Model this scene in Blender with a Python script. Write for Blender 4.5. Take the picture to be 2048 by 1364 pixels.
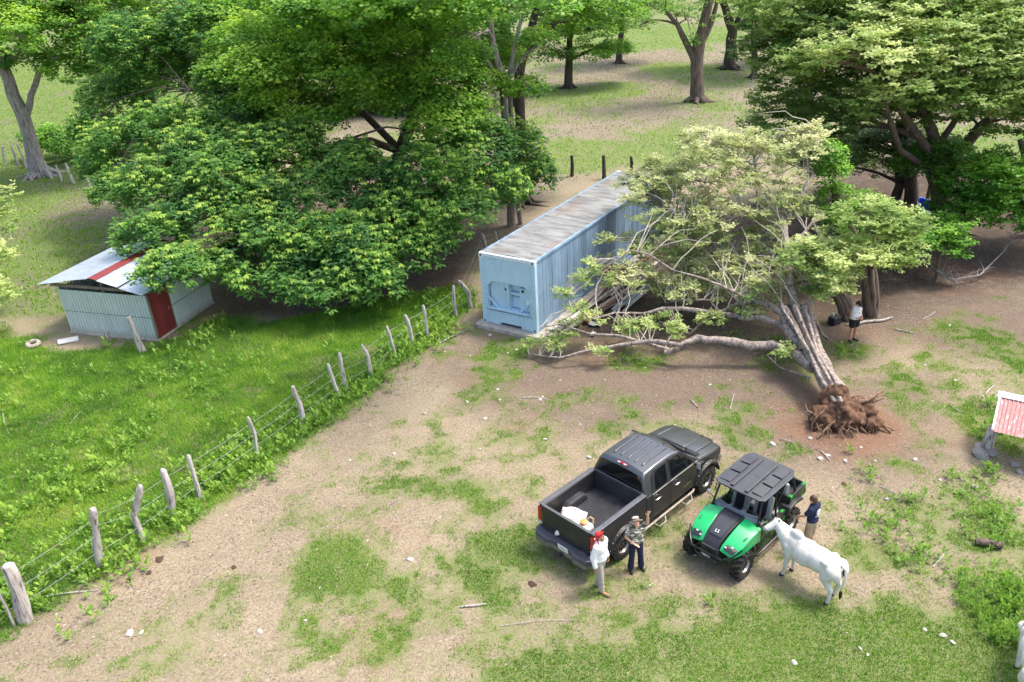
import bpy, bmesh, math, random
import numpy as np
from mathutils import Vector, Matrix, Euler

# ---------------------------------------------------------------- camera, sky, sun, exposure
scene = bpy.context.scene
COL = scene.collection
for o in list(bpy.data.objects):
    bpy.data.objects.remove(o)

CAM_H, PITCH, ROLL, FPX = 13.68, math.radians(27.0), math.radians(3.30), 1600.0
_cp, _sp, _cr, _sr = math.cos(PITCH), math.sin(PITCH), math.cos(ROLL), math.sin(ROLL)
cam_data = bpy.data.cameras.new('camera')
cam = bpy.data.objects.new('camera', cam_data)
COL.objects.link(cam)
_up = Vector((0, _sp, _cp)); _ex = Vector((1, 0, 0)); _fw = Vector((0, _cp, -_sp))
_R = _ex * _cr - _up * _sr
_U = _ex * _sr + _up * _cr
cam.matrix_world = Matrix(((_R.x, _U.x, -_fw.x, 0), (_R.y, _U.y, -_fw.y, 0), (_R.z, _U.z, -_fw.z, CAM_H), (0, 0, 0, 1)))
cam_data.sensor_width = 36.0
cam_data.lens = 36.0 * FPX / 2048.0
cam_data.clip_end = 6000
cam_data.clip_start = 0.1
scene.camera = cam

SUN_ELEV, SUN_AZ = math.radians(63), math.radians(76)      # azimuth from +Y towards +X
world = bpy.data.worlds.new('World')
scene.world = world
world.use_nodes = True
_nt = world.node_tree
_bg = _nt.nodes['Background']
_sky = _nt.nodes.new('ShaderNodeTexSky')
_sky.sky_type = 'NISHITA'
_sky.sun_disc = False
_sky.sun_elevation = SUN_ELEV
_sky.sun_rotation = SUN_AZ
_sky.air_density = 1.0
_sky.dust_density = 5.0
_sky.ozone_density = 1.0
_nt.links.new(_sky.outputs[0], _bg.inputs[0])
_bg.inputs[1].default_value = 0.15
sun_data = bpy.data.lights.new('sun', 'SUN')
sun_data.energy = 1.3
sun_data.angle = math.radians(10.0)
sun_data.color = (1.0, 0.95, 0.87)
sun = bpy.data.objects.new('sun', sun_data)
COL.objects.link(sun)
sun.rotation_euler = Vector((math.sin(SUN_AZ) * math.cos(SUN_ELEV), math.cos(SUN_AZ) * math.cos(SUN_ELEV), math.sin(SUN_ELEV))).to_track_quat('Z', 'Y').to_euler()
scene.view_settings.view_transform = 'Standard'
scene.view_settings.look = 'None'
scene.view_settings.gamma = 1.0
scene.view_settings.exposure = 1.38
scene.view_settings.use_curve_mapping = False

# ---------------------------------------------------------------- measuring helpers (survey of the photograph -> world metres)
def ray(px, py):
    X = (px - 1024) / FPX; U = -(py - 682) / FPX
    x = X * _cr + U * _sr; up = -X * _sr + U * _cr
    return Vector((x, _cp + up * _sp, -_sp + up * _cp))
def G(px, py, z=0.0):
    d = ray(px, py); k = (z - CAM_H) / d.z
    return Vector((d.x * k, d.y * k, z))
def at(px, py, Y):
    d = ray(px, py); k = Y / d.y
    return Vector((d.x * k, Y, CAM_H + d.z * k))

rng = np.random.default_rng(7)
rnd = random.Random(11)

# ---------------------------------------------------------------- noise in numpy
def _hash(ix, iy, iz, seed):
    h = (ix.astype(np.int64) * 374761393 + iy.astype(np.int64) * 668265263 + iz.astype(np.int64) * 2147483647 + seed * 974634777) & 0x7fffffff
    h = ((h ^ (h >> 13)) * 1274126177) & 0x7fffffff
    h = ((h ^ (h >> 16)) * 1597334677) & 0x7fffffff
    return ((h ^ (h >> 15)) & 0xffff) / 65535.0
def noise3(p, s=1.0, seed=0):
    p = np.asarray(p, float) / s
    i = np.floor(p); f = p - i; f = f * f * (3 - 2 * f); i = i.astype(np.int64)
    r = 0
    for dx in (0, 1):
        wx = f[:, 0] if dx else 1 - f[:, 0]
        for dy in (0, 1):
            wy = f[:, 1] if dy else 1 - f[:, 1]
            for dz in (0, 1):
                wz = f[:, 2] if dz else 1 - f[:, 2]
                r = r + wx * wy * wz * _hash(i[:, 0] + dx, i[:, 1] + dy, i[:, 2] + dz, seed)
    return r
def noise2(x, y, s=1.0, seed=0):
    x = np.asarray(x, float) / s; y = np.asarray(y, float) / s
    ix = np.floor(x); iy = np.floor(y); fx = x - ix; fy = y - iy
    fx = fx * fx * (3 - 2 * fx); fy = fy * fy * (3 - 2 * fy)
    ix = ix.astype(np.int64); iy = iy.astype(np.int64); z = np.zeros_like(ix)
    a = _hash(ix, iy, z, seed); b = _hash(ix + 1, iy, z, seed); c = _hash(ix, iy + 1, z, seed); d = _hash(ix + 1, iy + 1, z, seed)
    return (a * (1 - fx) + b * fx) * (1 - fy) + (c * (1 - fx) + d * fx) * fy
def fbm2(x, y, s=1.0, seed=0, o=4):
    r = 0; a = 1; t = 0
    for k in range(o):
        r = r + a * noise2(x, y, s / 2 ** k, seed + k); t += a; a *= 0.55
    return r / t
def sstep(a, b, x):
    t = np.clip((x - a) / (b - a), 0, 1)
    return t * t * (3 - 2 * t)

# ---------------------------------------------------------------- mesh helpers
def link(o, parent=None):
    COL.objects.link(o)
    if parent is not None:
        o.parent = parent
    return o
def tag(o, label=None, cat=None, group=None, kind=None):
    if label: o['label'] = label
    if cat: o['category'] = cat
    if group: o['group'] = group
    if kind: o['kind'] = kind
    return o
def empty(name, loc=(0, 0, 0), rz=0.0, label=None, cat=None, group=None):
    o = bpy.data.objects.new(name, None)
    o.empty_display_size = 0.2
    link(o); o.location = loc; o.rotation_euler = (0, 0, rz)
    return tag(o, label, cat, group)
def np_mesh(name, verts, faces, mat, parent=None, smooth=False, attrs=None):
    """verts (N,3), faces (M,3) or (M,4) arrays."""
    me = bpy.data.meshes.new(name)
    verts = np.ascontiguousarray(verts, np.float32); faces = np.ascontiguousarray(faces, np.int32)
    n, k = faces.shape
    me.vertices.add(len(verts)); me.vertices.foreach_set('co', verts.ravel())
    me.loops.add(n * k); me.loops.foreach_set('vertex_index', faces.ravel())
    me.polygons.add(n)
    me.polygons.foreach_set('loop_start', np.arange(0, n * k, k, dtype=np.int32))
    me.polygons.foreach_set('loop_total', np.full(n, k, np.int32))
    if smooth:
        me.polygons.foreach_set('use_smooth', np.ones(n, bool))
    for an, av in (attrs or {}).items():
        a = me.attributes.new(an, 'FLOAT', 'POINT')
        a.data.foreach_set('value', np.ascontiguousarray(av, np.float32))
    me.update(calc_edges=True)
    if mat: me.materials.append(mat)
    o = bpy.data.objects.new(name, me)
    return link(o, parent)

class MB:
    def __init__(s):
        s.v = []; s.f = []
    def add(s, v, f, M=None):
        n = len(s.v)
        s.v += [tuple(M @ Vector(p)) if M is not None else tuple(p) for p in v]
        s.f += [tuple(i + n for i in q) for q in f]
        return s
    def box(s, c, size, rot=None, M=None, taper=1.0):
        x, y, z = size[0] / 2, size[1] / 2, size[2] / 2
        t = taper
        v = [(-x, -y, -z), (x, -y, -z), (x, y, -z), (-x, y, -z), (-x * t, -y * t, z), (x * t, -y * t, z), (x * t, y * t, z), (-x * t, y * t, z)]
        T = Matrix.Translation(c)
        if rot is not None: T = T @ Euler(rot).to_matrix().to_4x4()
        if M is not None: T = M @ T
        return s.add(v, [(0, 3, 2, 1), (4, 5, 6, 7), (0, 1, 5, 4), (1, 2, 6, 5), (2, 3, 7, 6), (3, 0, 4, 7)], T)
    def bar(s, a, b, w, h, up=(0, 0, 1)):
        a = Vector(a); b = Vector(b); d = (b - a); L = d.length; d.normalize()
        u = Vector(up); r = d.cross(u)
        if r.length < 1e-4: r = d.cross(Vector((1, 0, 0)))
        r.normalize(); u = r.cross(d)
        M = Matrix(((r.x, d.x, u.x, 0), (r.y, d.y, u.y, 0), (r.z, d.z, u.z, 0), (0, 0, 0, 1)))
        M.translation = (a + b) / 2
        return s.box((0, 0, 0), (w, L, h), M=M)
    def prism(s, poly, axis, a, b, n=1, fn=None):
        """poly: list of 2-D points in the plane normal to axis; extruded a..b in n slices; fn deforms points"""
        m = len(poly); v = []
        for k in range(n + 1):
            t = a + (b - a) * k / n
            for (p, q) in poly:
                c = {'x': (t, p, q), 'y': (p, t, q), 'z': (p, q, t)}[axis]
                v.append(fn(*c) if fn else c)
        f = [tuple(range(m))[::-1], tuple(range(n * m, n * m + m))]
        for k in range(n):
            for i in range(m):
                j = (i + 1) % m
                f.append((k * m + i, k * m + j, k * m + m + j, k * m + m + i))
        return s.add(v, f)
    def tube(s, pts, rad, n=8, cap=True, wob=0.0, seed=0):
        P = [Vector(p) for p in pts]
        if not hasattr(rad, '__len__'): rad = [rad] * len(P)
        rr = random.Random(seed)
        prev = None; v = []
        for i, p in enumerate(P):
            d = (P[min(i + 1, len(P) - 1)] - P[max(i - 1, 0)])
            if d.length < 1e-9: d = Vector((0, 0, 1))
            d.normalize()
            if prev is None:
                a = d.orthogonal().normalized()
            else:
                a = prev - d * prev.dot(d)
                a = a.normalized() if a.length > 1e-5 else d.orthogonal().normalized()
            prev = a; b = d.cross(a)
            for k in range(n):
                t = 2 * math.pi * k / n
                r = rad[i] * (1 + wob * (rr.random() - .5))
                v.append(tuple(p + (a * math.cos(t) + b * math.sin(t)) * r))
        f = []
        for i in range(len(P) - 1):
            for k in range(n):
                j = (k + 1) % n
                f.append((i * n + k, i * n + j, i * n + n + j, i * n + n + k))
        if cap:
            f.append(tuple(range(n))[::-1]); f.append(tuple(range((len(P) - 1) * n, len(P) * n)))
        return s.add(v, f)
    def lathe(s, prof, n=24, M=None, closed=False):
        v = []; m = len(prof)
        for k in range(n):
            t = 2 * math.pi * k / n
            for r, z in prof: v.append((r * math.cos(t), r * math.sin(t), z))
        f = []
        for k in range(n):
            j = (k + 1) % n
            for i in range(m if closed else m - 1):
                i2 = (i + 1) % m
                f.append((k * m + i, j * m + i, j * m + i2, k * m + i2))
        if not closed:
            if prof[0][0] > 1e-6: f.append(tuple(k * m for k in range(n))[::-1])
            if prof[-1][0] > 1e-6: f.append(tuple(k * m + m - 1 for k in range(n)))
        return s.add(v, f, M)
    def ell(s, c, r, seg=14, rings=9, M=None):
        v = [(0, 0, -1)]; f = []
        for i in range(1, rings):
            ph = -math.pi / 2 + math.pi * i / rings
            for k in range(seg):
                t = 2 * math.pi * k / seg
                v.append((math.cos(ph) * math.cos(t), math.cos(ph) * math.sin(t), math.sin(ph)))
        v.append((0, 0, 1)); top = len(v) - 1
        for k in range(seg):
            j = (k + 1) % seg
            f.append((0, 1 + j, 1 + k))
            for i in range(rings - 2):
                a = 1 + i * seg
                f.append((a + k, a + j, a + seg + j, a + seg + k))
            a = 1 + (rings - 2) * seg
            f.append((a + k, a + j, top))
        T = Matrix.Translation(c)
        if M is not None: T = T @ M
        T = T @ Matrix.Diagonal((r[0], r[1], r[2], 1)) if hasattr(r, '__len__') else T @ Matrix.Scale(r, 4)
        return s.add(v, f, T)
    def cap(s, a, ra, b, rb, n=12):
        """capsule with tapered radii"""
        a = Vector(a); b = Vector(b)
        s.ell(a, ra, n, 8); s.ell(b, rb, n, 8)
        if (b - a).length > 1e-4: s.tube([a, b], [ra, rb], n)
        return s
    def build(s, name, mat, parent=None, smooth=False, angle=40, bevel=0, seg=2, sub=0, loc=None):
        me = bpy.data.meshes.new(name)
        me.from_pydata(s.v, [], s.f)
        bm = bmesh.new(); bm.from_mesh(me)
        bmesh.ops.recalc_face_normals(bm, faces=bm.faces)
        bm.to_mesh(me); bm.free()
        if smooth:
            me.polygons.foreach_set('use_smooth', [True] * len(me.polygons))
            if angle < 180: me.set_sharp_from_angle(angle=math.radians(angle))
        if mat: me.materials.append(mat)
        o = bpy.data.objects.new(name, me)
        link(o, parent)
        if loc is not None: o.location = loc
        if bevel:
            m = o.modifiers.new('bevel', 'BEVEL'); m.width = bevel; m.segments = seg; m.limit_method = 'ANGLE'; m.angle_limit = math.radians(35)
            m.harden_normals = False
        if sub:
            m = o.modifiers.new('sub', 'SUBSURF'); m.levels = sub; m.render_levels = sub
        return o
def text_mesh(name, txt, size, mat, parent, M, extrude=0.003):
    cu = bpy.data.curves.new(name, 'FONT'); cu.body = txt; cu.size = size; cu.extrude = extrude
    cu.align_x = 'CENTER'; cu.align_y = 'CENTER'; cu.resolution_u = 2
    tmp = bpy.data.objects.new('tmp_text', cu); COL.objects.link(tmp)
    dg = bpy.context.evaluated_depsgraph_get()
    me = bpy.data.meshes.new_from_object(tmp.evaluated_get(dg))
    bpy.data.objects.remove(tmp); bpy.data.curves.remove(cu)
    me.name = name; me.materials.clear(); me.materials.append(mat); me.transform(M)
    return link(bpy.data.objects.new(name, me), parent)
def frame(o, x, y, z):
    """matrix from origin and three axes"""
    M = Matrix(((x[0], y[0], z[0], 0), (x[1], y[1], z[1], 0), (x[2], y[2], z[2], 0), (0, 0, 0, 1)))
    M.translation = Vector(o)
    return M
def copy_tree(o, parent=None):
    c = o.copy(); COL.objects.link(c); c.parent = parent
    for ch in list(o.children): copy_tree(ch, c)
    return c

# ---------------------------------------------------------------- materials
def lin(r, g, b):
    f = lambda c: (c / 255 / 12.92) if c / 255 <= 0.04045 else ((c / 255 + 0.055) / 1.055) ** 2.4
    return (f(r), f(g), f(b))
MATS = {}
def mat(name, col, rough=0.6, metal=0.0, var=0.2, scale=6.0, col2=None, thr=None, bump=0.0, bscale=30.0, coat=0.0, spec=0.5, stretch=None, detail=5):
    """principled with a noise that varies the colour (or mixes col -> col2 when given) and a fine bump"""
    if name in MATS: return MATS[name]
    m = bpy.data.materials.new(name); m.use_nodes = True; MATS[name] = m
    nt = m.node_tree; N = nt.nodes; L = nt.links
    p = N['Principled BSDF']
    p.inputs['Roughness'].default_value = rough; p.inputs['Metallic'].default_value = metal
    p.inputs['Specular IOR Level'].default_value = spec
    if coat:
        p.inputs['Coat Weight'].default_value = coat; p.inputs['Coat Roughness'].default_value = 0.08
    tc = N.new('ShaderNodeTexCoord'); mp = N.new('ShaderNodeMapping')
    L.new(tc.outputs['Object'], mp.inputs[0])
    if stretch: mp.inputs['Scale'].default_value = stretch
    nz = N.new('ShaderNodeTexNoise'); nz.inputs['Scale'].default_value = scale; nz.inputs['Detail'].default_value = detail
    L.new(mp.outputs[0], nz.inputs['Vector'])
    rp = N.new('ShaderNodeValToRGB')
    a, b = thr if thr else (0.3, 0.7)
    c1 = col; c2 = col2 if col2 else tuple(min(1, c * (1 + var)) for c in col)
    c0 = col if col2 else tuple(c * (1 - var) for c in col)
    rp.color_ramp.elements[0].position = a; rp.color_ramp.elements[0].color = (*c0, 1)
    rp.color_ramp.elements[1].position = b; rp.color_ramp.elements[1].color = (*c2, 1)
    L.new(nz.outputs['Fac'], rp.inputs[0]); L.new(rp.outputs[0], p.inputs['Base Color'])
    if bump:
        n2 = N.new('ShaderNodeTexNoise'); n2.inputs['Scale'].default_value = bscale; n2.inputs['Detail'].default_value = 4
        L.new(mp.outputs[0], n2.inputs['Vector'])
        bp = N.new('ShaderNodeBump'); bp.inputs['Strength'].default_value = bump; bp.inputs['Distance'].default_value = 0.02
        L.new(n2.outputs['Fac'], bp.inputs['Height']); L.new(bp.outputs[0], p.inputs['Normal'])
    return m
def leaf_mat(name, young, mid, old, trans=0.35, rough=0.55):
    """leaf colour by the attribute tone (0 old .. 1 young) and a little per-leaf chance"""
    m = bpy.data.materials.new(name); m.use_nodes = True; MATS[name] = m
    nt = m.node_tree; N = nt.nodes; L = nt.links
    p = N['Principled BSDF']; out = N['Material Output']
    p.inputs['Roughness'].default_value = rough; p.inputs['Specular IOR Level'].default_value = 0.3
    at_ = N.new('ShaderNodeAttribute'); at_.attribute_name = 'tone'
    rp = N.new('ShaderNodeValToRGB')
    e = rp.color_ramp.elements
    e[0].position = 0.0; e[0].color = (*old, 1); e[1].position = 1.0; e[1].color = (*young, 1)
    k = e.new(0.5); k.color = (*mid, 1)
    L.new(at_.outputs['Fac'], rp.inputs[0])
    L.new(rp.outputs[0], p.inputs['Base Color'])
    t = N.new('ShaderNodeBsdfTranslucent')
    hs = N.new('ShaderNodeHueSaturation'); hs.inputs['Value'].default_value = 1.3; hs.inputs['Saturation'].default_value = 1.1
    L.new(rp.outputs[0], hs.inputs['Color']); L.new(hs.outputs[0], t.inputs[0])
    mx = N.new('ShaderNodeMixShader'); mx.inputs[0].default_value = trans
    L.new(p.outputs[0], mx.inputs[1]); L.new(t.outputs[0], mx.inputs[2]); L.new(mx.outputs[0], out.inputs[0])
    return m
# ---------------------------------------------------------------- the lie of the land
ROOT = G(1690, 850)
def gz(x, y):
    x = np.asarray(x, float); y = np.asarray(y, float)
    h = 0.10 * (fbm2(x, y, 5.0, 3, 3) - 0.5)
    d2 = (x - ROOT.x) ** 2 + (y - ROOT.y) ** 2
    h = h + 0.10 * np.exp(-d2 / 1.6) + 0.05 * np.exp(-((x - ROOT.x + .4) ** 2 + (y - ROOT.y + 1.3) ** 2) / 1.2)
    far = np.clip((y - 95) / 150, 0, 6)
    return h + far * 0.6 * (fbm2(x, y, 60, 9, 2) - 0.4)
def gz1(x, y): return float(gz(np.array([x]), np.array([y]))[0])
def onG(px, py, dz=0.0):
    p = G(px, py); p.z = gz1(p.x, p.y) + dz
    return p
def wpoly(pts): return np.array([[G(*p).x, G(*p).y] for p in pts])
def sdist(x, y, poly):
    x = np.asarray(x, float); y = np.asarray(y, float)
    ins = np.zeros(x.shape, bool); dm = np.full(x.shape, 1e9); n = len(poly)
    for i in range(n):
        ax, ay = poly[i]; bx, by = poly[(i + 1) % n]
        c = ((ay > y) != (by > y))
        with np.errstate(divide='ignore', invalid='ignore'):
            xi = (bx - ax) * (y - ay) / (by - ay) + ax
        ins ^= c & (x < xi)
        dx, dy = bx - ax, by - ay
        t = np.clip(((x - ax) * dx + (y - ay) * dy) / (dx * dx + dy * dy + 1e-12), 0, 1)
        dm = np.minimum(dm, np.hypot(x - ax - t * dx, y - ay - t * dy))
    return np.where(ins, dm, -dm)
FENCE_EDGE = [(-260, 1400), (60, 1246), (185, 1168), (330, 1085), (420, 1012), (540, 925), (640, 848), (720, 790), (800, 735), (870, 690), (905, 660), (945, 612)]
MEADOW = wpoly(FENCE_EDGE + [(955, 585), (905, 570), (760, 600), (560, 640), (440, 640), (300, 700), (140, 700), (-60, 640), (-500, 660), (-700, 1500)])
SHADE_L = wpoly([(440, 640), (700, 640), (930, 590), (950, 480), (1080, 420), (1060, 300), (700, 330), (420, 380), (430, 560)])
LANE = wpoly([(-200, 1300), (40, 1262), (200, 1190), (350, 1100), (520, 960), (700, 835), (860, 735), (930, 720), (900, 800), (700, 930), (560, 1050), (400, 1140), (220, 1230), (0, 1310)])
BROWN_R = wpoly([(1100, 690), (1300, 640), (1480, 560), (1660, 430), (1800, 330), (2300, 380), (2400, 700), (2040, 730), (1820, 690), (1560, 780), (1300, 800), (1080, 760)])
SHADE_R = wpoly([(1560, 480), (1620, 380), (1660, 320), (1800, 300), (1890, 345), (1990, 390), (2300, 420), (2400, 560), (2040, 570), (1880, 600), (1760, 640), (1640, 640), (1480, 600)])  # shade under the large trees, painted as darker soil
SHADE_FALLEN = wpoly([(1120, 670), (1230, 580), (1320, 490), (1480, 420), (1650, 420), (1660, 620), (1560, 650), (1420, 660), (1250, 690)])  # shade of the fallen crown painted together with dark soil
YARD_GREY = wpoly([(830, 710), (960, 650), (1090, 690), (1250, 700), (1560, 740), (1900, 740), (1850, 960), (1600, 950), (1400, 850), (1150, 870), (900, 830)])
PAST = wpoly([(950, 460), (1100, 380), (1280, 330), (1640, 330), (1600, 150), (2200, 300), (2600, 60), (1024, -60), (600, 60), (900, 300)])
BACK_L = wpoly([(-700, 640), (-60, 620), (130, 640), (300, 520), (420, 400), (700, 250), (900, 180), (500, 40), (-600, 60)])
TURF = [(690, 1135, 80, 42, 1.0), (1000, 1090, 75, 30, .9), (1140, 1335, 190, 50, .95), (1640, 1300, 340, 100, 1.35), (1930, 1330, 280, 110, 1.2), (2010, 1060, 90, 110, .5), (1830, 1010, 150, 40, .1),
        (1560, 722, 75, 28, .9), (1690, 702, 62, 22, .85), (1280, 725, 95, 22, .75), (880, 1150, 280, 60, .35), (500, 1300, 320, 60, .30), (1240, 1090, 60, 50, .55), (1335, 1055, 40, 22, .7),
        (1990, 690, 90, 60, .6), (1010, 695, 60, 22, .5), (1780, 1120, 110, 55, .25), (1500, 830, 60, 20, .5), (760, 960, 140, 40, .25), (1480, 1200, 150, 30, .2), (900, 900, 160, 40, .2), (1540, 1260, 120, 40, .5), (1990, 850, 60, 60, .6), (1760, 600, 60, 20, .6),
        (1250, 650, 60, 20, .5), (330, 1230, 160, 30, .3), (1060, 870, 80, 30, .25)]
_TW = []
for cx, cy, rx, ry, s_ in TURF:
    c = G(cx, cy); a = G(cx + rx, cy); b = G(cx, cy + ry); _TW.append((c.x, c.y, (a - c).length, (b - c).length, s_))
PGREEN = [(1170, 185, 120, 25), (1330, 300, 140, 35), (1330, 75, 260, 22), (1230, 335, 130, 25), (1600, 270, 120, 25), (2000, 300, 190, 60), (1150, 300, 70, 30), (1360, 140, 90, 20)]
_PW = []
for cx, cy, rx, ry in PGREEN:
    c = G(cx, cy); a = G(cx + rx, cy); b = G(cx, cy - ry); _PW.append((c.x, c.y, (a - c).length, (b - c).length))
def zones(x, y):
    """turf, straw, brown, red amounts 0..1 and which meadow"""
    x = np.asarray(x, float); y = np.asarray(y, float)
    n1 = fbm2(x, y, 2.6, 21); n2 = fbm2(x, y, 0.9, 33); n3 = fbm2(x, y, 8, 41, 3); n4 = fbm2(x, y, 2.0, 45); n5 = fbm2(x, y, .42, 47, 2)
    w = 0.5 * (n1 - 0.5)
    md = sdist(x, y, MEADOW); meadow = sstep(-0.45, 0.35, md + 1.5 * w)
    turf = 0.39 + .8 * (n1 - 0.5) + 1.1 * (n2 - 0.5) + 0.5 * (n3 - .5) + 1.0 * (n5 - .5)
    for cx, cy, rx, ry, s_ in _TW:
        d = np.hypot((x - cx + 1.2 * (n1 - .5)) / rx, (y - cy + 1.2 * (n4 - .5)) / ry)
        turf = turf + s_ * .9 * (1 - sstep(0.25, 1.45, d + 0.9 * (n2 - 0.5)))
    lane = sstep(-0.8, 0.5, sdist(x, y, LANE) + w); turf = turf - 0.34 * lane
    br = sstep(-1.2, 1.2, sdist(x, y, BROWN_R) + 2 * w); turf = turf - 0.35 * br
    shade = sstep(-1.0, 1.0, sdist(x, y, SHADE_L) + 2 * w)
    past = sstep(-2, 2, sdist(x, y, PAST)); backl = sstep(-1.2, 1.2, sdist(x, y, BACK_L) + 2 * w)
    far = np.maximum(np.maximum(sstep(52, 60, y), sstep(24, 27, x) * sstep(41, 44, y)), np.maximum(past, backl))
    fg = 0.36 + 1.5 * (fbm2(x, y, 6, 51) - 0.5) + .8 * (n2 - .5)
    for cx, cy, rx, ry in _PW:
        d = np.hypot((x - cx) / rx, (y - cy) / ry); fg = fg + 0.75 * (1 - sstep(0.5, 1.2, d + 0.7 * (n1 - 0.5)))
    fg = fg + 0.35 * backl + .35 * sstep(-25, -32, x) * sstep(45, 55, y) + sstep(95, 150, y) * 0.5
    turf = turf * (1 - far) + fg * far
    dr = np.hypot(x - ROOT.x, y - ROOT.y); rootz = 1 - sstep(1.0, 2.6, dr + 1.2 * (n2 - .5))
    turf = turf - 1.2 * rootz
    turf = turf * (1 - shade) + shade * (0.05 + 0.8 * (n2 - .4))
    turf = np.clip(turf, 0, 1) * (1 - meadow) + meadow * np.clip(0.86 + 0.9 * (n2 - .5) + .5 * (n1 - .5), 0, 1)
    tree_shade = np.maximum(sstep(-1.5, 1.5, sdist(x, y, SHADE_R)), sstep(-1., 1., sdist(x, y, SHADE_FALLEN))); turf = turf * (1 - .8 * tree_shade)  # painted tree shade also thins the turf
    straw = np.clip(far * (0.75 + 0.6 * (n2 - .5)), 0, 1) * (1 - meadow) * (1 - .85 * tree_shade)
    grey = sstep(-1, 1, sdist(x, y, YARD_GREY) + 2 * w)
    brown = np.clip(0.9 * np.maximum(br, tree_shade) + 0.85 * shade + 0.62 * grey + 0.6 * meadow + 0.85 * backl + 0.7 * (n1 - 0.5) + .12, 0, 1)
    red = np.clip(.8 * rootz + 0.35 * sstep(0.64, .80, fbm2(x, y, 3.2, 77)) * (1 - far), 0, 1)
    return np.clip(turf, 0, 1), straw, brown, red, meadow

def axis_coords(segs):
    out = [segs[0][0]]
    for a, b, s0, s1 in segs:
        t = a
        while t < b - 1e-6:
            k = (t - a) / (b - a); t = min(b, t + s0 + (s1 - s0) * k); out.append(t)
    return np.array(out)
xr = axis_coords([(-15, 15, .22, .22), (15, 40, .26, .9), (40, 120, .9, 8), (120, 2500, 15, 500)])
xl = -axis_coords([(15, 22, .22, .26), (22, 50, .32, 1.0), (50, 120, 1, 8), (120, 2500, 15, 500)])[::-1]
gx = np.concatenate([xl[:-1], xr])
gy = axis_coords([(-400, -20, 120, 20), (-20, 9, 5, .3), (9, 34, .21, .24), (34, 60, .27, .8), (60, 120, .6, 3), (120, 400, 6, 40), (400, 4000, 80, 900)])
X, Y = np.meshgrid(gx, gy); nx, ny = len(gx), len(gy)
xf, yf = X.ravel(), Y.ravel()
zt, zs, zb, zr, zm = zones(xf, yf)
idx = np.arange(nx * ny).reshape(ny, nx)
gf = np.stack([idx[:-1, :-1], idx[:-1, 1:], idx[1:, 1:], idx[1:, :-1]], -1).reshape(-1, 4)

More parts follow.
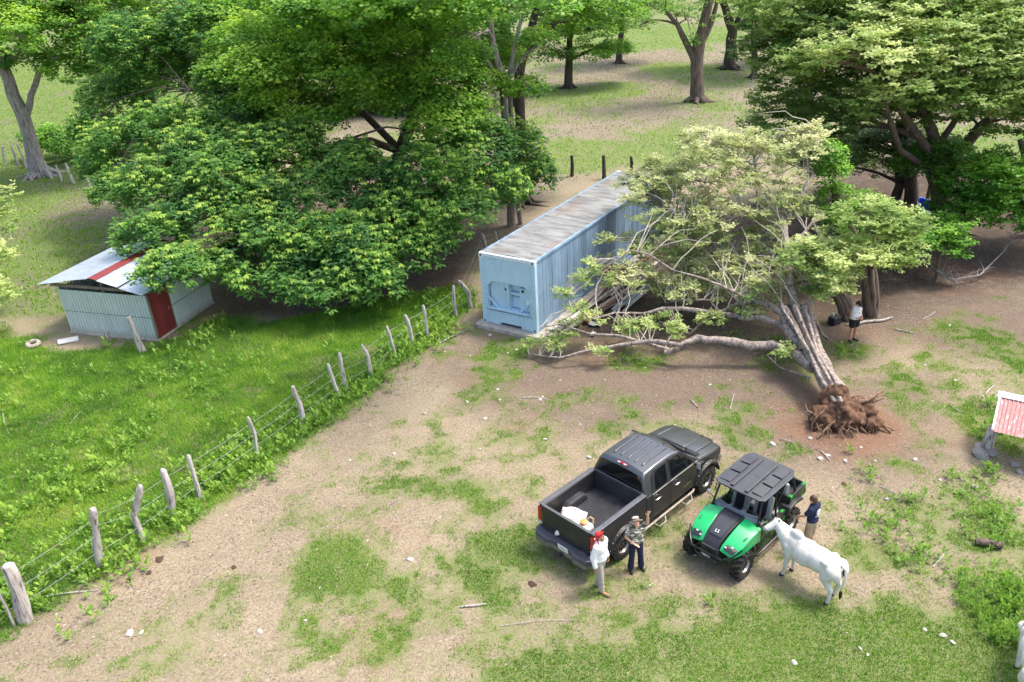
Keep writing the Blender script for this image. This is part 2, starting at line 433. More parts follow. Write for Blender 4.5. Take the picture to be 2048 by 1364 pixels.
def ground_material():
    m = bpy.data.materials.new('ground_soil'); m.use_nodes = True
    nt = m.node_tree; N = nt.nodes; L = nt.links; p = N['Principled BSDF']
    p.inputs['Roughness'].default_value = 0.95; p.inputs['Specular IOR Level'].default_value = 0.15
    tc = N.new('ShaderNodeTexCoord')
    def nz(scale, detail=6, rough=.6):
        n = N.new('ShaderNodeTexNoise'); n.inputs['Scale'].default_value = scale; n.inputs['Detail'].default_value = detail; n.inputs['Roughness'].default_value = rough
        L.new(tc.outputs['Object'], n.inputs['Vector']); return n.outputs['Fac']
    def at(n):
        a = N.new('ShaderNodeAttribute'); a.attribute_name = n; return a.outputs['Fac']
    def math_(op, a, b, clamp=False):
        k = N.new('ShaderNodeMath'); k.operation = op; k.use_clamp = clamp
        for i, v in enumerate((a, b)):
            if isinstance(v, (int, float)): k.inputs[i].default_value = v
            else: L.new(v, k.inputs[i])
        return k.outputs[0]
    def mix(f, a, b):
        k = N.new('ShaderNodeMix'); k.data_type = 'RGBA'
        if isinstance(f, (int, float)): k.inputs[0].default_value = f
        else: L.new(f, k.inputs[0])
        for i, v in ((6, a), (7, b)):
            if isinstance(v, tuple): k.inputs[i].default_value = (*v, 1)
            else: L.new(v, k.inputs[i])
        return k.outputs[2]
    def ramp(v, a, b):
        k = N.new('ShaderNodeMapRange'); k.inputs[1].default_value = a; k.inputs[2].default_value = b; k.clamp = True
        L.new(v, k.inputs[0]); return k.outputs[0]
    fine = nz(14, 8, .7); mid = nz(2.2, 6); grit = nz(60, 4, .7); speck = nz(28, 3, .5)
    tan = mix(ramp(math_('ADD', math_('MULTIPLY', fine, .6), math_('MULTIPLY', nz(38, 4, .7), .4)), .36, .62), (0.165, 0.130, 0.086), (0.395, 0.330, 0.228))
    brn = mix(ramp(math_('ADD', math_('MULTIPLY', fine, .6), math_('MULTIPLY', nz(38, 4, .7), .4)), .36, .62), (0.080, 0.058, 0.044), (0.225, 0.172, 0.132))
    brn = mix(math_('MULTIPLY', at('shade_tint'), .8), brn, mix(ramp(fine, .35, .65), (0.030, 0.022, 0.017), (0.085, 0.062, 0.048)))  # tree shade painted into the soil colour
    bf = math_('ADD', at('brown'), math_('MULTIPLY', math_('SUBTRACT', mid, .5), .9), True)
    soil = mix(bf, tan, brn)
    soil = mix(math_('MULTIPLY', at('red'), .75), soil, mix(ramp(grit, .35, .65), (0.13, 0.058, 0.030), (0.29, 0.150, 0.085)))
    soil = mix(math_('MULTIPLY', ramp(speck, .69, .77), .35), soil, (0.50, 0.46, 0.41))
    soil = mix(math_('MULTIPLY', ramp(grit, .60, .72), .5), soil, (0.085, 0.062, 0.045))
    st = mix(ramp(math_('ADD', math_('MULTIPLY', fine, .45), math_('MULTIPLY', nz(4.2, 6, .75), .55)), .38, .62), (0.075, 0.070, 0.045), (0.275, 0.250, 0.182))
    soil = mix(math_('MULTIPLY', at('straw'), ramp(speck, .30, .55)), soil, st)
    gfac = ramp(math_('ADD', at('turf'), math_('ADD', math_('MULTIPLY', math_('SUBTRACT', fine, .5), 1.1), math_('MULTIPLY', math_('SUBTRACT', nz(5.5, 5, .6), .5), .9))), .30, .95)
    grn = mix(ramp(grit, .3, .7), (0.072, 0.122, 0.018), (0.150, 0.255, 0.034))
    col = mix(math_('MULTIPLY', gfac, .62), soil, grn)
    L.new(col, p.inputs['Base Color'])
    bp = N.new('ShaderNodeBump'); bp.inputs['Strength'].default_value = .8; bp.inputs['Distance'].default_value = .04
    h = math_('ADD', math_('MULTIPLY', fine, 1.0), math_('MULTIPLY', grit, .5)); L.new(h, bp.inputs['Height']); L.new(bp.outputs[0], p.inputs['Normal'])
    return m
_gz = gz(xf, yf).reshape(ny, nx)
_zg = [a.reshape(ny, nx) for a in (zt, zs, zb, zr, zm)]
zones_full, gz_full = zones, gz
def _near(x, y):
    i = np.clip(np.searchsorted(gx, x), 1, nx - 1); i -= (x - gx[i - 1]) < (gx[i] - x)
    j = np.clip(np.searchsorted(gy, y), 1, ny - 1); j -= (y - gy[j - 1]) < (gy[j] - y)
    return i, j
def zones(x, y):
    i, j = _near(np.asarray(x), np.asarray(y)); return [a[j, i] for a in _zg]
def gz(x, y):
    x = np.asarray(x, float); y = np.asarray(y, float)
    i = np.clip(np.searchsorted(gx, x) - 1, 0, nx - 2); j = np.clip(np.searchsorted(gy, y) - 1, 0, ny - 2)
    u = (x - gx[i]) / (gx[i + 1] - gx[i]); v = (y - gy[j]) / (gy[j + 1] - gy[j])
    return (_gz[j, i] * (1 - u) + _gz[j, i + 1] * u) * (1 - v) + (_gz[j + 1, i] * (1 - u) + _gz[j + 1, i + 1] * u) * v
ground = np_mesh('ground', np.stack([xf, yf, gz(xf, yf)], 1), gf, ground_material(), smooth=True, attrs={'turf': zt, 'straw': zs, 'brown': zb, 'red': zr, 'shade_tint': np.maximum(sstep(-1.5, 1.5, sdist(xf, yf, SHADE_R)), .9 * sstep(-1.0, 1.0, sdist(xf, yf, SHADE_FALLEN))) + .7 * sstep(-1, 1, sdist(xf, yf, SHADE_L))})  # last attribute holds the painted shade under the trees
tag(ground, 'bare tan dirt yard running into green meadow and dry pasture', 'ground', kind='structure')

# ---------------------------------------------------------------- leaves, blades and plants in bulk
def unit(v): return v / (np.linalg.norm(v, axis=1, keepdims=True) + 1e-9)
class Leaves:
    """bulk of four-cornered leaves, each bent across its middle"""
    def __init__(s): s.V = []; s.T = []
    def add(s, c, ax, nrm, L, W, tone, arch=0.12):
        c = np.asarray(c, float); ax = unit(np.asarray(ax, float)); sd = unit(np.cross(ax, nrm)); up = np.cross(sd, ax)
        L = np.broadcast_to(np.asarray(L, float), (len(c),))[:, None]; W = np.broadcast_to(np.asarray(W, float), (len(c),))[:, None]
        m = c + ax * L * .48 + up * L * arch
        s.V.append(np.stack([c, m + sd * W * .5, c + ax * L, m - sd * W * .5], 1)); s.T.append(np.broadcast_to(np.asarray(tone, float), (len(c),)))
    def count(s): return sum(len(v) for v in s.V)
    def add3(s, c, ax, nrm, L, W, tone):
        c = np.asarray(c, float); ax = unit(np.asarray(ax, float)); sd = unit(np.cross(ax, nrm))
        L = np.broadcast_to(np.asarray(L, float), (len(c),))[:, None]; W = np.broadcast_to(np.asarray(W, float), (len(c),))[:, None]
        s.V.append(np.stack([c, c + ax * L * .85 + sd * W * .55, c + ax * L - sd * W * .45], 1)); s.T.append(np.broadcast_to(np.asarray(tone, float), (len(c),)))
    def build(s, name, mt, parent=None):
        if s.V[0].shape[1] == 3:
            V = np.concatenate(s.V).reshape(-1, 3); return np_mesh(name, V, np.arange(len(V)).reshape(-1, 3), mt, parent, attrs={'tone': np.repeat(np.concatenate(s.T), 3)})
        V = np.concatenate(s.V).reshape(-1, 3); n = len(V) // 4; T = np.repeat(np.concatenate(s.T), 4)
        b = np.arange(n)[:, None] * 4
        F = np.concatenate([b + np.array([[0, 1, 3]]), b + np.array([[1, 2, 3]])])
        return np_mesh(name, V, F, mt, parent, attrs={'tone': T})
def scatter(n, x0, x1, y0, y1, fn, seed=0):
    r = np.random.default_rng(seed)
    x = r.uniform(x0, x1, n); y = r.uniform(y0, y1, n)
    k = r.uniform(0, 1, n) < fn(x, y)
    return x[k], y[k]
def in_view(x, y, mpx=60):
    """points whose foot lies in or just beside the photograph's field"""
    d0 = x; cx = np.array([x, y, np.zeros_like(x) - CAM_H])
    zf = cx[1] * _cp - cx[2] * _sp; up = cx[1] * _sp + cx[2] * _cp
    u = 1024 + FPX * (x * _cr - up * _sr) / zf; v = 682 - FPX * (x * _sr + up * _cr) / zf
    return (u > -mpx * 4) & (u < 2048 + mpx * 4) & (v > -mpx) & (v < 1364 + mpx * 4)
def grass(name, x, y, h0, h1, w0, w1, tone, mt, lean=0.5, seed=0, label='', kind='stuff'):
    r = np.random.default_rng(seed); n = len(x)
    a = r.uniform(0, 2 * np.pi, n); l = r.uniform(0.15, lean, n) ** 1
    ax = np.stack([np.cos(a) * l, np.sin(a) * l, np.ones(n)], 1)
    nr = np.stack([np.cos(a), np.sin(a), np.zeros(n)], 1) + r.normal(0, .2, (n, 3))
    h = r.uniform(h0, h1, n)[:, None]; w = r.uniform(w0, w1, n)[:, None]
    c = np.stack([x, y, gz(x, y) - .01], 1); sd = unit(np.cross(ax, nr))
    V = np.stack([c - sd * w * .5, c + sd * w * .5, c + unit(ax) * h], 1).reshape(-1, 3)
    o = np_mesh(name, V, np.arange(n * 3).reshape(-1, 3), mt, attrs={'tone': np.repeat(tone, 3)})
    return tag(o, label, 'grass', kind='stuff')
M_meadow = leaf_mat('meadow_blade', (0.46, 0.54, 0.11), (0.190, 0.380, 0.035), (0.085, 0.205, 0.030), .42, .6)
M_turf = leaf_mat('turf_blade', (0.44, 0.43, 0.16), (0.165, 0.365, 0.018), (0.085, 0.215, 0.012), .42, .6)
M_straw = leaf_mat('straw_blade', (0.42, 0.38, 0.29), (0.20, 0.175, 0.120), (0.07, 0.07, 0.035), .15, .8)
M_weed = leaf_mat('weed_leaf', (0.32, 0.45, 0.07), (0.16, 0.32, 0.045), (0.06, 0.16, 0.025), .3, .5)
M_litter = leaf_mat('litter_bit', (0.46, 0.41, 0.34), (0.24, 0.185, 0.135), (0.08, 0.056, 0.042), .0, .9)

# lush meadow left of the fence
x, y = scatter(1080000, -38, 2, 9, 36, lambda x, y: (lambda z: z[4] * sstep(.35, .8, z[0]))(zones(x, y)) * in_view(x, y), 1)
t = 0.42 + 0.9 * (fbm2(x, y, 3.0, 91) - .5) + 0.5 * (noise2(x, y, .5, 5) - .5) + rng.normal(0, .12, len(x))
grass('meadow_grass', x, y, .06, .21, .016, .034, np.clip(t, 0, 1), M_meadow, 0.9, 2, 'lush tall green grass covering the meadow behind the wire fence')
# short turf in the yard
x, y = scatter(2100000, -16, 20, 9, 34, lambda x, y: (lambda z: (1 - z[4]) * sstep(.18, 1.0, z[0]) * np.clip(sstep(.34, .60, noise2(x, y, .23, 301) * .6 + noise2(x, y, .55, 302) * .4) + 1.6 * np.clip(z[0] - .85, 0, .2) * 3, .06, 1))(zones(x, y)) * in_view(x, y), 3)
t = 0.46 + 1.1 * (fbm2(x, y, 1.6, 95) - .5) + rng.normal(0, .24, len(x)) - .6 * np.clip(zones(x, y)[0] - .6, 0, .4)
grass('yard_grass', x, y, .03, .10, .010, .024, np.clip(t, 0, 1), M_turf, 1.4, 4, 'short patchy turf growing in the dirt yard')
# dry pasture and rough ground at the back
x, y = scatter(640000, -75, 75, 30, 130, lambda x, y: (lambda z: sstep(.2, .8, z[1]) * (.25 + .75 * (30 / y)))(zones(x, y)) * in_view(x, y), 5)
zt_, zs_, zb_, zr_, zm_ = zones(x, y)
g_ = rng.uniform(0, 1, len(x)) < sstep(.25, .8, zt_)
grass('pasture_grass', x[g_], y[g_], .06, .22, .035, .11, np.clip(.45 + .8 * (fbm2(x[g_], y[g_], 5, 96) - .5) + rng.normal(0, .18, g_.sum()), 0, 1), M_turf, 1.2, 6, 'green grass patches in the dry pasture under the trees')
d_ = ~g_
grass('dry_straw', x[d_], y[d_], .05, .18, .03, .09, np.clip(.5 + 1.3 * (fbm2(x[d_], y[d_], 1.6, 97) - .5) + rng.normal(0, .28, d_.sum()), 0, 1), M_straw, 2.5, 7, 'dry straw and dead stems lying over the pasture')
# bits of leaf, chips and pebbles on the dirt
x, y = scatter(185000, -16, 22, 9, 40, lambda x, y: (lambda z: (1 - z[4]) * (1 - .8 * z[0]) * (.12 + 1.0 * sstep(.42, .7, fbm2(x, y, 1.7, 61))))(zones(x, y)) * in_view(x, y), 8)
n = len(x); a = rng.uniform(0, 6.28, n); lv = Leaves()
lv.add3(np.stack([x, y, gz(x, y) + .006], 1), np.stack([np.cos(a), np.sin(a), rng.normal(0, .12, n)], 1), np.stack([rng.normal(0, .3, n), rng.normal(0, .3, n), np.ones(n)], 1), rng.uniform(.02, .095, n), rng.uniform(.012, .045, n), np.clip(rng.normal(.46, .25, n), 0, 1))
tag(lv.build('leaf_litter', M_litter), 'dead leaf bits and pale chips strewn over the bare dirt', 'litter', kind='stuff')
# ---------------------------------------------------------------- weathered materials with stains of their own
def stained(name, base, stain, streak=(1, 1, .12), scale=5.0, thr=(.45, .7), base2=None, rough=.6, metal=0.0, extra=None, ethr=(.6, .75), escale=1.5, estretch=(1, 1, 1), bump=.1, low=None):
    m = bpy.data.materials.new(name); m.use_nodes = True; MATS[name] = m
    nt = m.node_tree; N = nt.nodes; L = nt.links; p = N['Principled BSDF']
    p.inputs['Roughness'].default_value = rough; p.inputs['Metallic'].default_value = metal; p.inputs['Specular IOR Level'].default_value = .3
    tc = N.new('ShaderNodeTexCoord')
    def nz(st, sc, d=6):
        mp = N.new('ShaderNodeMapping'); mp.inputs['Scale'].default_value = st; L.new(tc.outputs['Object'], mp.inputs[0])
        n = N.new('ShaderNodeTexNoise'); n.inputs['Scale'].default_value = sc; n.inputs['Detail'].default_value = d; n.inputs['Roughness'].default_value = .65
        L.new(mp.outputs[0], n.inputs['Vector']); return n.outputs['Fac']
    def rampf(v, a, b):
        k = N.new('ShaderNodeMapRange'); k.inputs[1].default_value = a; k.inputs[2].default_value = b; L.new(v, k.inputs[0]); return k.outputs[0]
    def mix(f, a, b):
        k = N.new('ShaderNodeMix'); k.data_type = 'RGBA'; L.new(f, k.inputs[0])
        for i, v in ((6, a), (7, b)):
            if isinstance(v, tuple): k.inputs[i].default_value = (*v, 1)
            else: L.new(v, k.inputs[i])
        return k.outputs[2]
    c = mix(rampf(nz((1, 1, 1), 1.3), .3, .7), base, base2 or tuple(x * 1.15 for x in base))
    c = mix(rampf(nz(streak, scale), *thr), c, stain)
    if extra: c = mix(rampf(nz(estretch, escale), *ethr), c, extra)
    if low is not None:
        sx = N.new('ShaderNodeSeparateXYZ'); L.new(tc.outputs['Object'], sx.inputs[0])
        ad = N.new('ShaderNodeMath'); ad.operation = 'MULTIPLY_ADD'; L.new(nz((1, 1, .3), 6), ad.inputs[0]); ad.inputs[1].default_value = .35; L.new(sx.outputs[2], ad.inputs[2])
        k = N.new('ShaderNodeMapRange'); k.inputs[1].default_value = low[1]; k.inputs[2].default_value = .12; L.new(ad.outputs[0], k.inputs[0])
        mm = N.new('ShaderNodeMath'); mm.operation = 'MULTIPLY'; mm.inputs[1].default_value = .75; L.new(k.outputs[0], mm.inputs[0])
        c = mix(mm.outputs[0], c, low[0])
    L.new(c, p.inputs['Base Color'])
    if bump:
        bp = N.new('ShaderNodeBump'); bp.inputs['Strength'].default_value = bump; bp.inputs['Distance'].default_value = .02
        L.new(nz(streak, scale * 4, 4), bp.inputs['Height']); L.new(bp.outputs[0], p.inputs['Normal'])
    return m
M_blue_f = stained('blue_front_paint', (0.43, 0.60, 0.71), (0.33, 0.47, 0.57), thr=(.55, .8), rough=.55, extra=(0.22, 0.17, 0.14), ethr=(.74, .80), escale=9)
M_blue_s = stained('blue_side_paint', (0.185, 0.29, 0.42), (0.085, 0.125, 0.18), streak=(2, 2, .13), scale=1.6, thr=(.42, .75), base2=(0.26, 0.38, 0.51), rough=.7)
M_croof = stained('container_roof_paint', (0.215, 0.222, 0.225), (0.105, 0.102, 0.098), streak=(.7, 2.6, 1), scale=1.3, thr=(.40, .68), base2=(0.31, 0.322, 0.33), rough=.85, extra=(0.22, 0.150, 0.112), ethr=(.53, .70), escale=.42, estretch=(2.2, .5, 1))
M_bluewhite = stained('chalky_top_rail', (0.62, 0.70, 0.76), (0.40, 0.42, 0.44), streak=(1, 1, 1), scale=6, thr=(.5, .7), rough=.7)
M_darkgap = mat('dark_gap', (0.012, 0.012, 0.014), .9, var=.3)
M_conc = stained('concrete', (0.42, 0.38, 0.33), (0.26, 0.22, 0.18), streak=(1, 1, 1), scale=5, rough=.9, bump=.4)
M_galv = stained('galvanised_roof', (0.58, 0.63, 0.68), (0.44, 0.49, 0.53), streak=(.5, 3, 1), scale=2.5, thr=(.5, .8), base2=(.70, .74, .78), rough=.35, metal=.55)
M_galvw = stained('galvanised_wall', (0.55, 0.61, 0.59), (0.45, 0.51, 0.49), streak=(2, 2, .2), scale=3, thr=(.5, .8), rough=.5, metal=.1, low=((0.34, 0.27, 0.19), .55))
M_redsheet = stained('red_sheet', (0.185, 0.032, 0.030), (0.12, 0.024, 0.023), scale=2, rough=.5, low=((0.24, 0.07, 0.05), .4))
M_seam = mat('dark_lap', (0.035, 0.038, 0.040), .7)
M_timber = mat('old_timber', (0.22, 0.18, 0.14), .9, var=.4, scale=12, stretch=(1, 1, .15), bump=.4)
M_greywood = stained('grey_weathered_wood', (0.40, 0.36, 0.33), (0.09, 0.07, 0.06), streak=(7, 7, .6), scale=2.2, thr=(.50, .66), base2=(.58, .54, .51), rough=.95, bump=.8)
M_wire = mat('galvanised_wire', (0.38, 0.40, 0.40), .5, .6)

# ---------------------------------------------------------------- container on its slab
CY = math.radians(33.4)
CO = Vector((-1.07, 28.33, 0.0)); CZ = 0.17
cu_ = Vector((math.sin(CY), math.cos(CY), 0)); cv_ = Vector((math.cos(CY), -math.sin(CY), 0))
def container():
    L_, W_, H_ = 12.19, 2.44, 2.90
    c = empty('shipping_container', (CO.x, CO.y, CZ), -CY, 'long pale blue refrigerated shipping container with dirty grey roof beside the fallen tree', 'container')
    # frame
    for x in (0.09, W_ - .09):
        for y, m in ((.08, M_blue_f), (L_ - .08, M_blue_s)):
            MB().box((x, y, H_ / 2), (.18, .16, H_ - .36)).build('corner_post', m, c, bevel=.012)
            for z in (.09, H_ - .09):
                f = MB().box((x, y, z), (.186, .186, .18)).build('corner_casting', M_blue_f if z < 1 else M_bluewhite, c, bevel=.015)
                MB().box((x, y - .092, z), (.06, .012, .09)).build('casting_hole', M_darkgap, f)
    for x in (.05, W_ - .05):
        MB().box((x, L_ / 2, .10), (.10, L_ - .34, .18)).build('bottom_rail', M_blue_s, c, bevel=.01)
        MB().box((x, L_ / 2, H_ - .06), (.11, L_ - .34, .11)).build('top_rail', M_blue_s, c, bevel=.01)
    MB().box((W_ / 2, .07, H_ - .07), (W_ - .36, .13, .13)).build('front_header', M_bluewhite, c, bevel=.01)
    # ribbed sides
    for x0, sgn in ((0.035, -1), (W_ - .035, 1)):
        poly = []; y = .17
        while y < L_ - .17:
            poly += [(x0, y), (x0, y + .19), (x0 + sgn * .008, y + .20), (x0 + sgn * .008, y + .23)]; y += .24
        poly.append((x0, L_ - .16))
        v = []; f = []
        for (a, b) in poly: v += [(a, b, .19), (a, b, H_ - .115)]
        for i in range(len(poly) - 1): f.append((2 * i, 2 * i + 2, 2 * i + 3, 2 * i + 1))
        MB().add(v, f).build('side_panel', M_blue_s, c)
    # roof: sheets with low seams
    v = []; f = []; ys = np.linspace(.12, L_ - .12, 58)
    for k, y in enumerate(ys):
        for i in range(7):
            x = .10 + (W_ - .2) * i / 6
            v.append((x, y, H_ - .012 + .03 * math.sin(math.pi * i / 6) + (.012 if k % 6 == 0 else 0) - .02 * rnd.random() * (0 < i < 6)))
    for k in range(57):
        for i in range(6):
            a = k * 7 + i; f.append((a, a + 1, a + 8, a + 7))
    MB().add(v, f).build('roof', M_croof, c, smooth=True, angle=30)
    # floor and far doors
    MB().box((W_ / 2, L_ / 2, .10), (W_ - .22, L_ - .3, .12)).build('floor_pan', M_darkgap, c)
    for s in (0, 1):
        d = MB().box((W_ / 2 + (s - .5) * 1.03, L_ - .06, H_ / 2), (1.02, .06, H_ - .3)).build('door', M_blue_f, c, bevel=.01)
        for q in (-.25, .25):
            MB().tube([(W_ / 2 + (s - .5) * 1.03 + q, L_ - .01, .2), (W_ / 2 + (s - .5) * 1.03 + q, L_ - .01, H_ - .2)], .018, 6).build('lock_rod', M_wire, d)
    # front wall with the eight-cornered machinery recess
    x0, x1, z0, z1 = .17, W_ - .17, .60, H_ - .13
    a, b, lo, hi = .27, 2.14, .66, 1.80; ch, cb = .22, .48
    rec = [(a, lo + .0), (b, lo), (b, hi - ch), (b - ch, hi), (a + ch, hi), (a, hi - ch)]
    out = [(x0, z0), (x1, z0), (x1, hi - ch), (x1, z1), (x0, z1), (x0, hi - ch)]
    v = [(p, .045, q) for p, q in out] + [(p, .045, q) for p, q in rec] + [(p, .42, q) for p, q in rec]
    f = []
    for i in range(6):
        j = (i + 1) % 6; f += [(i, j, 6 + j, 6 + i), (6 + i, 6 + j, 12 + j, 12 + i)]
    f.append(tuple(range(12, 18)))
    fr = MB().add(v, f).build('front_panel', M_blue_f, c)
    MB().prism([(.0, 0.0), (.0, .02)], 'x', 0, .01)
    rc = empty  # inner pieces
    def piece(nm, c0, s0, m=M_blue_f, bv=.008): return MB().box(c0, s0).build(nm, m, fr, bevel=bv)
    piece('recess_cover', (.72, .30, 1.22), (.80, .22, 1.02)); piece('centre_post', (1.16, .24, 1.24), (.09, .34, 1.10))
    piece('recess_bar', (1.43, .26, 1.36), (.46, .14, .10)); piece('recess_shelf', (1.2, .18, .69), (1.80, .44, .05))
    piece('upper_cover', (1.42, .36, 1.58), (.42, .06, .30)); piece('lower_cover', (1.42, .36, .98), (.42, .08, .46))
    piece('control_cover', (1.86, .28, 1.20), (.46, .22, .92)); piece('control_box', (2.05, .13, 1.17), (.17, .12, .18), mat('white_box', (.62, .70, .66), .5))
    for u, w in ((1.03, 1.50), (1.78, 1.55)):
        MB().lathe([(0.0, 0), (.055, 0), (.055, .02), (0, .02)], 14, frame((u, .182 if u < 1.5 else .165, w), (1, 0, 0), (0, 0, 1), (0, -1, 0))).build('vent_hole', M_darkgap, fr)
    for s in (-1, 1):
        xa = a if s < 0 else b
        MB().bar((xa, .06, lo + cb), (xa - s * cb, .06, lo + .02), .05, .07, (0, 1, 0)).build('corner_brace', M_blue_f, fr)
    MB().bar((a + .05, .07, lo + .06), (a + .05, .07, lo + cb - .08), .04, .05, (0, 1, 0)).build('corner_brace', M_blue_f, fr)
    def ring(u0, u1, w0, w1, r=.06):
        pts = []
        for cx_, cz_, t0 in ((u1 - r, w1 - r, 0), (u0 + r, w1 - r, 90), (u0 + r, w0 + r, 180), (u1 - r, w0 + r, 270)):
            for k in range(4):
                t = math.radians(t0 + 30 * k); pts.append((cx_ + r * math.cos(t), .045, cz_ + r * math.sin(t)))
        MB().tube(pts + [pts[0]], .013, 6).build('raised_frame', M_blue_f, fr, smooth=True)
    ring(.36, .84, 2.28, 2.72); ring(1.36, 1.98, 2.10, 2.58); ring(.82, 1.44, 1.86, 2.26)
    MB().tube([(.60 + .16 * math.cos(t * .35), .045, 2.50 + .16 * math.sin(t * .35)) for t in range(19)], .014, 6).build('round_emblem', M_blue_f, fr, smooth=True)
    MB().tube([(.53, .045, 2.56), (.58, .045, 2.53), (.55, .045, 2.50), (.60, .045, 2.46), (.66, .045, 2.45)], .014, 6).tube([(.68, .045, 2.56), (.64, .045, 2.52), (.67, .045, 2.49)], .014, 6).build('round_emblem', M_blue_f, fr, smooth=True)
    # bottom sill with fork pocket
    sill = MB().prism([(.16, .02), (.80, .02), (.80, .13), (1.74, .13), (1.74, .02), (W_ - .16, .02), (W_ - .16, .575), (.16, .575)], 'y', .02, .16).build('front_sill', M_blue_f, c, bevel=.008)
    MB().box((1.27, .14, .075), (.94, .02, .11)).build('fork_pocket', M_darkgap, sill)
    for k in range(12): MB().ell((.24 + k * .178, .018, .52), .014, 6, 5).build('rivet', M_seam, sill)
    for z in np.linspace(.8, 2.6, 9):
        for x in (.155, W_ - .155): MB().ell((x, -.002, z), .013, 6, 5).build('rivet', M_seam, fr)
container()
sl = MB().box((0, 0, 0), (3.0, 12.9, .36))
slab = sl.build('concrete_slab', M_conc, None, bevel=.03)
slab.location = CO + cv_ * 1.27 + cu_ * 6.15 + Vector((0, 0, CZ - .18 + .004)); slab.rotation_euler = (0, 0, -CY)
tag(slab, 'pale concrete slab under the blue shipping container', 'slab')

# ---------------------------------------------------------------- corrugated shed
def corr(o, u, v, ul, vl, period=.145, amp=.030, sag=0.0):
    """corrugated sheet: ridges run along v, repeat along u"""
    o = Vector(o); u = Vector(u).normalized(); v = Vector(v).normalized(); n = u.cross(v)
    np_ = max(1, round(ul / period)); prof = ((0, 0), (.5, 0), (.62, -1), (.78, -1), (.90, 0)); V = []; F = []
    ts = [((q + a_) * ul / np_, h_ * amp * 1.6 + amp * .8) for q in range(np_) for a_, h_ in prof] + [(ul, amp * .8)]
    k = len(ts) - 1
    for t, w in ts:
        for j in (0, .5, 1):
            V.append(tuple(o + u * t + v * (vl * j) + n * (w - sag * math.sin(math.pi * j))))
    for i in range(k):
        for j in range(2):
            a = i * 3 + j; F.append((a, a + 3, a + 4, a + 1))
    return MB().add(V, F)
def shed():
    bl = Vector((-18.0, 29.905, 0)); ax = math.atan2(-0.30437, 0.95255)
    s = empty('metal_shed', (bl.x, bl.y, gz1(bl.x, bl.y) - .02), ax, 'small corrugated metal shed with red door and silver gable roof in the meadow', 'shed')
    Lx, Ly = 4.2, 3.65
    MB().box((Lx / 2, Ly / 2, .02), (Lx + .14, Ly + .14, .16)).build('foundation', M_conc, s, bevel=.02)
    # gable wall: two rows of sheet
    for k in range(2):
        for z0, z1, off in ((.10, 1.02, 0), (1.05, 1.98, -.012)):
            w = Lx / 2 + .02
            corr((k * Lx / 2, off - .004 * k, z0), (1, 0, 0), (0, 0, 1), w, z1 - z0).build('wall_sheet', M_galvw, s, smooth=True, angle=30)
    MB().box((Lx / 2, .03, 1.035), (Lx - .02, .03, .05)).build('wall_rail', M_seam, s)
    # side wall: red door then sheets
    d = MB().box((Lx + .01, .60, 1.03), (.045, 1.10, 1.90)).build('door', M_redsheet, s, bevel=.008)
    MB().box((Lx + .045, .98, 1.05), (.03, .04, .14)).build('door_handle', M_wire, d)
    for y in (.03, 1.17): MB().box((Lx, y, 1.02), (.07, .06, 2.0)).build('door_post', M_timber, s)
    for z0, z1, off in ((.10, 1.02, 0), (1.06, 1.98, .012)):
        corr((Lx + off, 1.20, z0), (0, 1, 0), (0, 0, 1), Ly - 1.20, z1 - z0).build('wall_sheet', M_galvw, s, smooth=True, angle=30)
    MB().box((Lx - .03, (Ly + 1.2) / 2, 1.04), (.03, Ly - 1.2, .05)).build('wall_rail', M_seam, s)
    # hidden walls
    corr((Lx, Ly, .10), (-1, 0, 0), (0, 0, 1), Lx, 1.9).build('wall_sheet', M_galvw, s, smooth=True, angle=30)
    corr((0, Ly, .10), (0, -1, 0), (0, 0, 1), Ly, 1.9).build('wall_sheet', M_galvw, s, smooth=True, angle=30)
    for x, y in ((.06, .07), (Lx - .07, .07), (.06, Ly - .06), (Lx - .06, Ly - .06), (2.14, .09)):
        h = 2.55 if 2 < x < 3 else 2.16
        MB().box((x, y, h / 2), (.08, .08, h)).build('post', M_timber, s)
    MB().box((Lx / 2 - .1, .05, 2.13), (Lx + .5, .06, .12)).build('tie_beam', M_timber, s)
    # roof
    rx, rz = 2.14, 2.66; ya, yb = -.34, 4.0
    ex, ez = 4.36, 2.15; lx, lz = -.60, 2.25
    def strip(t0, t1, xe, ze, dz):
        a = Vector((rx + (xe - rx) * t0, 0, rz + (ze - rz) * t0 + dz)); b = Vector((rx + (xe - rx) * t1, 0, rz + (ze - rz) * t1 + dz))
        q = corr((a.x, ya, a.z), (0, 1, 0), (b - a), yb - ya, (b - a).length, .13, .016)
        q.build('roof_sheet', M_galv, s, smooth=True, angle=30)
        if t1 < 1: MB().bar((b.x, ya + .03, b.z - .012), (b.x, yb - .03, b.z - .012), .05, .02).build('roof_lap', M_seam, s)
    strip(0, .53, ex, ez, .035); strip(.545, 1.0, ex, ez, .008); strip(0, .50, lx, lz, .035); strip(.515, 1.0, lx, lz, .008)
    rc = MB()
    for k, (xe, ze, w) in enumerate(((ex, ez, .16), (lx, lz, .10))):
        d_ = Vector((xe - rx, 0, ze - rz)).normalized(); a = Vector((rx, 0, rz + .062))
        b = a + d_ * w * 1.6
        rc.add([(a.x, ya - .02, a.z), (a.x, yb + .02, a.z), (b.x, yb + .02, b.z), (b.x, ya - .02, b.z), (a.x, ya - .02, a.z - .012), (a.x, yb + .02, a.z - .012), (b.x, yb + .02, b.z - .012), (b.x, ya - .02, b.z - .012)],
               [(0, 1, 2, 3), (7, 6, 5, 4), (0, 3, 7, 4), (1, 5, 6, 2), (3, 2, 6, 7)])
    rc.build('ridge_cap', M_redsheet, s)
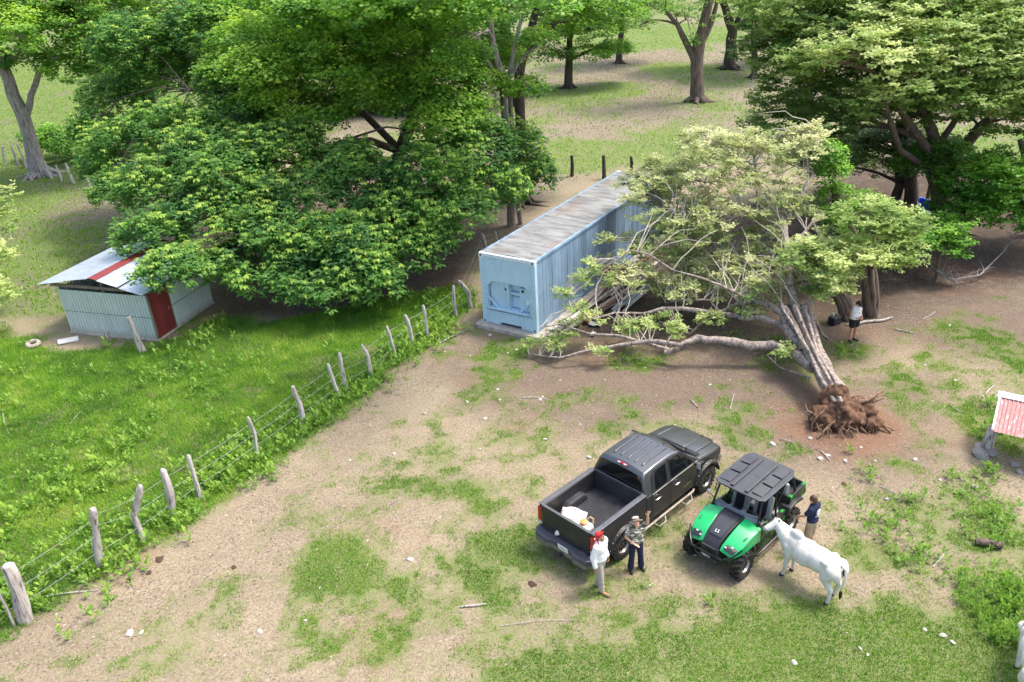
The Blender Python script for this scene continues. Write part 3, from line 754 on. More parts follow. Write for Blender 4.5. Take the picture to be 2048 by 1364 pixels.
    for y in (.05, Ly - .05):
        for xe, ze in ((ex, ez), (lx, lz)):
            MB().bar((rx, y, rz - .06), (xe - .12 * (1 if xe > 0 else -1), y, ze - .03), .05, .08).build('rafter', M_timber, s)
    for t in (.35, .9):
        for xe, ze in ((ex, ez), (lx, lz)):
            MB().bar((rx + (xe - rx) * t, ya + .05, rz + (ze - rz) * t - .04), (rx + (xe - rx) * t, yb - .05, rz + (ze - rz) * t - .04), .05, .06).build('purlin', M_timber, s)
    MB().tube([(1.82, -.10, .02), (1.82, -.10, .24), (1.90, -.06, .26)], .035, 8).build('drain_pipe', mat('white_pvc', (.62, .58, .50), .5), s, smooth=True)
    return s
shed()

# ---------------------------------------------------------------- wire fence of crooked posts
def up_to(base, px, py):
    """point above base (same depth) seen at a pixel of the survey"""
    return at(px, py, base.y)
POSTS = [ # base, middle or None, top, radius
    ((51, 1240), None, (14, 1128), .145), ((200, 1136), (188, 1062), (185, 1016), .095), ((287, 1080), (264, 1036), (281, 970), .090), ((347, 1036), (340, 985), (325, 938), .090), ((400, 998), None, (376, 910), .070),
    ((516, 914), (508, 870), (496, 834), .060), ((609, 848), None, (585, 772), .080), ((679, 795), None, (655, 727), .062), ((694, 783), (683, 735), (678, 705), .070), ((743, 755), (735, 715), (723, 689), .070), ((791, 714), None, (773, 652), .060),
    ((826, 690), (818, 655), (810, 630), .070), ((856, 676), None, (846, 610), .062), ((912, 635), None, (907, 571), .070), ((941, 616), (937, 585), (917, 561), .085), ((974, 505), None, (963, 466), .085), ((998, 492), None, (990, 462), .06)]
fence = empty('wire_fence', onG(51, 1240), 0, 'wire fence on crooked grey weathered posts between the meadow and the dirt yard', 'fence')
FO = Vector(fence.location)
ends = []
for k, (b, m, t, r) in enumerate(POSTS):
    B = onG(*b); T = up_to(B, *t); pts = [B + Vector((0, 0, -.12)), B + Vector((0, 0, .06))]
    Mid = up_to(B, *m) if m else (B + T) / 2 + Vector((rnd.uniform(-.03, .03), rnd.uniform(-.04, .04), 0))
    Mid.y += rnd.uniform(-.05, .05) + (.06 if m else 0)
    pts += [(B + Mid) / 2 + Vector((rnd.uniform(-.02, .02), 0, 0)), Mid, (Mid + T) / 2 + Vector((rnd.uniform(-.02, .02), 0, 0)), T - (T - Mid).normalized() * .05, T]
    rr = [r * 1.05, r * 1.08, r * rnd.uniform(.92, 1.1), r * rnd.uniform(.85, 1.1), r * rnd.uniform(.9, 1.05), r * .85, r * .45]
    MB().tube([p - FO for p in pts], rr, 9, wob=.34, seed=k).build('post', M_greywood, fence, smooth=True, angle=50)
    ends.append((B, T, Mid))
for i in range(len(ends) - 1):
    if i == 13 - 0 and False: continue
    for h in (.28, .55, .82):
        a = ends[i][0].lerp(ends[i][1], h); b = ends[i + 1][0].lerp(ends[i + 1][1], h)
        if h > .5 and ends[i][2] is not None and i in (1, 2): a = ends[i][2].lerp(ends[i][1], (h - .5) * 2)
        c = (a + b) / 2 - Vector((0, 0, .015 * (b - a).length))
        MB().tube([a - FO, c - FO, b - FO], .0055, 5).build('wire', M_wire, fence, smooth=True)
# strands running on past the frame from the corner post
for h in (.28, .55, .82):
    a = ends[0][0].lerp(ends[0][1], h); MB().tube([a - FO, a - FO + Vector((-3.2, -1.6, -.03))], .0055, 5).build('wire', M_wire, fence)
B = onG(29, 1252); T = up_to(B, -12, 1168)
o = MB().tube([B + Vector((0, 0, -.05)), (B + T) / 2 + Vector((.02, 0, 0)), T], [.035, .03, .022], 7, wob=.3).build('prop_stick', M_greywood, None, smooth=True)
tag(o, 'thin grey stick propped against the thick corner fence post', 'stick')
# old post standing by the shed
B = onG(286, 703); T = up_to(B, 258, 634)
o = MB().tube([B - Vector((0, 0, .1)), B.lerp(T, .35) + Vector((-.03, 0, 0)), B.lerp(T, .7), T], [.14, .125, .115, .09], 9, wob=.3, seed=5).build('old_post', M_greywood, None, smooth=True, angle=50)
tag(o, 'thick weathered post leaning in front of the corrugated shed wall', 'post')
# fence at the back: dark posts beyond the container
bf = empty('dark_post_fence', onG(1207, 357), 0, 'low fence of dark posts in the pasture beyond the container', 'fence'); BO = Vector(bf.location)
pe = []
for k, (b, t, r) in enumerate((((1144, 353), (1143, 311), .12), ((1209, 358), (1207, 311), .13), ((1262, 345), (1262, 313), .12), ((1040, 352), (1040, 318), .09), ((930, 350), (930, 316), .10))):
    B = onG(*b); T = up_to(B, *t)
    MB().tube([B - BO - Vector((0, 0, .1)), B.lerp(T, .5) - BO + Vector((rnd.uniform(-.05, .05), 0, 0)), T - BO], [r, r * .9, r * .75], 8, wob=.3, seed=k + 40).build('post', mat('dark_post', (.055, .045, .038), .95, var=.5), bf, smooth=True)
    pe.append((B, T))
pe.sort(key=lambda q: q[0].x)
for i in range(len(pe) - 1):
    for h in (.45, .85): MB().tube([pe[i][0].lerp(pe[i][1], h) - BO, pe[i + 1][0].lerp(pe[i + 1][1], h) - BO], .006, 4).build('wire', M_wire, bf)
lf = empty('pale_post_fence', onG(120, 360), 0, 'fence of thin pale posts below the big grey trunk at the meadow edge', 'fence'); LO = Vector(lf.location)
pe = []
for k, (b, t, r) in enumerate((((12, 330), (4, 292), .10), ((38, 335), (22, 290), .10), ((54, 336), (34, 288), .10), ((104, 357), (88, 322), .12), ((124, 362), (111, 330), .08), ((148, 366), (131, 326), .09), ((183, 378), (162, 325), .10), ((222, 392), (214, 360), .08))):
    B = onG(*b); T = up_to(B, *t)
    MB().tube([B - LO - Vector((0, 0, .1)), B.lerp(T, .5) - LO + Vector((rnd.uniform(-.05, .05), 0, 0)), T - LO], [r, r * .9, r * .75], 8, wob=.3, seed=k + 60).build('post', M_greywood, lf, smooth=True)
    pe.append((B, T))
for i in range(len(pe) - 1):
    for h in (.4, .8): MB().tube([pe[i][0].lerp(pe[i][1], h) - LO, pe[i + 1][0].lerp(pe[i + 1][1], h) - LO], .006, 4).build('wire', M_wire, lf)

# ---------------------------------------------------------------- low feeder shelter with the red roof
def shelter():
    A = G(1997, 783, 1.62); B_ = G(2050, 794, 1.62); ux = (B_ - A); ux.z = 0; ux.normalize(); vy = Vector((-ux.y, ux.x, 0))
    O = A.copy(); O.z = 0; ang = math.atan2(ux.y, ux.x)
    s = empty('feeder_shelter', (O.x, O.y, gz1(O.x, O.y)), ang, 'low cattle shelter with peeling red corrugated roof and white ridge on gnarled posts', 'shelter')
    Lx = 3.2; zr = 1.62
    M_red = stained('peeling_red_roof', (0.46, 0.215, 0.20), (0.64, 0.58, 0.56), streak=(9, 2.2, 1), scale=2.6, thr=(.56, .60), base2=(.54, .28, .26), rough=.7)
    ln = Vector((0, -1.12, -.60)); lf_ = Vector((0, .62, -.32))
    for k in range(3):
        w = Lx / 3 + .03
        corr((.03 + k * Lx / 3, -.03, zr - .01 - .006 * k), (1, 0, 0), ln, w, ln.length, .10, .016).build('roof_sheet', M_red, s, smooth=True, angle=30)
        corr((-.05 + k * Lx / 3, .03, zr - .01 - .006 * k), (1, 0, 0), lf_, w, lf_.length, .10, .016).build('roof_sheet', M_red, s, smooth=True, angle=30)
    mw = mat('white_ridge', (.78, .77, .76), .5, var=.06)
    MB().add([(0, -.17, zr - .055), (Lx, -.17, zr - .055), (Lx, 0, zr + .035), (0, 0, zr + .035), (0, .05, zr + .008), (Lx, .05, zr + .008)], [(0, 1, 2, 3), (3, 2, 5, 4)]).build('ridge_cap', mw, s)
    MB().bar((.06, -.06, zr - .02), (.06, -1.12, zr - .58), .05, .03).build('edge_trim', mw, s)
    for x, y in ((.14, -.55), (Lx - .3, -.55)):
        b = Vector((x - .10, y - .02, -.1))
        MB().tube([b, b + Vector((.02, 0, .45)), b + Vector((.03, .04, .75)), b + Vector((.16, .25, 1.05)), b + Vector((.12, .45, 1.5))], [.15, .14, .13, .10, .08], 9, wob=.3, seed=3).build('post', M_greywood, s, smooth=True, angle=50)
    MB().bar((.02, .0, zr - .1), (Lx, .0, zr - .1), .08, .1).build('ridge_beam', M_timber, s)
    MB().bar((.02, -.85, zr - .52), (Lx, -.85, zr - .52), .07, .07).build('purlin', M_timber, s)
    for x in (.1, 1.6, 3.0): MB().bar((x, 0, zr - .08), (x, .6, zr - .38), .06, .06).build('rafter', M_timber, s)
shelter()
# ---------------------------------------------------------------- vehicles
M_paint_sky = mat('sky_lightened_paint', (0.100, 0.105, 0.112), .30, .65, var=.10, scale=2, coat=.8)  # base lightened to stand in for sky reflected on roof and hood
M_paint_dust = stained('dusty_dark_paint', (0.040, 0.041, 0.043), (0.085, 0.072, 0.060), streak=(1, 1, 1), scale=1.6, thr=(.5, .85), rough=.38, metal=.4, bump=0, low=((.13, .105, .08), .95))
M_glass = mat('tinted_glass', (0.006, 0.007, 0.008), .06, var=.2, spec=.8)
M_black = mat('black_plastic', (0.016, 0.016, 0.018), .5, var=.25, scale=10)
M_liner = stained('bed_liner', (0.030, 0.032, 0.037), (0.075, 0.078, 0.088), streak=(1, 1, 1), scale=1.8, thr=(.45, .75), rough=.55, bump=.2)
M_chrome = mat('chrome', (0.62, 0.62, 0.62), .18, 1.0, var=.05)
M_tyre = stained('tyre_rubber', (0.022, 0.022, 0.022), (0.075, 0.062, 0.048), streak=(1, 1, 1), scale=5, thr=(.45, .8), rough=.9)
M_redlens = mat('red_lens', (0.42, 0.012, 0.014), .2, var=.2, coat=.5)
M_clear = mat('clear_lens', (0.60, 0.62, 0.62), .12, .2, var=.1)
M_white = mat('white_plate', (.78, .78, .76), .5, var=.06)
M_dustmetal = mat('dusty_step_metal', (0.30, 0.26, 0.22), .6, .3, var=.25)
def wheel(parent, pos, side, R, Wd, rimR, spokes, rim_m, lug=24, lip_m=None, lugh=.012):
    """wheel > tyre, rim; axle along x, outer face towards side"""
    rot = Matrix.Rotation(math.pi / 2 * side, 4, 'Y')       # local z -> +-x
    w = MB().lathe([(0, -Wd * .3), (rimR * .45, -Wd * .3), (rimR * .45, Wd * .18), (0, Wd * .18)], 18, rot).build('wheel', M_black, parent, smooth=True)
    w.location = pos
    h = Wd / 2
    prof = [(rimR, -h * .8), (rimR + .03, -h * .95), (R * .86, -h), (R * .96, -h * .86), (R - lugh, -h * .6), (R - lugh, h * .6), (R * .96, h * .86), (R * .86, h), (rimR + .03, h * .95), (rimR, h * .8), (rimR - .01, 0)]
    t = MB().lathe(prof, 40, rot, closed=True).build('tyre', M_tyre, w, smooth=True, angle=30)
    tm = MB()
    for k in range(lug):
        for s in (-1, 1):
            a = 2 * math.pi * (k + .25 * (s + 1)) / lug
            M = rot @ Matrix.Rotation(a, 4, 'Z') @ Matrix.Translation((R - lugh * .3, 0, s * h * .5)) @ Matrix.Rotation(s * .5, 4, 'X')
            tm.box((0, 0, 0), (lugh * 2.6, 2 * math.pi * R / lug * .42, h * .85), M=M)
            M2 = rot @ Matrix.Rotation(a, 4, 'Z') @ Matrix.Translation((R * .93, 0, s * h * .93))
            tm.box((0, 0, 0), (R * .13, 2 * math.pi * R / lug * .45, h * .16), M=M2)
    o = tm.build('tread', M_tyre, w)
    r = MB().lathe([(rimR * .98, h * .55), (rimR * 1.03, h * .80), (rimR * .97, h * .86), (rimR * .86, h * .6), (rimR * .84, -h * .3), (rimR * .98, -h * .6)], 32, rot, closed=True)
    r.build('rim', lip_m or rim_m, w, smooth=True, angle=40)
    sp = MB()
    for k in range(spokes):
        a = 2 * math.pi * k / spokes
        M = rot @ Matrix.Rotation(a, 4, 'Z') @ Matrix.Translation((rimR * .52, 0, h * .42))
        sp.box((0, 0, 0), (rimR * .86, rimR * .20, h * .22), M=M)
    sp.lathe([(0, h * .30), (rimR * .24, h * .30), (rimR * .22, h * .62), (0, h * .62)], 16, rot).build('spokes', rim_m, w, bevel=.006)
    MB().lathe([(0, -h * .2), (rimR * .84, -h * .2), (rimR * .84, -h * .1), (0, -h * .1)], 20, rot).build('brake_disc', M_black, w)
    return w

def truck():
    s_ = .95; az = math.radians(47.4)
    o = G(1244.5, 1112); rr = Vector((math.cos(az), -math.sin(az), 0)); o = o - rr * .93 * s_
    T = empty('pickup_truck', (o.x, o.y, gz1(o.x, o.y)), -az, 'dark grey double cab pickup truck with open bed parked on the dirt', 'pickup truck')
    T.scale = (s_, s_, s_)
    AX = 3.70; RW = .42; AR = .51
    def arch(cy, z0, n=12):
        a0 = math.asin((z0 - RW) / AR) if z0 > RW else 0
        return [(cy + AR * math.cos(math.pi - a0 - (math.pi - 2 * a0) * k / n), RW + AR * math.sin(math.pi - a0 - (math.pi - 2 * a0) * k / n)) for k in range(n + 1)]
    def shape(x, y, z):
        f = 1.0
        if z < .75: f *= .955 + .045 * (z - .45) / .3 if z > .45 else .955
        if z > 1.05: f *= 1 - .05 * min(1, (z - 1.05) / .3)
        if y > 4.05: f *= 1 - .17 * ((y - 4.05) / .57) ** 2
        if y > 3.3 and z > 1.0:
            z -= .075 * (x / .97) ** 2 * min(1, (y - 3.2) / .3)
        if y < -.7: f *= 1 - .03 * ((-.7 - y) / .4) ** 2
        return (x * f, y, z)
    low = [(.985, .50)] + [(2.0, .49)] + [(3.10, .50)] + arch(AX, .52) + [(4.40, .52), (4.60, .56), (4.64, .80), (4.60, 1.04), (4.50, 1.15), (4.2, 1.21), (3.8, 1.26), (3.42, 1.30), (3.0, 1.30), (.985, 1.30)]
    body = MB().prism(low, 'x', -.97, .97, 10, shape).build('body', M_paint_dust, T, smooth=True, angle=28, bevel=.03, seg=3)
    # bonnet with raised centre
    def hoodf(x, y, z):
        q = shape(x, y, z); return q
    hood = MB().prism([(3.40, 1.20), (3.40, 1.325), (3.8, 1.285), (4.2, 1.238), (4.46, 1.185), (4.52, 1.10)], 'x', -.66, .66, 8, hoodf).build('hood', M_paint_sky, T, smooth=True, angle=28, bevel=.02, seg=3)
    MB().prism([(3.46, 1.28), (3.46, 1.352), (4.0, 1.298), (4.40, 1.225), (4.44, 1.19)], 'x', -.34, .34, 6, hoodf).build('hood_bulge', M_paint_sky, hood, smooth=True, angle=28, bevel=.02, seg=3)
    for sx in (-1, 1):
        MB().prism([(3.36, 1.24), (3.36, 1.318), (3.8, 1.275), (4.2, 1.225), (4.45, 1.165), (4.52, 1.08)], 'x', sx * .68, sx * .93, 4, hoodf).build('fender_top', M_paint_sky, T, smooth=True, angle=28, bevel=.025, seg=3)
    # cab
    ZB, ZT = 1.28, 1.95
    def hw(z): return .925 * (1 - .25 * max(0, min(1, (z - ZB) / (ZT - ZB))))
    def cabf(x, y, z):
        xx = x * hw(z)
        if z > 1.8: z -= .045 * x * x
        return (xx, y - (.05 * x * x if y < 1.4 else -0.0) + (.0 if y < 2.4 else -.12 * x * x), z)
    cab = MB().prism([(1.0, 1.27), (1.10, 1.84), (1.20, 1.915), (1.6, 1.945), (2.2, 1.95), (2.55, 1.925), (2.72, 1.87), (3.50, 1.27)], 'x', -1, 1, 10, cabf).build('cab', M_paint_sky, T, smooth=True, angle=28, bevel=.035, seg=3)
    for x in (-.46, -.23, 0, .23, .46):
        MB().prism([(1.36, 1.90), (1.36, 1.948 - .02 * x * x), (1.5, 1.962 - .02 * x * x), (2.25, 1.968 - .02 * x * x), (2.4, 1.955 - .02 * x * x), (2.4, 1.90)], 'x', x - .022, x + .022).build('roof_rib', M_paint_sky, cab, bevel=.006)
    def side_glass(name, pts, parent, sx, off=.012, m=M_glass):
        v = []
        for t in (0, 1):
            for (y, z) in pts: v.append((sx * (hw(z) + off - .03 * t), y, z))
        n = len(pts)
        f = [tuple(range(n)), tuple(range(n, 2 * n))[::-1]] + [(i, (i + 1) % n, n + (i + 1) % n, n + i) for i in range(n)]
        return MB().add(v, f).build(name, m, parent)
    for sx in (-1, 1):
        d = side_glass('door_trim', [(2.0, 1.31), (3.20, 1.31), (2.66, 1.82), (2.10, 1.85)], cab, sx, .007, M_black)
        side_glass('window', [(2.05, 1.345), (3.05, 1.345), (2.62, 1.775), (2.13, 1.81)], cab, sx)
        side_glass('door_trim', [(1.22, 1.31), (1.95, 1.31), (2.03, 1.85), (1.50, 1.83), (1.34, 1.72)], cab, sx, .007, M_black)
        side_glass('window', [(1.38, 1.345), (1.89, 1.345), (1.96, 1.81), (1.55, 1.79), (1.45, 1.68)], cab, sx)
        MB().bar((sx * .955, 1.2, 1.305), (sx * .94, 3.2, 1.305), .02, .025).build('window_moulding', M_chrome, cab)
        for y in (1.18, 1.98, 3.24): MB().box((sx * .968, y, .92), (.012, .012, .72)).build('door_gap', M_darkgap, body)
        MB().box((sx * .972, 2.1, .57), (.012, 2.2, .012)).build('door_gap', M_darkgap, body)
        for y in (1.30, 2.16):
            MB().tube([(sx * .965, y, 1.10), (sx * 1.0, y + .02, 1.105), (sx * 1.0, y + .18, 1.11), (sx * .965, y + .20, 1.11)], .016, 7).build('door_handle', M_chrome, body, smooth=True)
        mr = MB().box((sx * 1.13, 3.05, 1.34), (.15, .10, .25)).build('mirror', M_black, T, bevel=.035, seg=3)
        MB().bar((sx * .92, 3.08, 1.30), (sx * 1.08, 3.06, 1.30), .06, .05).build('mirror_arm', M_black, mr)
        MB().box((sx * 1.13, 2.995, 1.34), (.12, .006, .21)).build('mirror_glass', M_clear, mr)
        # flares
        for cy in (0, AX):
            pts = [(cy + (AR + .015) * math.cos(t), RW + (AR + .015) * math.sin(t)) for t in np.linspace(math.radians(8), math.radians(172), 17)]
            fl = MB()
            outr = [(cy + (AR + .10) * math.cos(t), RW + (AR + .10) * math.sin(t)) for t in np.linspace(math.radians(8), math.radians(172), 17)]
            v = []; f = []
            for (a, b), (c_, d_) in zip(pts, outr): v += [(sx * .93, a, b), (sx * 1.04, a, b), (sx * 1.035, (a + c_) / 2, (b + d_) / 2), (sx * .955, c_, d_)]
            for i in range(16):
                for k in range(3): f.append((4 * i + k, 4 * i + 4 + k, 4 * i + 5 + k, 4 * i + 1 + k))
            F_ = fl.add(v, f).build('fender_flare', M_black, T, smooth=True, angle=50)
            for i in range(1, 16, 2):
                a, b = outr[i]; MB().ell((sx * 1.005, a * .9 + pts[i][0] * .1, b * .9 + pts[i][1] * .1), .014, 6, 5).build('flare_bolt', M_chrome, F_)
        # tubular side step with two hoops
        st = MB().tube([(sx * .95, .62, .42), (sx * .99, .70, .40), (sx * .99, 3.0, .40), (sx * .95, 3.1, .42)], .035, 8).build('side_step', M_dustmetal, T, smooth=True)
        for y in (1.25, 2.45):
            MB().tube([(sx * .99, y - .02, .39), (sx * 1.12, y + .06, .30), (sx * 1.12, y + .34, .30), (sx * .99, y + .46, .39)], .022, 7).build('step_hoop', M_dustmetal, st, smooth=True)
        # lights
        MB().prism([(4.22, .98), (4.60, .94), (4.58, 1.07), (4.36, 1.12)], 'x', sx * .60, sx * .90, 3, lambda x, y, z: (lambda q: (q[0] * 1.01, q[1] + .012, q[2]))(shape(x, y, z))).build('headlight', M_clear, T, bevel=.01)
    # front and rear glass
    def end_glass(name, y0, z0, y1, z1, w0, w1, nrm, k, m=M_glass, t=.012):
        v = []; n = 6
        for j in (0, 1):
            for i in range(n + 1):
                u = -1 + 2 * i / n; y = (y0, y1)[j]; z = (z0, z1)[j]; w = (w0, w1)[j]
                v.append((u * w, y - k * (u * w / .9) ** 2 + nrm[0] * t, z + nrm[1] * t - (.03 * u * u if j and z > 1.8 else 0)))
        f = [(i, i + 1, n + 2 + i, n + 1 + i) for i in range(n)]
        return MB().add(v, f).build(name, m, cab, smooth=True)
    end_glass('rear_window', 1.025, 1.36, 1.095, 1.80, .80, .655, (-1, .12), .05)
    end_glass('windshield', 3.42, 1.345, 2.80, 1.825, .80, .66, (.6, .75), .12)
    for sx in (-1, 1): MB().bar((sx * .1 + .25, 3.47, 1.335), (sx * .42 + .1, 3.36, 1.42), .02, .02).build('wiper', M_black, cab)
    MB().prism([(3.36, 1.25), (3.36, 1.33), (3.52, 1.315), (3.52, 1.25)], 'x', -.78, .78, 6).build('cowl', M_black, T)
    bl_ = MB().box((.0, 1.135, 1.885), (.34, .05, .05), rot=(.5, 0, 0)).build('brake_light', M_redlens, cab, bevel=.01)
    for x in (-.10, .10): MB().box((x, 1.115, 1.893), (.09, .03, .04), rot=(.5, 0, 0)).build('cargo_lamp', M_clear, bl_)
    MB().box((.31, 2.52, 1.955), (.03, .05, .03)).build('roof_antenna', M_black, cab, bevel=.008)
    # grille and bumper at the front
    MB().box((0, 4.63, .93), (1.0, .06, .26)).build('grille', M_black, T, bevel=.02)
    MB().prism([(-.86, 4.40), (.86, 4.40), (.84, 4.62), (.55, 4.74), (-.55, 4.74), (-.84, 4.62)], 'z', .50, .76).build('front_bumper', M_paint_sky, T, bevel=.04, seg=3)
    # bed
    wall = [(-1.10, .58), (-.58, .56)] + arch(0, .55) + [(.62, .50), (.965, .50), (.965, 1.40), (-1.10, 1.40)]
    for sx in (-1, 1):
        w_ = MB().prism(wall, 'x', sx * .81, sx * .97, 2, shape).build('bed_side', M_paint_dust, T, smooth=True, angle=28, bevel=.015)
        MB().box((sx * .865, -.07, 1.402), (.135, 2.06, .02)).build('bed_rail', mat('rail_cap', (.10, .105, .115), .4, .2, var=.15), T, bevel=.008)
        MB().prism([(-.44, .80), (.44, .80), (.40, .98), (.28, 1.06), (-.28, 1.06), (-.40, .98)], 'x', sx * .58, sx * .815).build('wheel_tub', M_liner, T, bevel=.05, seg=3)
        MB().box((sx * .805, -.07, 1.08), (.014, 2.03, .62)).build('bed_lining', M_liner, T)
        tl = MB().prism([(-1.125, .88), (-1.125, 1.30), (-1.0, 1.32), (-.98, .90)], 'x', sx * .815, sx * .955).build('tail_light', M_redlens, T, bevel=.015)
        MB().prism([(-1.126, .78), (-1.126, .875), (-1.0, .875), (-1.0, .78)], 'x', sx * .82, sx * .95).build('reverse_lamp', M_clear, tl, bevel=.01)
        MB().tube([(sx * .79, -.9, 1.2), (sx * .78, -.78, 1.2)], .025, 6).build('tie_down', M_chrome, T)
    fl = MB().box((0, -.07, .80), (1.62, 2.04, .03)).build('bed_floor', M_liner, T)
    for k in range(22): MB().box((-.75 + k * .0715, -.07, .822), (.034, 2.02, .022)).build('floor_rib', M_liner, fl)
    MB().box((0, .955, 1.10), (1.62, .03, .60)).build('bed_front', M_liner, T, bevel=.008)
    MB().box((0, .955, 1.405), (1.62, .06, .03)).build('bed_front_rail', M_paint_sky, T, bevel=.008)
    tg = MB().prism([(-1.125, .60), (-1.13, 1.0), (-1.125, 1.41), (-1.055, 1.415), (-1.05, .60)], 'x', -.805, .805, 4).build('tailgate', M_paint_dust, T, smooth=True, angle=28, bevel=.015)
    MB().box((0, -1.09, 1.418), (1.60, .075, .015)).build('tailgate_cap', mat('rail_cap', (.10, .105, .115), .4), tg, bevel=.004)
    MB().box((0, -1.128, 1.13), (.30, .02, .10)).build('tailgate_handle', M_black, tg, bevel=.01)
    text_mesh('lettering', 'TUNDRA', .105, M_chrome, tg, frame((-.53, -1.134, .70), (1, 0, 0), (0, 0, 1), (0, -1, 0)))
    MB().box((.62, -1.132, .70), (.17, .008, .045)).build('badge', M_chrome, tg)
    bp = MB().prism([(-.97, -1.0), (-.97, -1.20), (-.86, -1.33), (-.42, -1.36), (-.34, -1.28), (.34, -1.28), (.42, -1.36), (.86, -1.33), (.97, -1.20), (.97, -1.0)], 'z', .53, .68).build('rear_bumper', mat('bumper_grey', (.075, .08, .095), .55, var=.2), T, bevel=.02, seg=2)
    MB().prism([(-.95, -1.0), (-.95, -1.21), (-.85, -1.335), (-.45, -1.365), (-.36, -1.30), (.36, -1.30), (.45, -1.365), (.85, -1.335), (.95, -1.21), (.95, -1.0)], 'z', .40, .525).build('bumper_skirt', mat('bumper_dust', (.20, .18, .155), .45, .4, var=.2), bp, bevel=.02)
    pl = MB().box((.06, -1.288, .60), (.33, .012, .155), rot=(.12, 0, 0)).build('number_plate', M_white, bp)
    for k in range(6): MB().box((-.03 + k * .037, -1.297, .60), (.012, .004, .06), rot=(.12, 0, 0)).build('plate_mark', mat('plate_grey', (.30, .32, .34), .6), pl)
    MB().box((0, -1.22, .40), (.10, .30, .10)).build('tow_hitch', M_black, T)
    MB().box((0, 1.7, .46), (1.2, 5.0, .16)).build('chassis', M_black, T)
    for sx in (-1, 1):
        tx = text_mesh('lettering', 'TUNDRA', .10, M_chrome, body, frame((sx * .978, 2.72, .80), (0, sx, 0), (0, 0, 1), (sx, 0, 0)))
        MB().box((sx * .935, 3.47, 1.10), (.01, .12, .05)).build('badge', M_chrome, body)
        for y in (0, AX): wheel(T, (sx * .86, y, RW), sx, RW, .285, .225, 8, mat('dark_rim', (.05, .05, .052), .4, .6), 22, mat('rim_lip', (.30, .29, .28), .35, .8))
        for y in (0, AX): MB().lathe([(0, 0), (AR - .01, 0), (AR - .01, .02), (0, .02)], 24, frame((sx * .62, y, RW + .03), (0, 1, 0), (0, 0, 1), (1, 0, 0))).build('wheel_well', M_darkgap, T)
    return T
TRUCK = truck()
# things lying in the bed
def in_truck(x, y, z): return TRUCK.matrix_basis @ Vector((x, y, z))
bpy.context.view_layer.update()
ts = .95; trz = TRUCK.rotation_euler.z
M_tank = mat('white_poly_tank', (.80, .77, .70), .4, var=.05)
sp = empty('sprayer_tank', in_truck(.35, -.80, .835), trz, 'white plastic sprayer tank with orange lid lying in the truck bed', 'tank')
tk = MB().box((0, 0, .21), (.46, .34, .42), taper=.86).build('tank', M_tank, sp, bevel=.07, seg=4)
MB().lathe([(0, .41), (.095, .41), (.10, .47), (.07, .49), (0, .49)], 18).build('lid', mat('orange_lid', (.75, .27, .08), .45), sp, smooth=True, angle=40)
for k in range(5): MB().box((-.10 + k * .05, -.168 + .004 * (k % 2), .30), (.034, .006, .05 - .012 * (k % 2)), rot=(-.08, 0, 0)).build('print_mark', mat('red_print', (.55, .04, .03), .5), tk)
MB().tube([(.25, -.1, .36), (.33, -.08, .32), (.36, 0, .2), (.32, .08, .06), (.24, .12, .04)], .028, 7).build('strap', M_black, sp, smooth=True)
MB().tube([(-.05, .19, .40), (0, .22, .47), (.10, .22, .46), (.12, .19, .36)], .022, 7).build('handle', mat('tan_handle', (.45, .33, .2), .6), sp, smooth=True)
sk = MB()
v = []; f = []; n = 10
for i in range(n + 1):
    for j in range(n + 1):
        u, w = i / n - .5, j / n - .5
        e = max(0, 1 - (2 * u) ** 4) * max(0, 1 - (2 * w) ** 4)
        v.append((u * .62, w * .80, .05 + e * (.34 + .05 * math.sin(9 * u + 4 * w) + .04 * math.cos(11 * w))))
for i in range(n):
    for j in range(n): a = i * (n + 1) + j; f.append((a, a + 1, a + n + 2, a + n + 1))
b_ = [k for k in range((n + 1) ** 2)]
sk.add(v, f).add([(p[0], p[1], .0) for p in v], [q[::-1] for q in f])
sk = sk.build('white_sack', mat('white_sack_cloth', (.82, .76, .66), .8, var=.06, bump=.3), None, smooth=True)
sk.location = in_truck(-.22, -.66, .835); sk.rotation_euler = (.30, .1, trz + .5)
tag(sk, 'white cloth sack lying behind the tailgate in the truck bed', 'sack')

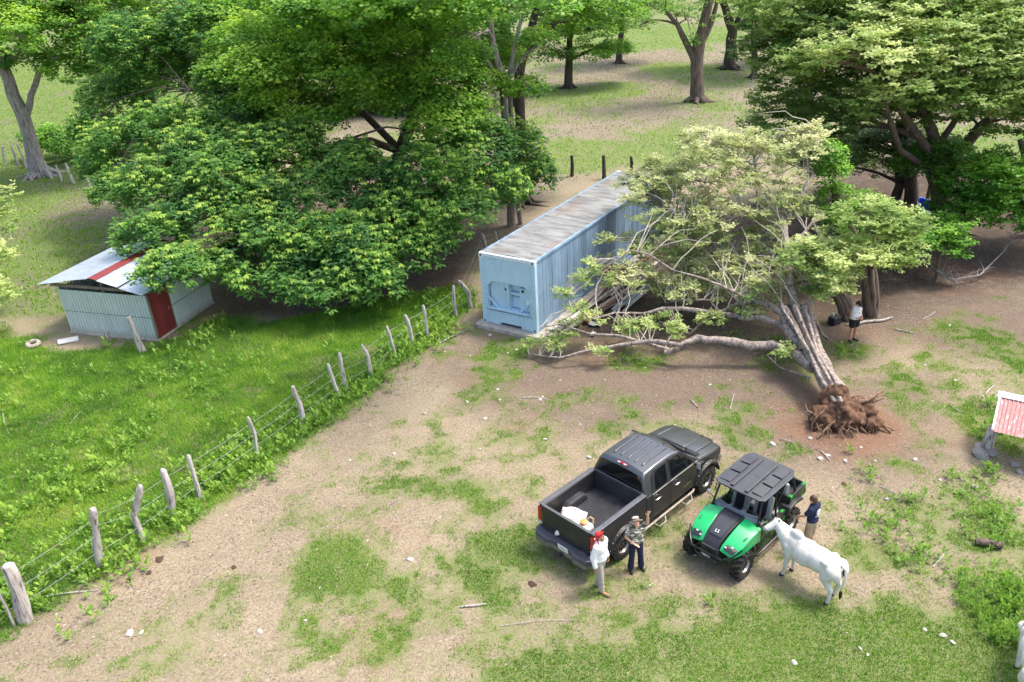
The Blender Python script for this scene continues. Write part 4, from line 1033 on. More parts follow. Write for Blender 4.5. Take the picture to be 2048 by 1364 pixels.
# ---------------------------------------------------------------- green four-seat side-by-side
M_green = mat('green_bodywork', (0.015, 0.44, 0.13), .25, 0, var=.12, scale=2, coat=.5)
M_greend = stained('green_black_graphic', (0.016, 0.25, 0.03), (0.012, 0.013, 0.012), streak=(1, 3, 2.2), scale=2.6, thr=(.40, .46), rough=.35, bump=0)
M_utvblk = mat('utv_black_plastic', (0.022, 0.023, 0.027), .42, var=.2, scale=6)
M_seatg = mat('seat_grey_vinyl', (0.33, 0.36, 0.34), .55, var=.1)
M_cage = mat('cage_tube', (0.014, 0.014, 0.015), .35, .2)
M_roofp = mat('utv_roof_plastic', (0.052, 0.055, 0.062), .36, var=.12, scale=3)
def utv():
    fr, fl = G(1473, 1148), G(1385, 1100)
    h = Vector((-.735, -.678, 0)).normalized(); r = Vector((h.y, -h.x, 0)); c = (fr + fl) / 2 - r * .06 - h * .04
    az = math.atan2(h.x, h.y)
    U = empty('side_by_side', (c.x, c.y, gz1(c.x, c.y)), -az, 'green and black four seat off road buggy with hard roof parked beside the pickup', 'buggy')
    WB = 2.15; RW = .345
    def shp(x, y, z):
        f = 1.0
        if y > -.1: f *= 1 - .34 * ((y + .1) / .6) ** 1.6
        if z > .7: z -= .10 * (x / .70) ** 2 * .9
        return (x * f, y, z)
    # hood: black centre, green wings
    prof = [(-.62, .62), (-.62, 1.16), (-.30, 1.13), (.05, 1.02), (.30, .90), (.42, .74), (.38, .60)]
    hd = MB().prism(prof, 'x', -.27, .27, 6, lambda x, y, z: (x * (1 - .28 * max(0, (y + .3) / .7)), y, z + .012)).build('hood', M_utvblk, U, smooth=True, angle=30, bevel=.018)
    MB().prism([(-.52, 1.10), (-.52, 1.175), (-.26, 1.152), (.05, 1.052), (.20, .985), (.22, .95)], 'x', -.20, .20, 4, lambda x, y, z: (x * (1 - .25 * max(0, (y + .3) / .6)), y, z + .006)).build('hood_panel', mat('hood_panel_dark', (.03, .033, .045), .45, var=.15), hd, smooth=True, angle=30, bevel=.01)
    text_mesh('lettering', 'LS', .115, M_white, hd, frame((0, .115, 1.048), (-1, 0, 0), (0, -.92, .39), (0, .39, .92)), .004)
    wing = [(-.62, .66), (-.62, 1.15), (-.28, 1.12), (.06, 1.00), (.26, .88), (.36, .76), (.30, .68), (.0, .78), (-.36, .82), (-.46, .70)]
    for s in (-1, 1):
        w = MB().prism(wing, 'x', s * .275, s * .72, 6, shp).build('fender', M_green, U, smooth=True, angle=30, bevel=.02)
        MB().bar((s * .66, -.60, 1.055), (s * .60, -.05, .985), .035, .02).build('fender_crease', mat('deep_green', (.008, .18, .05), .35), w)
        hl = MB().prism([(.06, .83), (.20, .79), (.29, .80), (.21, .85), (.07, .885)], 'x', s * .36, s * .64, 3, lambda x, y, z: (lambda q: (q[0] * 1.02, q[1] + .05, q[2] + .05))(shp(x, y, z))).build('headlight_pod', M_utvblk, U, bevel=.012)
        for q, yy, zz in ((.34, .285, .855), (.47, .215, .865)):
            MB().ell((s * q, yy, zz), (.032, .026, .024), 10, 7).build('headlight', M_clear, hl, smooth=True)
        # wheels, arms, shocks
        for y, R_ in ((0, RW), (-WB, RW)):
            wheel(U, (s * .64, y, RW), s, RW, .25, .165, 6, mat('utv_rim', (.03, .03, .03), .4, .5), 16, mat('utv_rim_lip', (.45, .44, .42), .35, .8), lugh=.022)
            am = MB()
            am.tube([(s * .18, y + .12, .36), (s * .58, y + .02, .33)], .022, 6).tube([(s * .18, y - .14, .36), (s * .58, y - .02, .33)], .022, 6).tube([(s * .18, y + .12, .52), (s * .56, y + .02, .42)], .020, 6)
            am.build('suspension_arm', mat('green_tube', (.02, .33, .05), .4), U, smooth=True)
            MB().tube([(s * .42, y + .02, .40), (s * .30, y, .78)], .045, 8).build('shock_absorber', mat('spring_grey', (.25, .25, .24), .5, .4), U, smooth=True)
        # side: sill, door panel, nerf bar
        MB().prism([(-.62, .40), (-.50, .72), (-.62, 1.06), (-1.0, .98), (-1.35, .96), (-1.42, .40)], 'x', s * .62, s * .69, 1).build('door', M_greend, U, bevel=.015)
        MB().prism([(-1.46, .40), (-1.40, .96), (-1.75, .92), (-1.92, .80), (-1.86, .40)], 'x', s * .62, s * .69, 1).build('door', M_greend, U, bevel=.015)
        MB().tube([(s * .60, -.42, .36), (s * .74, -.50, .34), (s * .74, -1.72, .34), (s * .60, -1.80, .36)], .03, 8).build('nerf_bar', M_cage, U, smooth=True)
        MB().prism([(-.50, .40), (-.38, .78), (-.62, .86), (-.66, .40)], 'x', s * .56, s * .66, 1).build('mud_flap', mat('mud_brown', (.10, .075, .055), .7, var=.3), U, bevel=.01)
        # bed side
        MB().prism([(-1.98, .90), (-2.05, 1.12), (-2.80, 1.14), (-2.84, .82), (-2.55, .78)], 'x', s * .58, s * .68, 1).build('bed_side', M_greend, U, bevel=.02)
        MB().prism([(-1.80, .70), (-1.90, .90), (-2.2, .96), (-2.5, .90), (-2.6, .76), (-2.5, .80), (-2.2, .86), (-1.95, .80)], 'x', s * .50, s * .76, 1).build('rear_fender', M_utvblk, U, bevel=.015)
        # cage
        MB().tube([(s * .62, -.58, 1.02), (s * .60, -.66, 1.20), (s * .555, -.84, 1.70), (s * .55, -.92, 1.77), (s * .55, -2.10, 1.77), (s * .56, -2.22, 1.66), (s * .62, -2.36, 1.05)], .026, 8).build('cage_side', M_cage, U, smooth=True)
        MB().tube([(s * .63, -1.42, .95), (s * .56, -1.42, 1.77)], .026, 8).build('cage_post', M_cage, U, smooth=True)
        MB().tube([(s * .55, -2.05, 1.74), (s * .60, -1.45, 1.05)], .018, 6).build('cage_brace', M_cage, U, smooth=True)
        mr = MB().ell((s * .76, -.64, 1.36), (.05, .025, .075), 10, 7).build('mirror', M_clear if s > 0 else M_utvblk, U, smooth=True)
        MB().tube([(s * .60, -.66, 1.25), (s * .76, -.66, 1.34)], .012, 6).build('mirror_arm', M_cage, mr)
        if s > 0: MB().tube([(s * .58, -.80, 1.55), (s * .68, -.84, 1.54), (s * .70, -.86, 1.38), (s * .60, -.78, 1.36)], .014, 6).build('grab_handle', M_cage, U, smooth=True)
    for y, z in ((-.88, 1.74), (-1.42, 1.77), (-2.12, 1.75)): MB().tube([(-.55, y, z), (.55, y, z)], .024, 8).build('cage_cross', M_cage, U, smooth=True)
    # roof
    def rf(x, y, z): return (x, y, z - .03 * (x / .62) ** 2 - (.03 * ((y + 1.42) / .8) ** 2))
    rp = MB().prism([(-.54, -.62), (.52, -.62), (.64, -.72), (.64, -2.0), (.54, -2.24), (-.58, -2.24), (-.70, -2.0), (-.68, -.72)], 'z', 1.80, 1.845, 1, rf).build('roof', M_roofp, U, bevel=.015)
    for x in (-.19, .19): MB().prism([(x - .045, -.70), (x + .045, -.70), (x + .035, -2.12), (x - .035, -2.12)], 'z', 1.83, 1.862, 1, rf).build('roof_rib', M_roofp, rp, bevel=.01)
    for s in (-1, 1):
        for ya, yb in ((-.78, -1.18), (-1.24, -1.62), (-1.68, -2.06)): MB().prism([(s * .30, ya), (s * .56, ya), (s * .56, yb), (s * .30, yb)], 'z', 1.822, 1.850, 1, rf).build('roof_pad', M_roofp, rp, bevel=.008)
    # low windscreen, dashboard, steering wheel, seats
    gm = bpy.data.materials.new('clear_windscreen'); gm.use_nodes = True; pb = gm.node_tree.nodes['Principled BSDF']
    pb.inputs['Base Color'].default_value = (.45, .50, .52, 1); pb.inputs['Roughness'].default_value = .12; pb.inputs['Transmission Weight'].default_value = .65; pb.inputs['IOR'].default_value = 1.2
    MB().prism([(-.615, 1.10), (-.655, 1.23), (-.667, 1.23), (-.63, 1.10)], 'x', -.57, .57, 4, lambda x, y, z: (x, y - .10 * (x / .57) ** 2, z)).build('windscreen', gm, U)
    MB().prism([(-.58, 1.08), (-.62, 1.18), (-.66, 1.08)], 'x', -.60, .60, 4, lambda x, y, z: (x, y - .08 * (x / .57) ** 2, z)).build('cowl', mat('cowl_grey', (.20, .22, .24), .4), U)
    MB().prism([(-.64, .70), (-.66, 1.10), (-.82, 1.06), (-.88, .85), (-.80, .60)], 'x', -.58, .58, 2).build('dashboard', M_utvblk, U, bevel=.02)
    st = MB().lathe([(.145, -.013), (.17, -.013), (.17, .013), (.145, .013)], 20, frame((-.30, -.95, 1.05), (1, 0, 0), (0, .5, .85), (0, -.85, .5)), closed=True).build('steering_wheel', M_black, U, smooth=True)
    MB().bar((-.45, -.95, 1.05), (-.15, -.95, 1.05), .03, .02).bar((-.30, -.95, 1.05), (-.30, -.80, .95), .03, .03).build('steering_column', M_black, st)
    for y0 in (-1.22, -1.92):
        for x in (-.30, .30):
            sc = MB().box((x, y0 + .06, .68), (.46, .46, .14)).build('seat_cushion', M_seatg, U, bevel=.05, seg=3)
            sb = MB().prism([(y0 - .10, .70), (y0 - .22, 1.34), (y0 - .33, 1.34), (y0 - .22, .70)], 'x', x - .23, x + .23, 1).build('seat_back', M_seatg, U, bevel=.045, seg=3)
            MB().prism([(y0 - .088, .76), (y0 - .195, 1.30), (y0 - .30, 1.30), (y0 - .20, .76)], 'x', x - .12, x + .12, 1).build('seat_insert', M_utvblk, sb, bevel=.02)
            MB().prism([(y0 - .19, 1.10), (y0 - .222, 1.25), (y0 - .30, 1.25), (y0 - .28, 1.10)], 'x', x - .135, x + .135, 1).build('seat_stripe', M_green, sb, bevel=.015)
            MB().box((x, y0 + .06, .755), (.24, .42, .02)).build('seat_inlay', M_utvblk, sc, bevel=.008)
    MB().box((0, -1.15, .46), (1.24, 1.6, .14)).build('floor_pan', M_utvblk, U, bevel=.02)
    MB().box((0, -.1, .52), (.50, .9, .32)).build('front_frame', M_utvblk, U, bevel=.03)
    MB().box((0, -2.42, .86), (1.2, .76, .06)).build('bed_floor', M_utvblk, U)
    MB().box((0, -2.80, .98), (1.2, .05, .28)).build('tailgate', M_utvblk, U, bevel=.015)
    MB().box((0, -2.04, 1.0), (1.2, .05, .24)).build('bed_front', M_utvblk, U, bevel=.015)
    # grille and bumper
    MB().box((0, .40, .70), (.44, .08, .16)).build('grille', M_utvblk, U, bevel=.02)
    MB().box((0, .40, .48), (.46, .10, .26), rot=(.25, 0, 0)).build('skid_plate', M_utvblk, U, bevel=.02)
    bm_ = MB().tube([(.70, .16, .90), (.58, .34, .74), (.40, .52, .66), (-.40, .52, .66), (-.58, .34, .74), (-.70, .16, .90)], .022, 8).build('bumper', M_cage, U, smooth=True)
    MB().tube([(.36, .50, .66), (.28, .50, .50), (-.28, .50, .50), (-.36, .50, .66)], .02, 8).tube([(.30, .52, .66), (.20, .44, .86)], .018, 6).tube([(-.30, .52, .66), (-.20, .44, .86)], .018, 6).build('bumper_guard', M_cage, bm_, smooth=True)
    pl = MB().box((.0, .545, .60), (.26, .012, .10)).build('front_plate', M_black, bm_)
    text_mesh('lettering', 'TERYX', .075, M_white, pl, frame((0, .553, .60), (-1, 0, 0), (0, 0, 1), (0, 1, 0)), .002)
utv()
# ---------------------------------------------------------------- people and cattle: one continuous skin grown over the limbs
def skin_mesh(name, mb, voxel, mt, parent, smooth=4, dec=.35, M=None):
    me = bpy.data.meshes.new('tmp'); me.from_pydata(mb.v, [], mb.f)
    bm = bmesh.new(); bm.from_mesh(me); bmesh.ops.recalc_face_normals(bm, faces=bm.faces); bm.to_mesh(me); bm.free()
    tmp = bpy.data.objects.new('tmp', me); COL.objects.link(tmp)
    r = tmp.modifiers.new('r', 'REMESH'); r.mode = 'VOXEL'; r.voxel_size = voxel; r.use_smooth_shade = True
    if smooth:
        s = tmp.modifiers.new('s', 'SMOOTH'); s.factor = .5; s.iterations = smooth
    if dec < 1:
        d = tmp.modifiers.new('d', 'DECIMATE'); d.ratio = dec
    dg = bpy.context.evaluated_depsgraph_get()
    out = bpy.data.meshes.new_from_object(tmp.evaluated_get(dg))
    bpy.data.objects.remove(tmp); bpy.data.meshes.remove(me)
    out.name = name; out.materials.clear(); out.materials.append(mt)
    if M is not None: out.transform(M)
    out.polygons.foreach_set('use_smooth', [True] * len(out.polygons))
    return link(bpy.data.objects.new(name, out), parent)
def V3(*a): return Vector(a)
def hand(mb, wr, d, nrm, side, curl=.25, spread=.10, k=1.0):
    """palm and five fingers; d finger direction, nrm palm normal, side +1 thumb towards d x nrm"""
    d = Vector(d).normalized(); n = Vector(nrm); n = (n - d * n.dot(d)).normalized(); t = d.cross(n) * side
    wr = Vector(wr)
    mb.ell(wr + d * .045 * k, (.042 * k, .016 * k, .050 * k), 12, 8, frame((0, 0, 0), t, n, d).to_3x3().to_4x4())
    for i, (o, L) in enumerate(((.030, .068), (.010, .076), (-.010, .070), (-.029, .056))):
        a = wr + (d * .082 + t * o) * k; dd = (d + t * o * spread * 60 * .25).normalized()
        b = a + (dd * L * .5 + n * L * curl * .25) * k; c = b + (dd * L * .5 * (1 - curl * .6) + n * L * curl * .8) * k
        mb.cap(a, .0105 * k, b, .0098 * k, 8).cap(b, .0098 * k, c, .0085 * k, 8)
    a = wr + (d * .025 + t * .034) * k; b = a + (d * .030 + t * .034 + n * .01) * k; c = b + (d * .032 + t * .012 + n * .012) * k
    mb.cap(a, .0125 * k, b, .0115 * k, 8).cap(b, .0115 * k, c, .0095 * k, 8)
M_skin1 = mat('skin_fair', (.60, .34, .24), .5, var=.10, scale=9)
M_skin2 = mat('skin_tanned', (.42, .21, .13), .5, var=.10, scale=9)
M_skin3 = mat('skin_warm', (.58, .31, .21), .5, var=.10, scale=9)
M_eye = mat('eye_dark', (.02, .015, .012), .2)
M_lip = mat('lip', (.42, .13, .11), .5)
def person(label, loc, rz, H, J, skin, torso=1.0, belly=1.0, head_tilt=0, head_turn=0, hands=None, leg=1.0, arm=1.0):
    k = H / 1.70
    o = empty('person', (loc[0], loc[1], gz1(loc[0], loc[1])), rz, label, 'person')
    base = dict(pel=(0, 0, .93), chest=(0, -.005, 1.26), neck=(0, 0, 1.43), head=(0, -.02, 1.575), shL=(.175, 0, 1.385), shR=(-.175, 0, 1.385), elL=(.235, .03, 1.11), elR=(-.235, .03, 1.11), wrL=(.245, -.05, .87), wrR=(-.245, -.05, .87),
                hipL=(.09, 0, .90), hipR=(-.09, 0, .90), knL=(.10, -.02, .49), knR=(-.10, -.02, .49), anL=(.105, .02, .085), anR=(-.105, .02, .085), toL=(.12, -.15, .03), toR=(-.12, -.15, .03))
    base.update(J)
    j = {n: Vector(p) * k for n, p in base.items()}
    Mh = Matrix.Translation(j['head']) @ Matrix.Rotation(head_turn, 4, 'Z') @ Matrix.Rotation(head_tilt, 4, 'X')
    R3 = Mh.to_3x3().to_4x4()
    hp = lambda x, y, z: Mh @ Vector((x * k, y * k, z * k))
    b = MB()
    def torso_prims(m, g=0.0, sh=True):
        c, p = j['chest'], j['pel']
        m.ell(c + V3(0, 0, .03 * k), ((.165 * torso + g) * k, (.108 * torso + g) * k, .20 * k + g)); m.ell(p.lerp(c, .45), ((.150 * torso * belly + g) * k, (.115 * torso * belly + g) * k, .19 * k + g))
        if sh: m.cap(j['shL'].lerp(c, .12), (.062 * arm + g) * k, j['shR'].lerp(c, .12), (.062 * arm + g) * k)
    def hip_prims(m, g=0.0): m.ell(j['pel'] + V3(0, .008 * k, 0), ((.165 * torso + g) * k, (.122 * torso + g) * k, .125 * k + g))
    torso_prims(b); hip_prims(b)
    b.cap(j['neck'] - V3(0, 0, .03 * k), .058 * k, hp(0, .012, -.07), .052 * k)
    b.ell(hp(0, .008, .018), (.074 * k, .092 * k, .105 * k), 16, 12, R3); b.ell(hp(0, -.022, -.045), (.056 * k, .062 * k, .066 * k), 14, 9, R3)
    b.cap(hp(0, -.082, .012), .011 * k, hp(0, -.100, -.022), .016 * k, 8)
    for s in (-1, 1): b.ell(hp(s * .076, .012, -.005), (.012 * k, .022 * k, .032 * k), 10, 7, R3)
    for s in 'LR':
        b.cap(j['sh' + s], .050 * arm * k, j['el' + s], .040 * arm * k); b.cap(j['el' + s], .040 * arm * k, j['wr' + s], .027 * arm * k)
        b.cap(j['hip' + s], .085 * leg * k, j['kn' + s], .056 * leg * k); b.cap(j['kn' + s], .055 * leg * k, j['kn' + s].lerp(j['an' + s], .35) + V3(0, .012 * k, 0), .055 * leg * k)
        b.cap(j['kn' + s].lerp(j['an' + s], .35) + V3(0, .012 * k, 0), .053 * leg * k, j['an' + s], .036 * k); b.cap(j['an' + s] - V3(0, 0, .03 * k), .034 * k, j['to' + s] + V3(0, 0, .01 * k), .030 * k)
        hd = (hands or {}).get(s, dict(d=(0, -.1, -1), n=(-1 if s == 'L' else 1, 0, 0), side=1 if s == 'L' else -1, curl=.5))
        hand(b, j['wr' + s], hd['d'], hd['n'], hd['side'], hd.get('curl', .3), hd.get('spread', .1), k * 1.05)
    body = skin_mesh('body', b, .0085 * k, skin, o, 3, .22)
    for s in (-1, 1):
        MB().ell(hp(s * .030, -.079, .022), (.011 * k, .008 * k, .007 * k), 8, 6, R3).build('eye', M_eye, body, smooth=True)
        MB().ell(hp(s * .030, -.080, .042), (.017 * k, .006 * k, .004 * k), 8, 6, R3).build('eyebrow', mat('brow', (.06, .035, .02), .8), body, smooth=True)
    MB().ell(hp(0, -.082, -.052), (.024 * k, .008 * k, .007 * k), 10, 6, R3).build('mouth', M_lip, body, smooth=True)
    return dict(o=o, j=j, k=k, Mh=Mh, R3=R3, hp=hp, torso=torso_prims, hip=hip_prims, body=body, arm=arm, leg=leg, tf=torso)
def shirt(P, mt, sleeve=.6, g=.014, loose=.0, wrist=False, tuck=0.0, sl_r=None):
    j, k = P['j'], P['k']; m = MB(); P['torso'](m, g + loose, sleeve > .1)
    m.ell(j['pel'] + V3(0, .005 * k, .07 * k), ((.165 * P['tf'] + g + loose) * k, (.122 * P['tf'] + g + loose) * k, (.10 - tuck) * k))
    for s in 'LR' if sleeve > .1 else '':
        a = P['arm']; sl = (sl_r or {}).get(s, sleeve)
        e = j['sh' + s].lerp(j['el' + s], min(1, sl)); m.cap(j['sh' + s], (.052 * a + g) * k, e, (.047 * a + g + .004) * k)
        if wrist: m.cap(j['el' + s], (.042 * a + g) * k, j['el' + s].lerp(j['wr' + s], .90), (.030 * a + g + .004) * k)
    if sleeve > .1: m.ell(j['neck'] - V3(0, 0, .035 * k), (.078 * k, .070 * k, .045 * k))
    else:
        for q in (-1, 1): m.cap(j['chest'] + V3(q * .095, -.03, .12) * k, .028 * k, j['chest'] + V3(q * .085, .0, .185) * k, .024 * k)
    return skin_mesh('shirt', m, .011 * k, mt, P['o'], 3, .4)
def trousers(P, mt, length=1.0, g=.014, flare=0.0):
    j, k = P['j'], P['k']; m = MB(); P['hip'](m, g); lg = P['leg']
    for s in 'LR':
        if length <= .5:
            m.cap(j['hip' + s], (.088 * lg + g) * k, j['hip' + s].lerp(j['kn' + s], length * 2), (.074 * lg + g + .01) * k)
        else:
            m.cap(j['hip' + s], (.086 * lg + g) * k, j['kn' + s], (.060 * lg + g) * k); m.cap(j['kn' + s], (.060 * lg + g) * k, j['kn' + s].lerp(j['an' + s], .92), (.050 + g + flare) * k)
    return skin_mesh('trousers' if length > .5 else 'shorts', m, .011 * k, mt, P['o'], 3, .4)
def shoes(P, mt, sole=None):
    j, k = P['j'], P['k']
    for s in 'LR':
        a, t = j['an' + s], j['to' + s]; m = MB(); d = (t - a); d.z = 0; d.normalize()
        m.cap(V3(a.x, a.y, .045 * k) - d * .035 * k, .044 * k, V3(t.x, t.y, .040 * k), .040 * k).cap(a + V3(0, 0, .0), .046 * k, V3(a.x, a.y, .05 * k), .046 * k)
        o = skin_mesh('shoe', m, .011 * k, mt, P['o'], 3, .4)
        MB().tube([V3(a.x, a.y, .012 * k) - d * .075 * k, V3(a.x, a.y, .012 * k) - d * .03 * k, V3(t.x, t.y, .012 * k) - d * .02 * k, V3(t.x, t.y, .012 * k) + d * .035 * k], [.022 * k, .032 * k, .036 * k, .022 * k], 8).build('sole', sole or M_black, o, smooth=True)
def hair(P, mt, back=.012, low=0.0, size=1.0):
    m = MB(); k = P['k']; hp = P['hp']
    m.ell(hp(0, .020 + back, .034), (.084 * k * size, .090 * k * size, .100 * k * size), 16, 12, P['R3'])
    m.ell(hp(0, .050 + back, -.02 - low), (.070 * k * size, .052 * k * size, .075 * k * size), 14, 9, P['R3'])
    return skin_mesh('hair', m, .009 * k, mt, P['o'], 2, .4)

def camo_mat():
    m = bpy.data.materials.new('camouflage_cloth'); m.use_nodes = True; nt = m.node_tree; N = nt.nodes; L = nt.links; p = N['Principled BSDF']; p.inputs['Roughness'].default_value = .9
    tc = N.new('ShaderNodeTexCoord'); mp = N.new('ShaderNodeMapping'); mp.inputs['Scale'].default_value = (1, 1, 2.0); L.new(tc.outputs['Object'], mp.inputs[0])
    nz = N.new('ShaderNodeTexNoise'); nz.inputs['Scale'].default_value = 11; nz.inputs['Detail'].default_value = 1; L.new(mp.outputs[0], nz.inputs['Vector'])
    rp = N.new('ShaderNodeValToRGB'); rp.color_ramp.interpolation = 'CONSTANT'; e = rp.color_ramp.elements
    e[0].position = 0; e[0].color = (.055, .06, .045, 1); e[1].position = .42; e[1].color = (.17, .18, .13, 1); k = e.new(.52); k.color = (.34, .31, .24, 1); k = e.new(.60); k.color = (.74, .72, .66, 1)
    L.new(nz.outputs['Fac'], rp.inputs[0]); L.new(rp.outputs[0], p.inputs['Base Color']); return m
M_navy = mat('navy_cloth', (.008, .014, .050), .9, var=.25, scale=14, bump=.2)
def hat_brim(P, name, mt, crown_r, crown_h, brim, droop, off=(0, .01, .045), tilt=0.0, wav=0.0):
    k = P['k']; M = P['Mh'] @ Matrix.Translation(Vector(off) * k) @ Matrix.Rotation(tilt, 4, 'X')
    r = crown_r * k
    prof = [(0.001, crown_h * k), (r * .75, crown_h * k), (r * .93, crown_h * .88 * k), (r * 1.02, .012 * k), (r * 1.03, 0), (r + brim * .5 * k, -droop * .35 * k), (r + brim * k, -droop * k), (r + brim * k, -droop * k - .006), (r + brim * .5 * k, -droop * .35 * k - .008), (r * .98, -.008)]
    q = MB().lathe(prof, 28, M)
    return q.build(name, mt, P['o'], smooth=True, angle=50)

# woman waving, camouflage shirt
wl = G(1272, 1144) + Vector((0, .12, 0))
J = dict(shL=(.185, 0, 1.40), elL=(.29, -.03, 1.56), wrL=(.275, -.06, 1.80), elR=(-.265, .01, 1.14), wrR=(-.10, -.17, 1.03), anL=(.165, .02, .085), anR=(-.125, .01, .085), knL=(.13, -.02, .49), knR=(-.105, -.02, .49), toL=(.20, -.13, .03), toR=(-.135, -.16, .03), head=(0, -.005, 1.575))
P = person('woman in camouflage shirt and sun hat waving one raised arm beside the pickup', (wl.x, wl.y), math.radians(8), 1.54, J, M_skin1, 1.12, 1.14, math.radians(-42), math.radians(0),
           dict(L=dict(d=(.22, -.05, 1), n=(0, -1, .1), side=-1, curl=.08, spread=.8), R=dict(d=(.8, -.5, -.3), n=(.2, -.2, -1), side=1, curl=.3)), 1.0, 1.1)
shirt(P, camo_mat(), .62, .016, .006); trousers(P, M_navy, 1.0, .016, .022); shoes(P, M_black)
hair(P, mat('grey_brown_hair', (.20, .14, .09), .7), .004, .0)
h = hat_brim(P, 'sun_hat', mat('beige_hat', (.62, .53, .42), .9, var=.15, scale=20), .092, .105, .085, .012, off=(0, .022, .05), tilt=math.radians(-8))
MB().lathe([(.0955 * P['k'], .010), (.098 * P['k'], .010), (.093 * P['k'], .055), (.0905 * P['k'], .055)], 28, P['Mh'] @ Matrix.Translation((0, .01 * P['k'], .045 * P['k'])), closed=True).build('hat_band', mat('hat_band', (.10, .09, .08), .9, var=.5, scale=60), h, smooth=True)
# man in white shirt with red hat
ml = G(1202, 1184) + Vector((0, .10, 0))
J = dict(elL=(.23, .05, 1.12), wrL=(.21, -.06, .90), elR=(-.24, .05, 1.12), wrR=(-.25, -.02, .87), anL=(.06, .12, .085), toL=(.08, -.05, .03), anR=(-.085, -.08, .085), toR=(-.10, -.27, .03), knL=(.08, .06, .49), knR=(-.09, -.06, .49), head=(0, .0, 1.58))
P = person('man in white long sleeved shirt and red flap hat looking up behind the tailgate', (ml.x, ml.y), math.radians(52), 1.70, J, M_skin2, .98, 1.0, math.radians(-42), math.radians(4))
shirt(P, mat('white_shirt_cloth', (.82, .82, .82), .9, var=.05, bump=.3, bscale=14), 1.0, .022, .014, True); trousers(P, mat('grey_trouser_cloth', (.38, .35, .32), .9, var=.12, scale=14), 1.0, .018); shoes(P, mat('tan_shoe', (.34, .19, .10), .7))
hair(P, mat('black_hair', (.02, .016, .014), .6), -.004, -.02, .96)
red = mat('red_hat_cloth', (.60, .022, .022), .85, var=.15)
k = P['k']; hp = P['hp']
cap_ = skin_mesh('red_hat', MB().ell(hp(0, .012, .052), (.090 * k, .102 * k, .082 * k), 18, 12, P['R3']), .009, red, P['o'], 2, .5)
MB().lathe([(.001, .0), (.06 * k, .004), (.115 * k, -.006), (.117 * k, -.012), (.06 * k, -.004), (.001, -.006)], 20, P['Mh'] @ Matrix.Translation((0, -.045 * k, .072 * k)) @ Matrix.Rotation(-.12, 4, 'X') @ Matrix.Diagonal((.75, 1, 1, 1))).build('peak', red, cap_, smooth=True)
v = []; f = []
for i in range(11):
    t = math.radians(-80 + 16 * i)
    for z_, r_ in ((.05, .098), (-.03, .112), (-.13, .150)):
        v.append(tuple(hp(math.sin(t) * r_, .012 + math.cos(t) * r_ * 1.05, z_ + .012 * math.sin(i * 2.1) * (z_ < -.1))))
for i in range(10):
    for q in range(2): a = i * 3 + q; f.append((a, a + 3, a + 4, a + 1))
nf = MB().add(v, f).build('neck_flap', red, cap_, smooth=True)
sm = nf.modifiers.new('thick', 'SOLIDIFY'); sm.thickness = .006
MB().ell(hp(0, -.084, .022), (.062 * k, .016 * k, .014 * k), 12, 7, P['R3']).build('sunglasses', M_black, P['body'], smooth=True)
# boy with navy shirt, back to the camera
bl_ = G(1616, 1098)
J = dict(elL=(.22, -.10, 1.15), wrL=(.17, -.30, 1.02), elR=(-.25, -.02, 1.13), wrR=(-.21, -.20, .97), head=(0, -.055, 1.565), neck=(0, -.01, 1.43))
P = person('boy in navy t shirt with white print reaching towards the buggy, seen from behind', (bl_.x, bl_.y), math.radians(-140), 1.62, J, M_skin1, .92, .92, math.radians(18), 0, None, .9, .9)
shirt(P, M_navy, .66, .016, .010); trousers(P, mat('khaki_shorts', (.36, .29, .20), .9), .45, .018); shoes(P, mat('grey_shoe', (.25, .24, .23), .7))
hair(P, mat('brown_hair', (.085, .038, .022), .6, var=.4, scale=30, stretch=(1, 1, .2)), .006, .012, 1.04)
prt = mat('white_print', (.80, .80, .80), .8, var=.04); k = P['k']; c = P['j']['chest']
def onback(x, z):      # a point just outside the back of the shirt
    tx = .165 * .92 + .03; tz = .24
    return Vector((c.x + x * k, c.y + (.108 * .92 + .034) * k * math.sqrt(max(.05, 1 - (x / tx) ** 2 * .9 - ((z - .02) / tz) ** 2 * .5)) + .004, c.z + z * k))
pts = [onback(.072 * math.cos(t), .03 + .072 * math.sin(t)) for t in np.linspace(0, 6.28, 25)]
ring_ = MB().tube(pts, .008 * k, 6)
for a, b in (((-.045, .06), (.045, .00)), ((-.04, .01), (.03, .07)), ((-.03, .03), (-.005, -.02)), ((.01, .05), (.03, .02))): ring_.tube([onback(*a), onback((a[0] + b[0]) / 2, (a[1] + b[1]) / 2), onback(*b)], .007 * k, 6)
for x in np.linspace(-.07, .07, 5): ring_.tube([onback(x, -.075 + 2 * x * x), onback(x + .012, -.105 + 2 * x * x)], .008 * k, 6)
for q in range(4): ring_.tube([onback(-.095 - .004 * q, .06 - .035 * q), onback(-.11, .045 - .035 * q)], .009 * k, 6)
ring_.build('shirt_print', prt, P['o'], smooth=True)
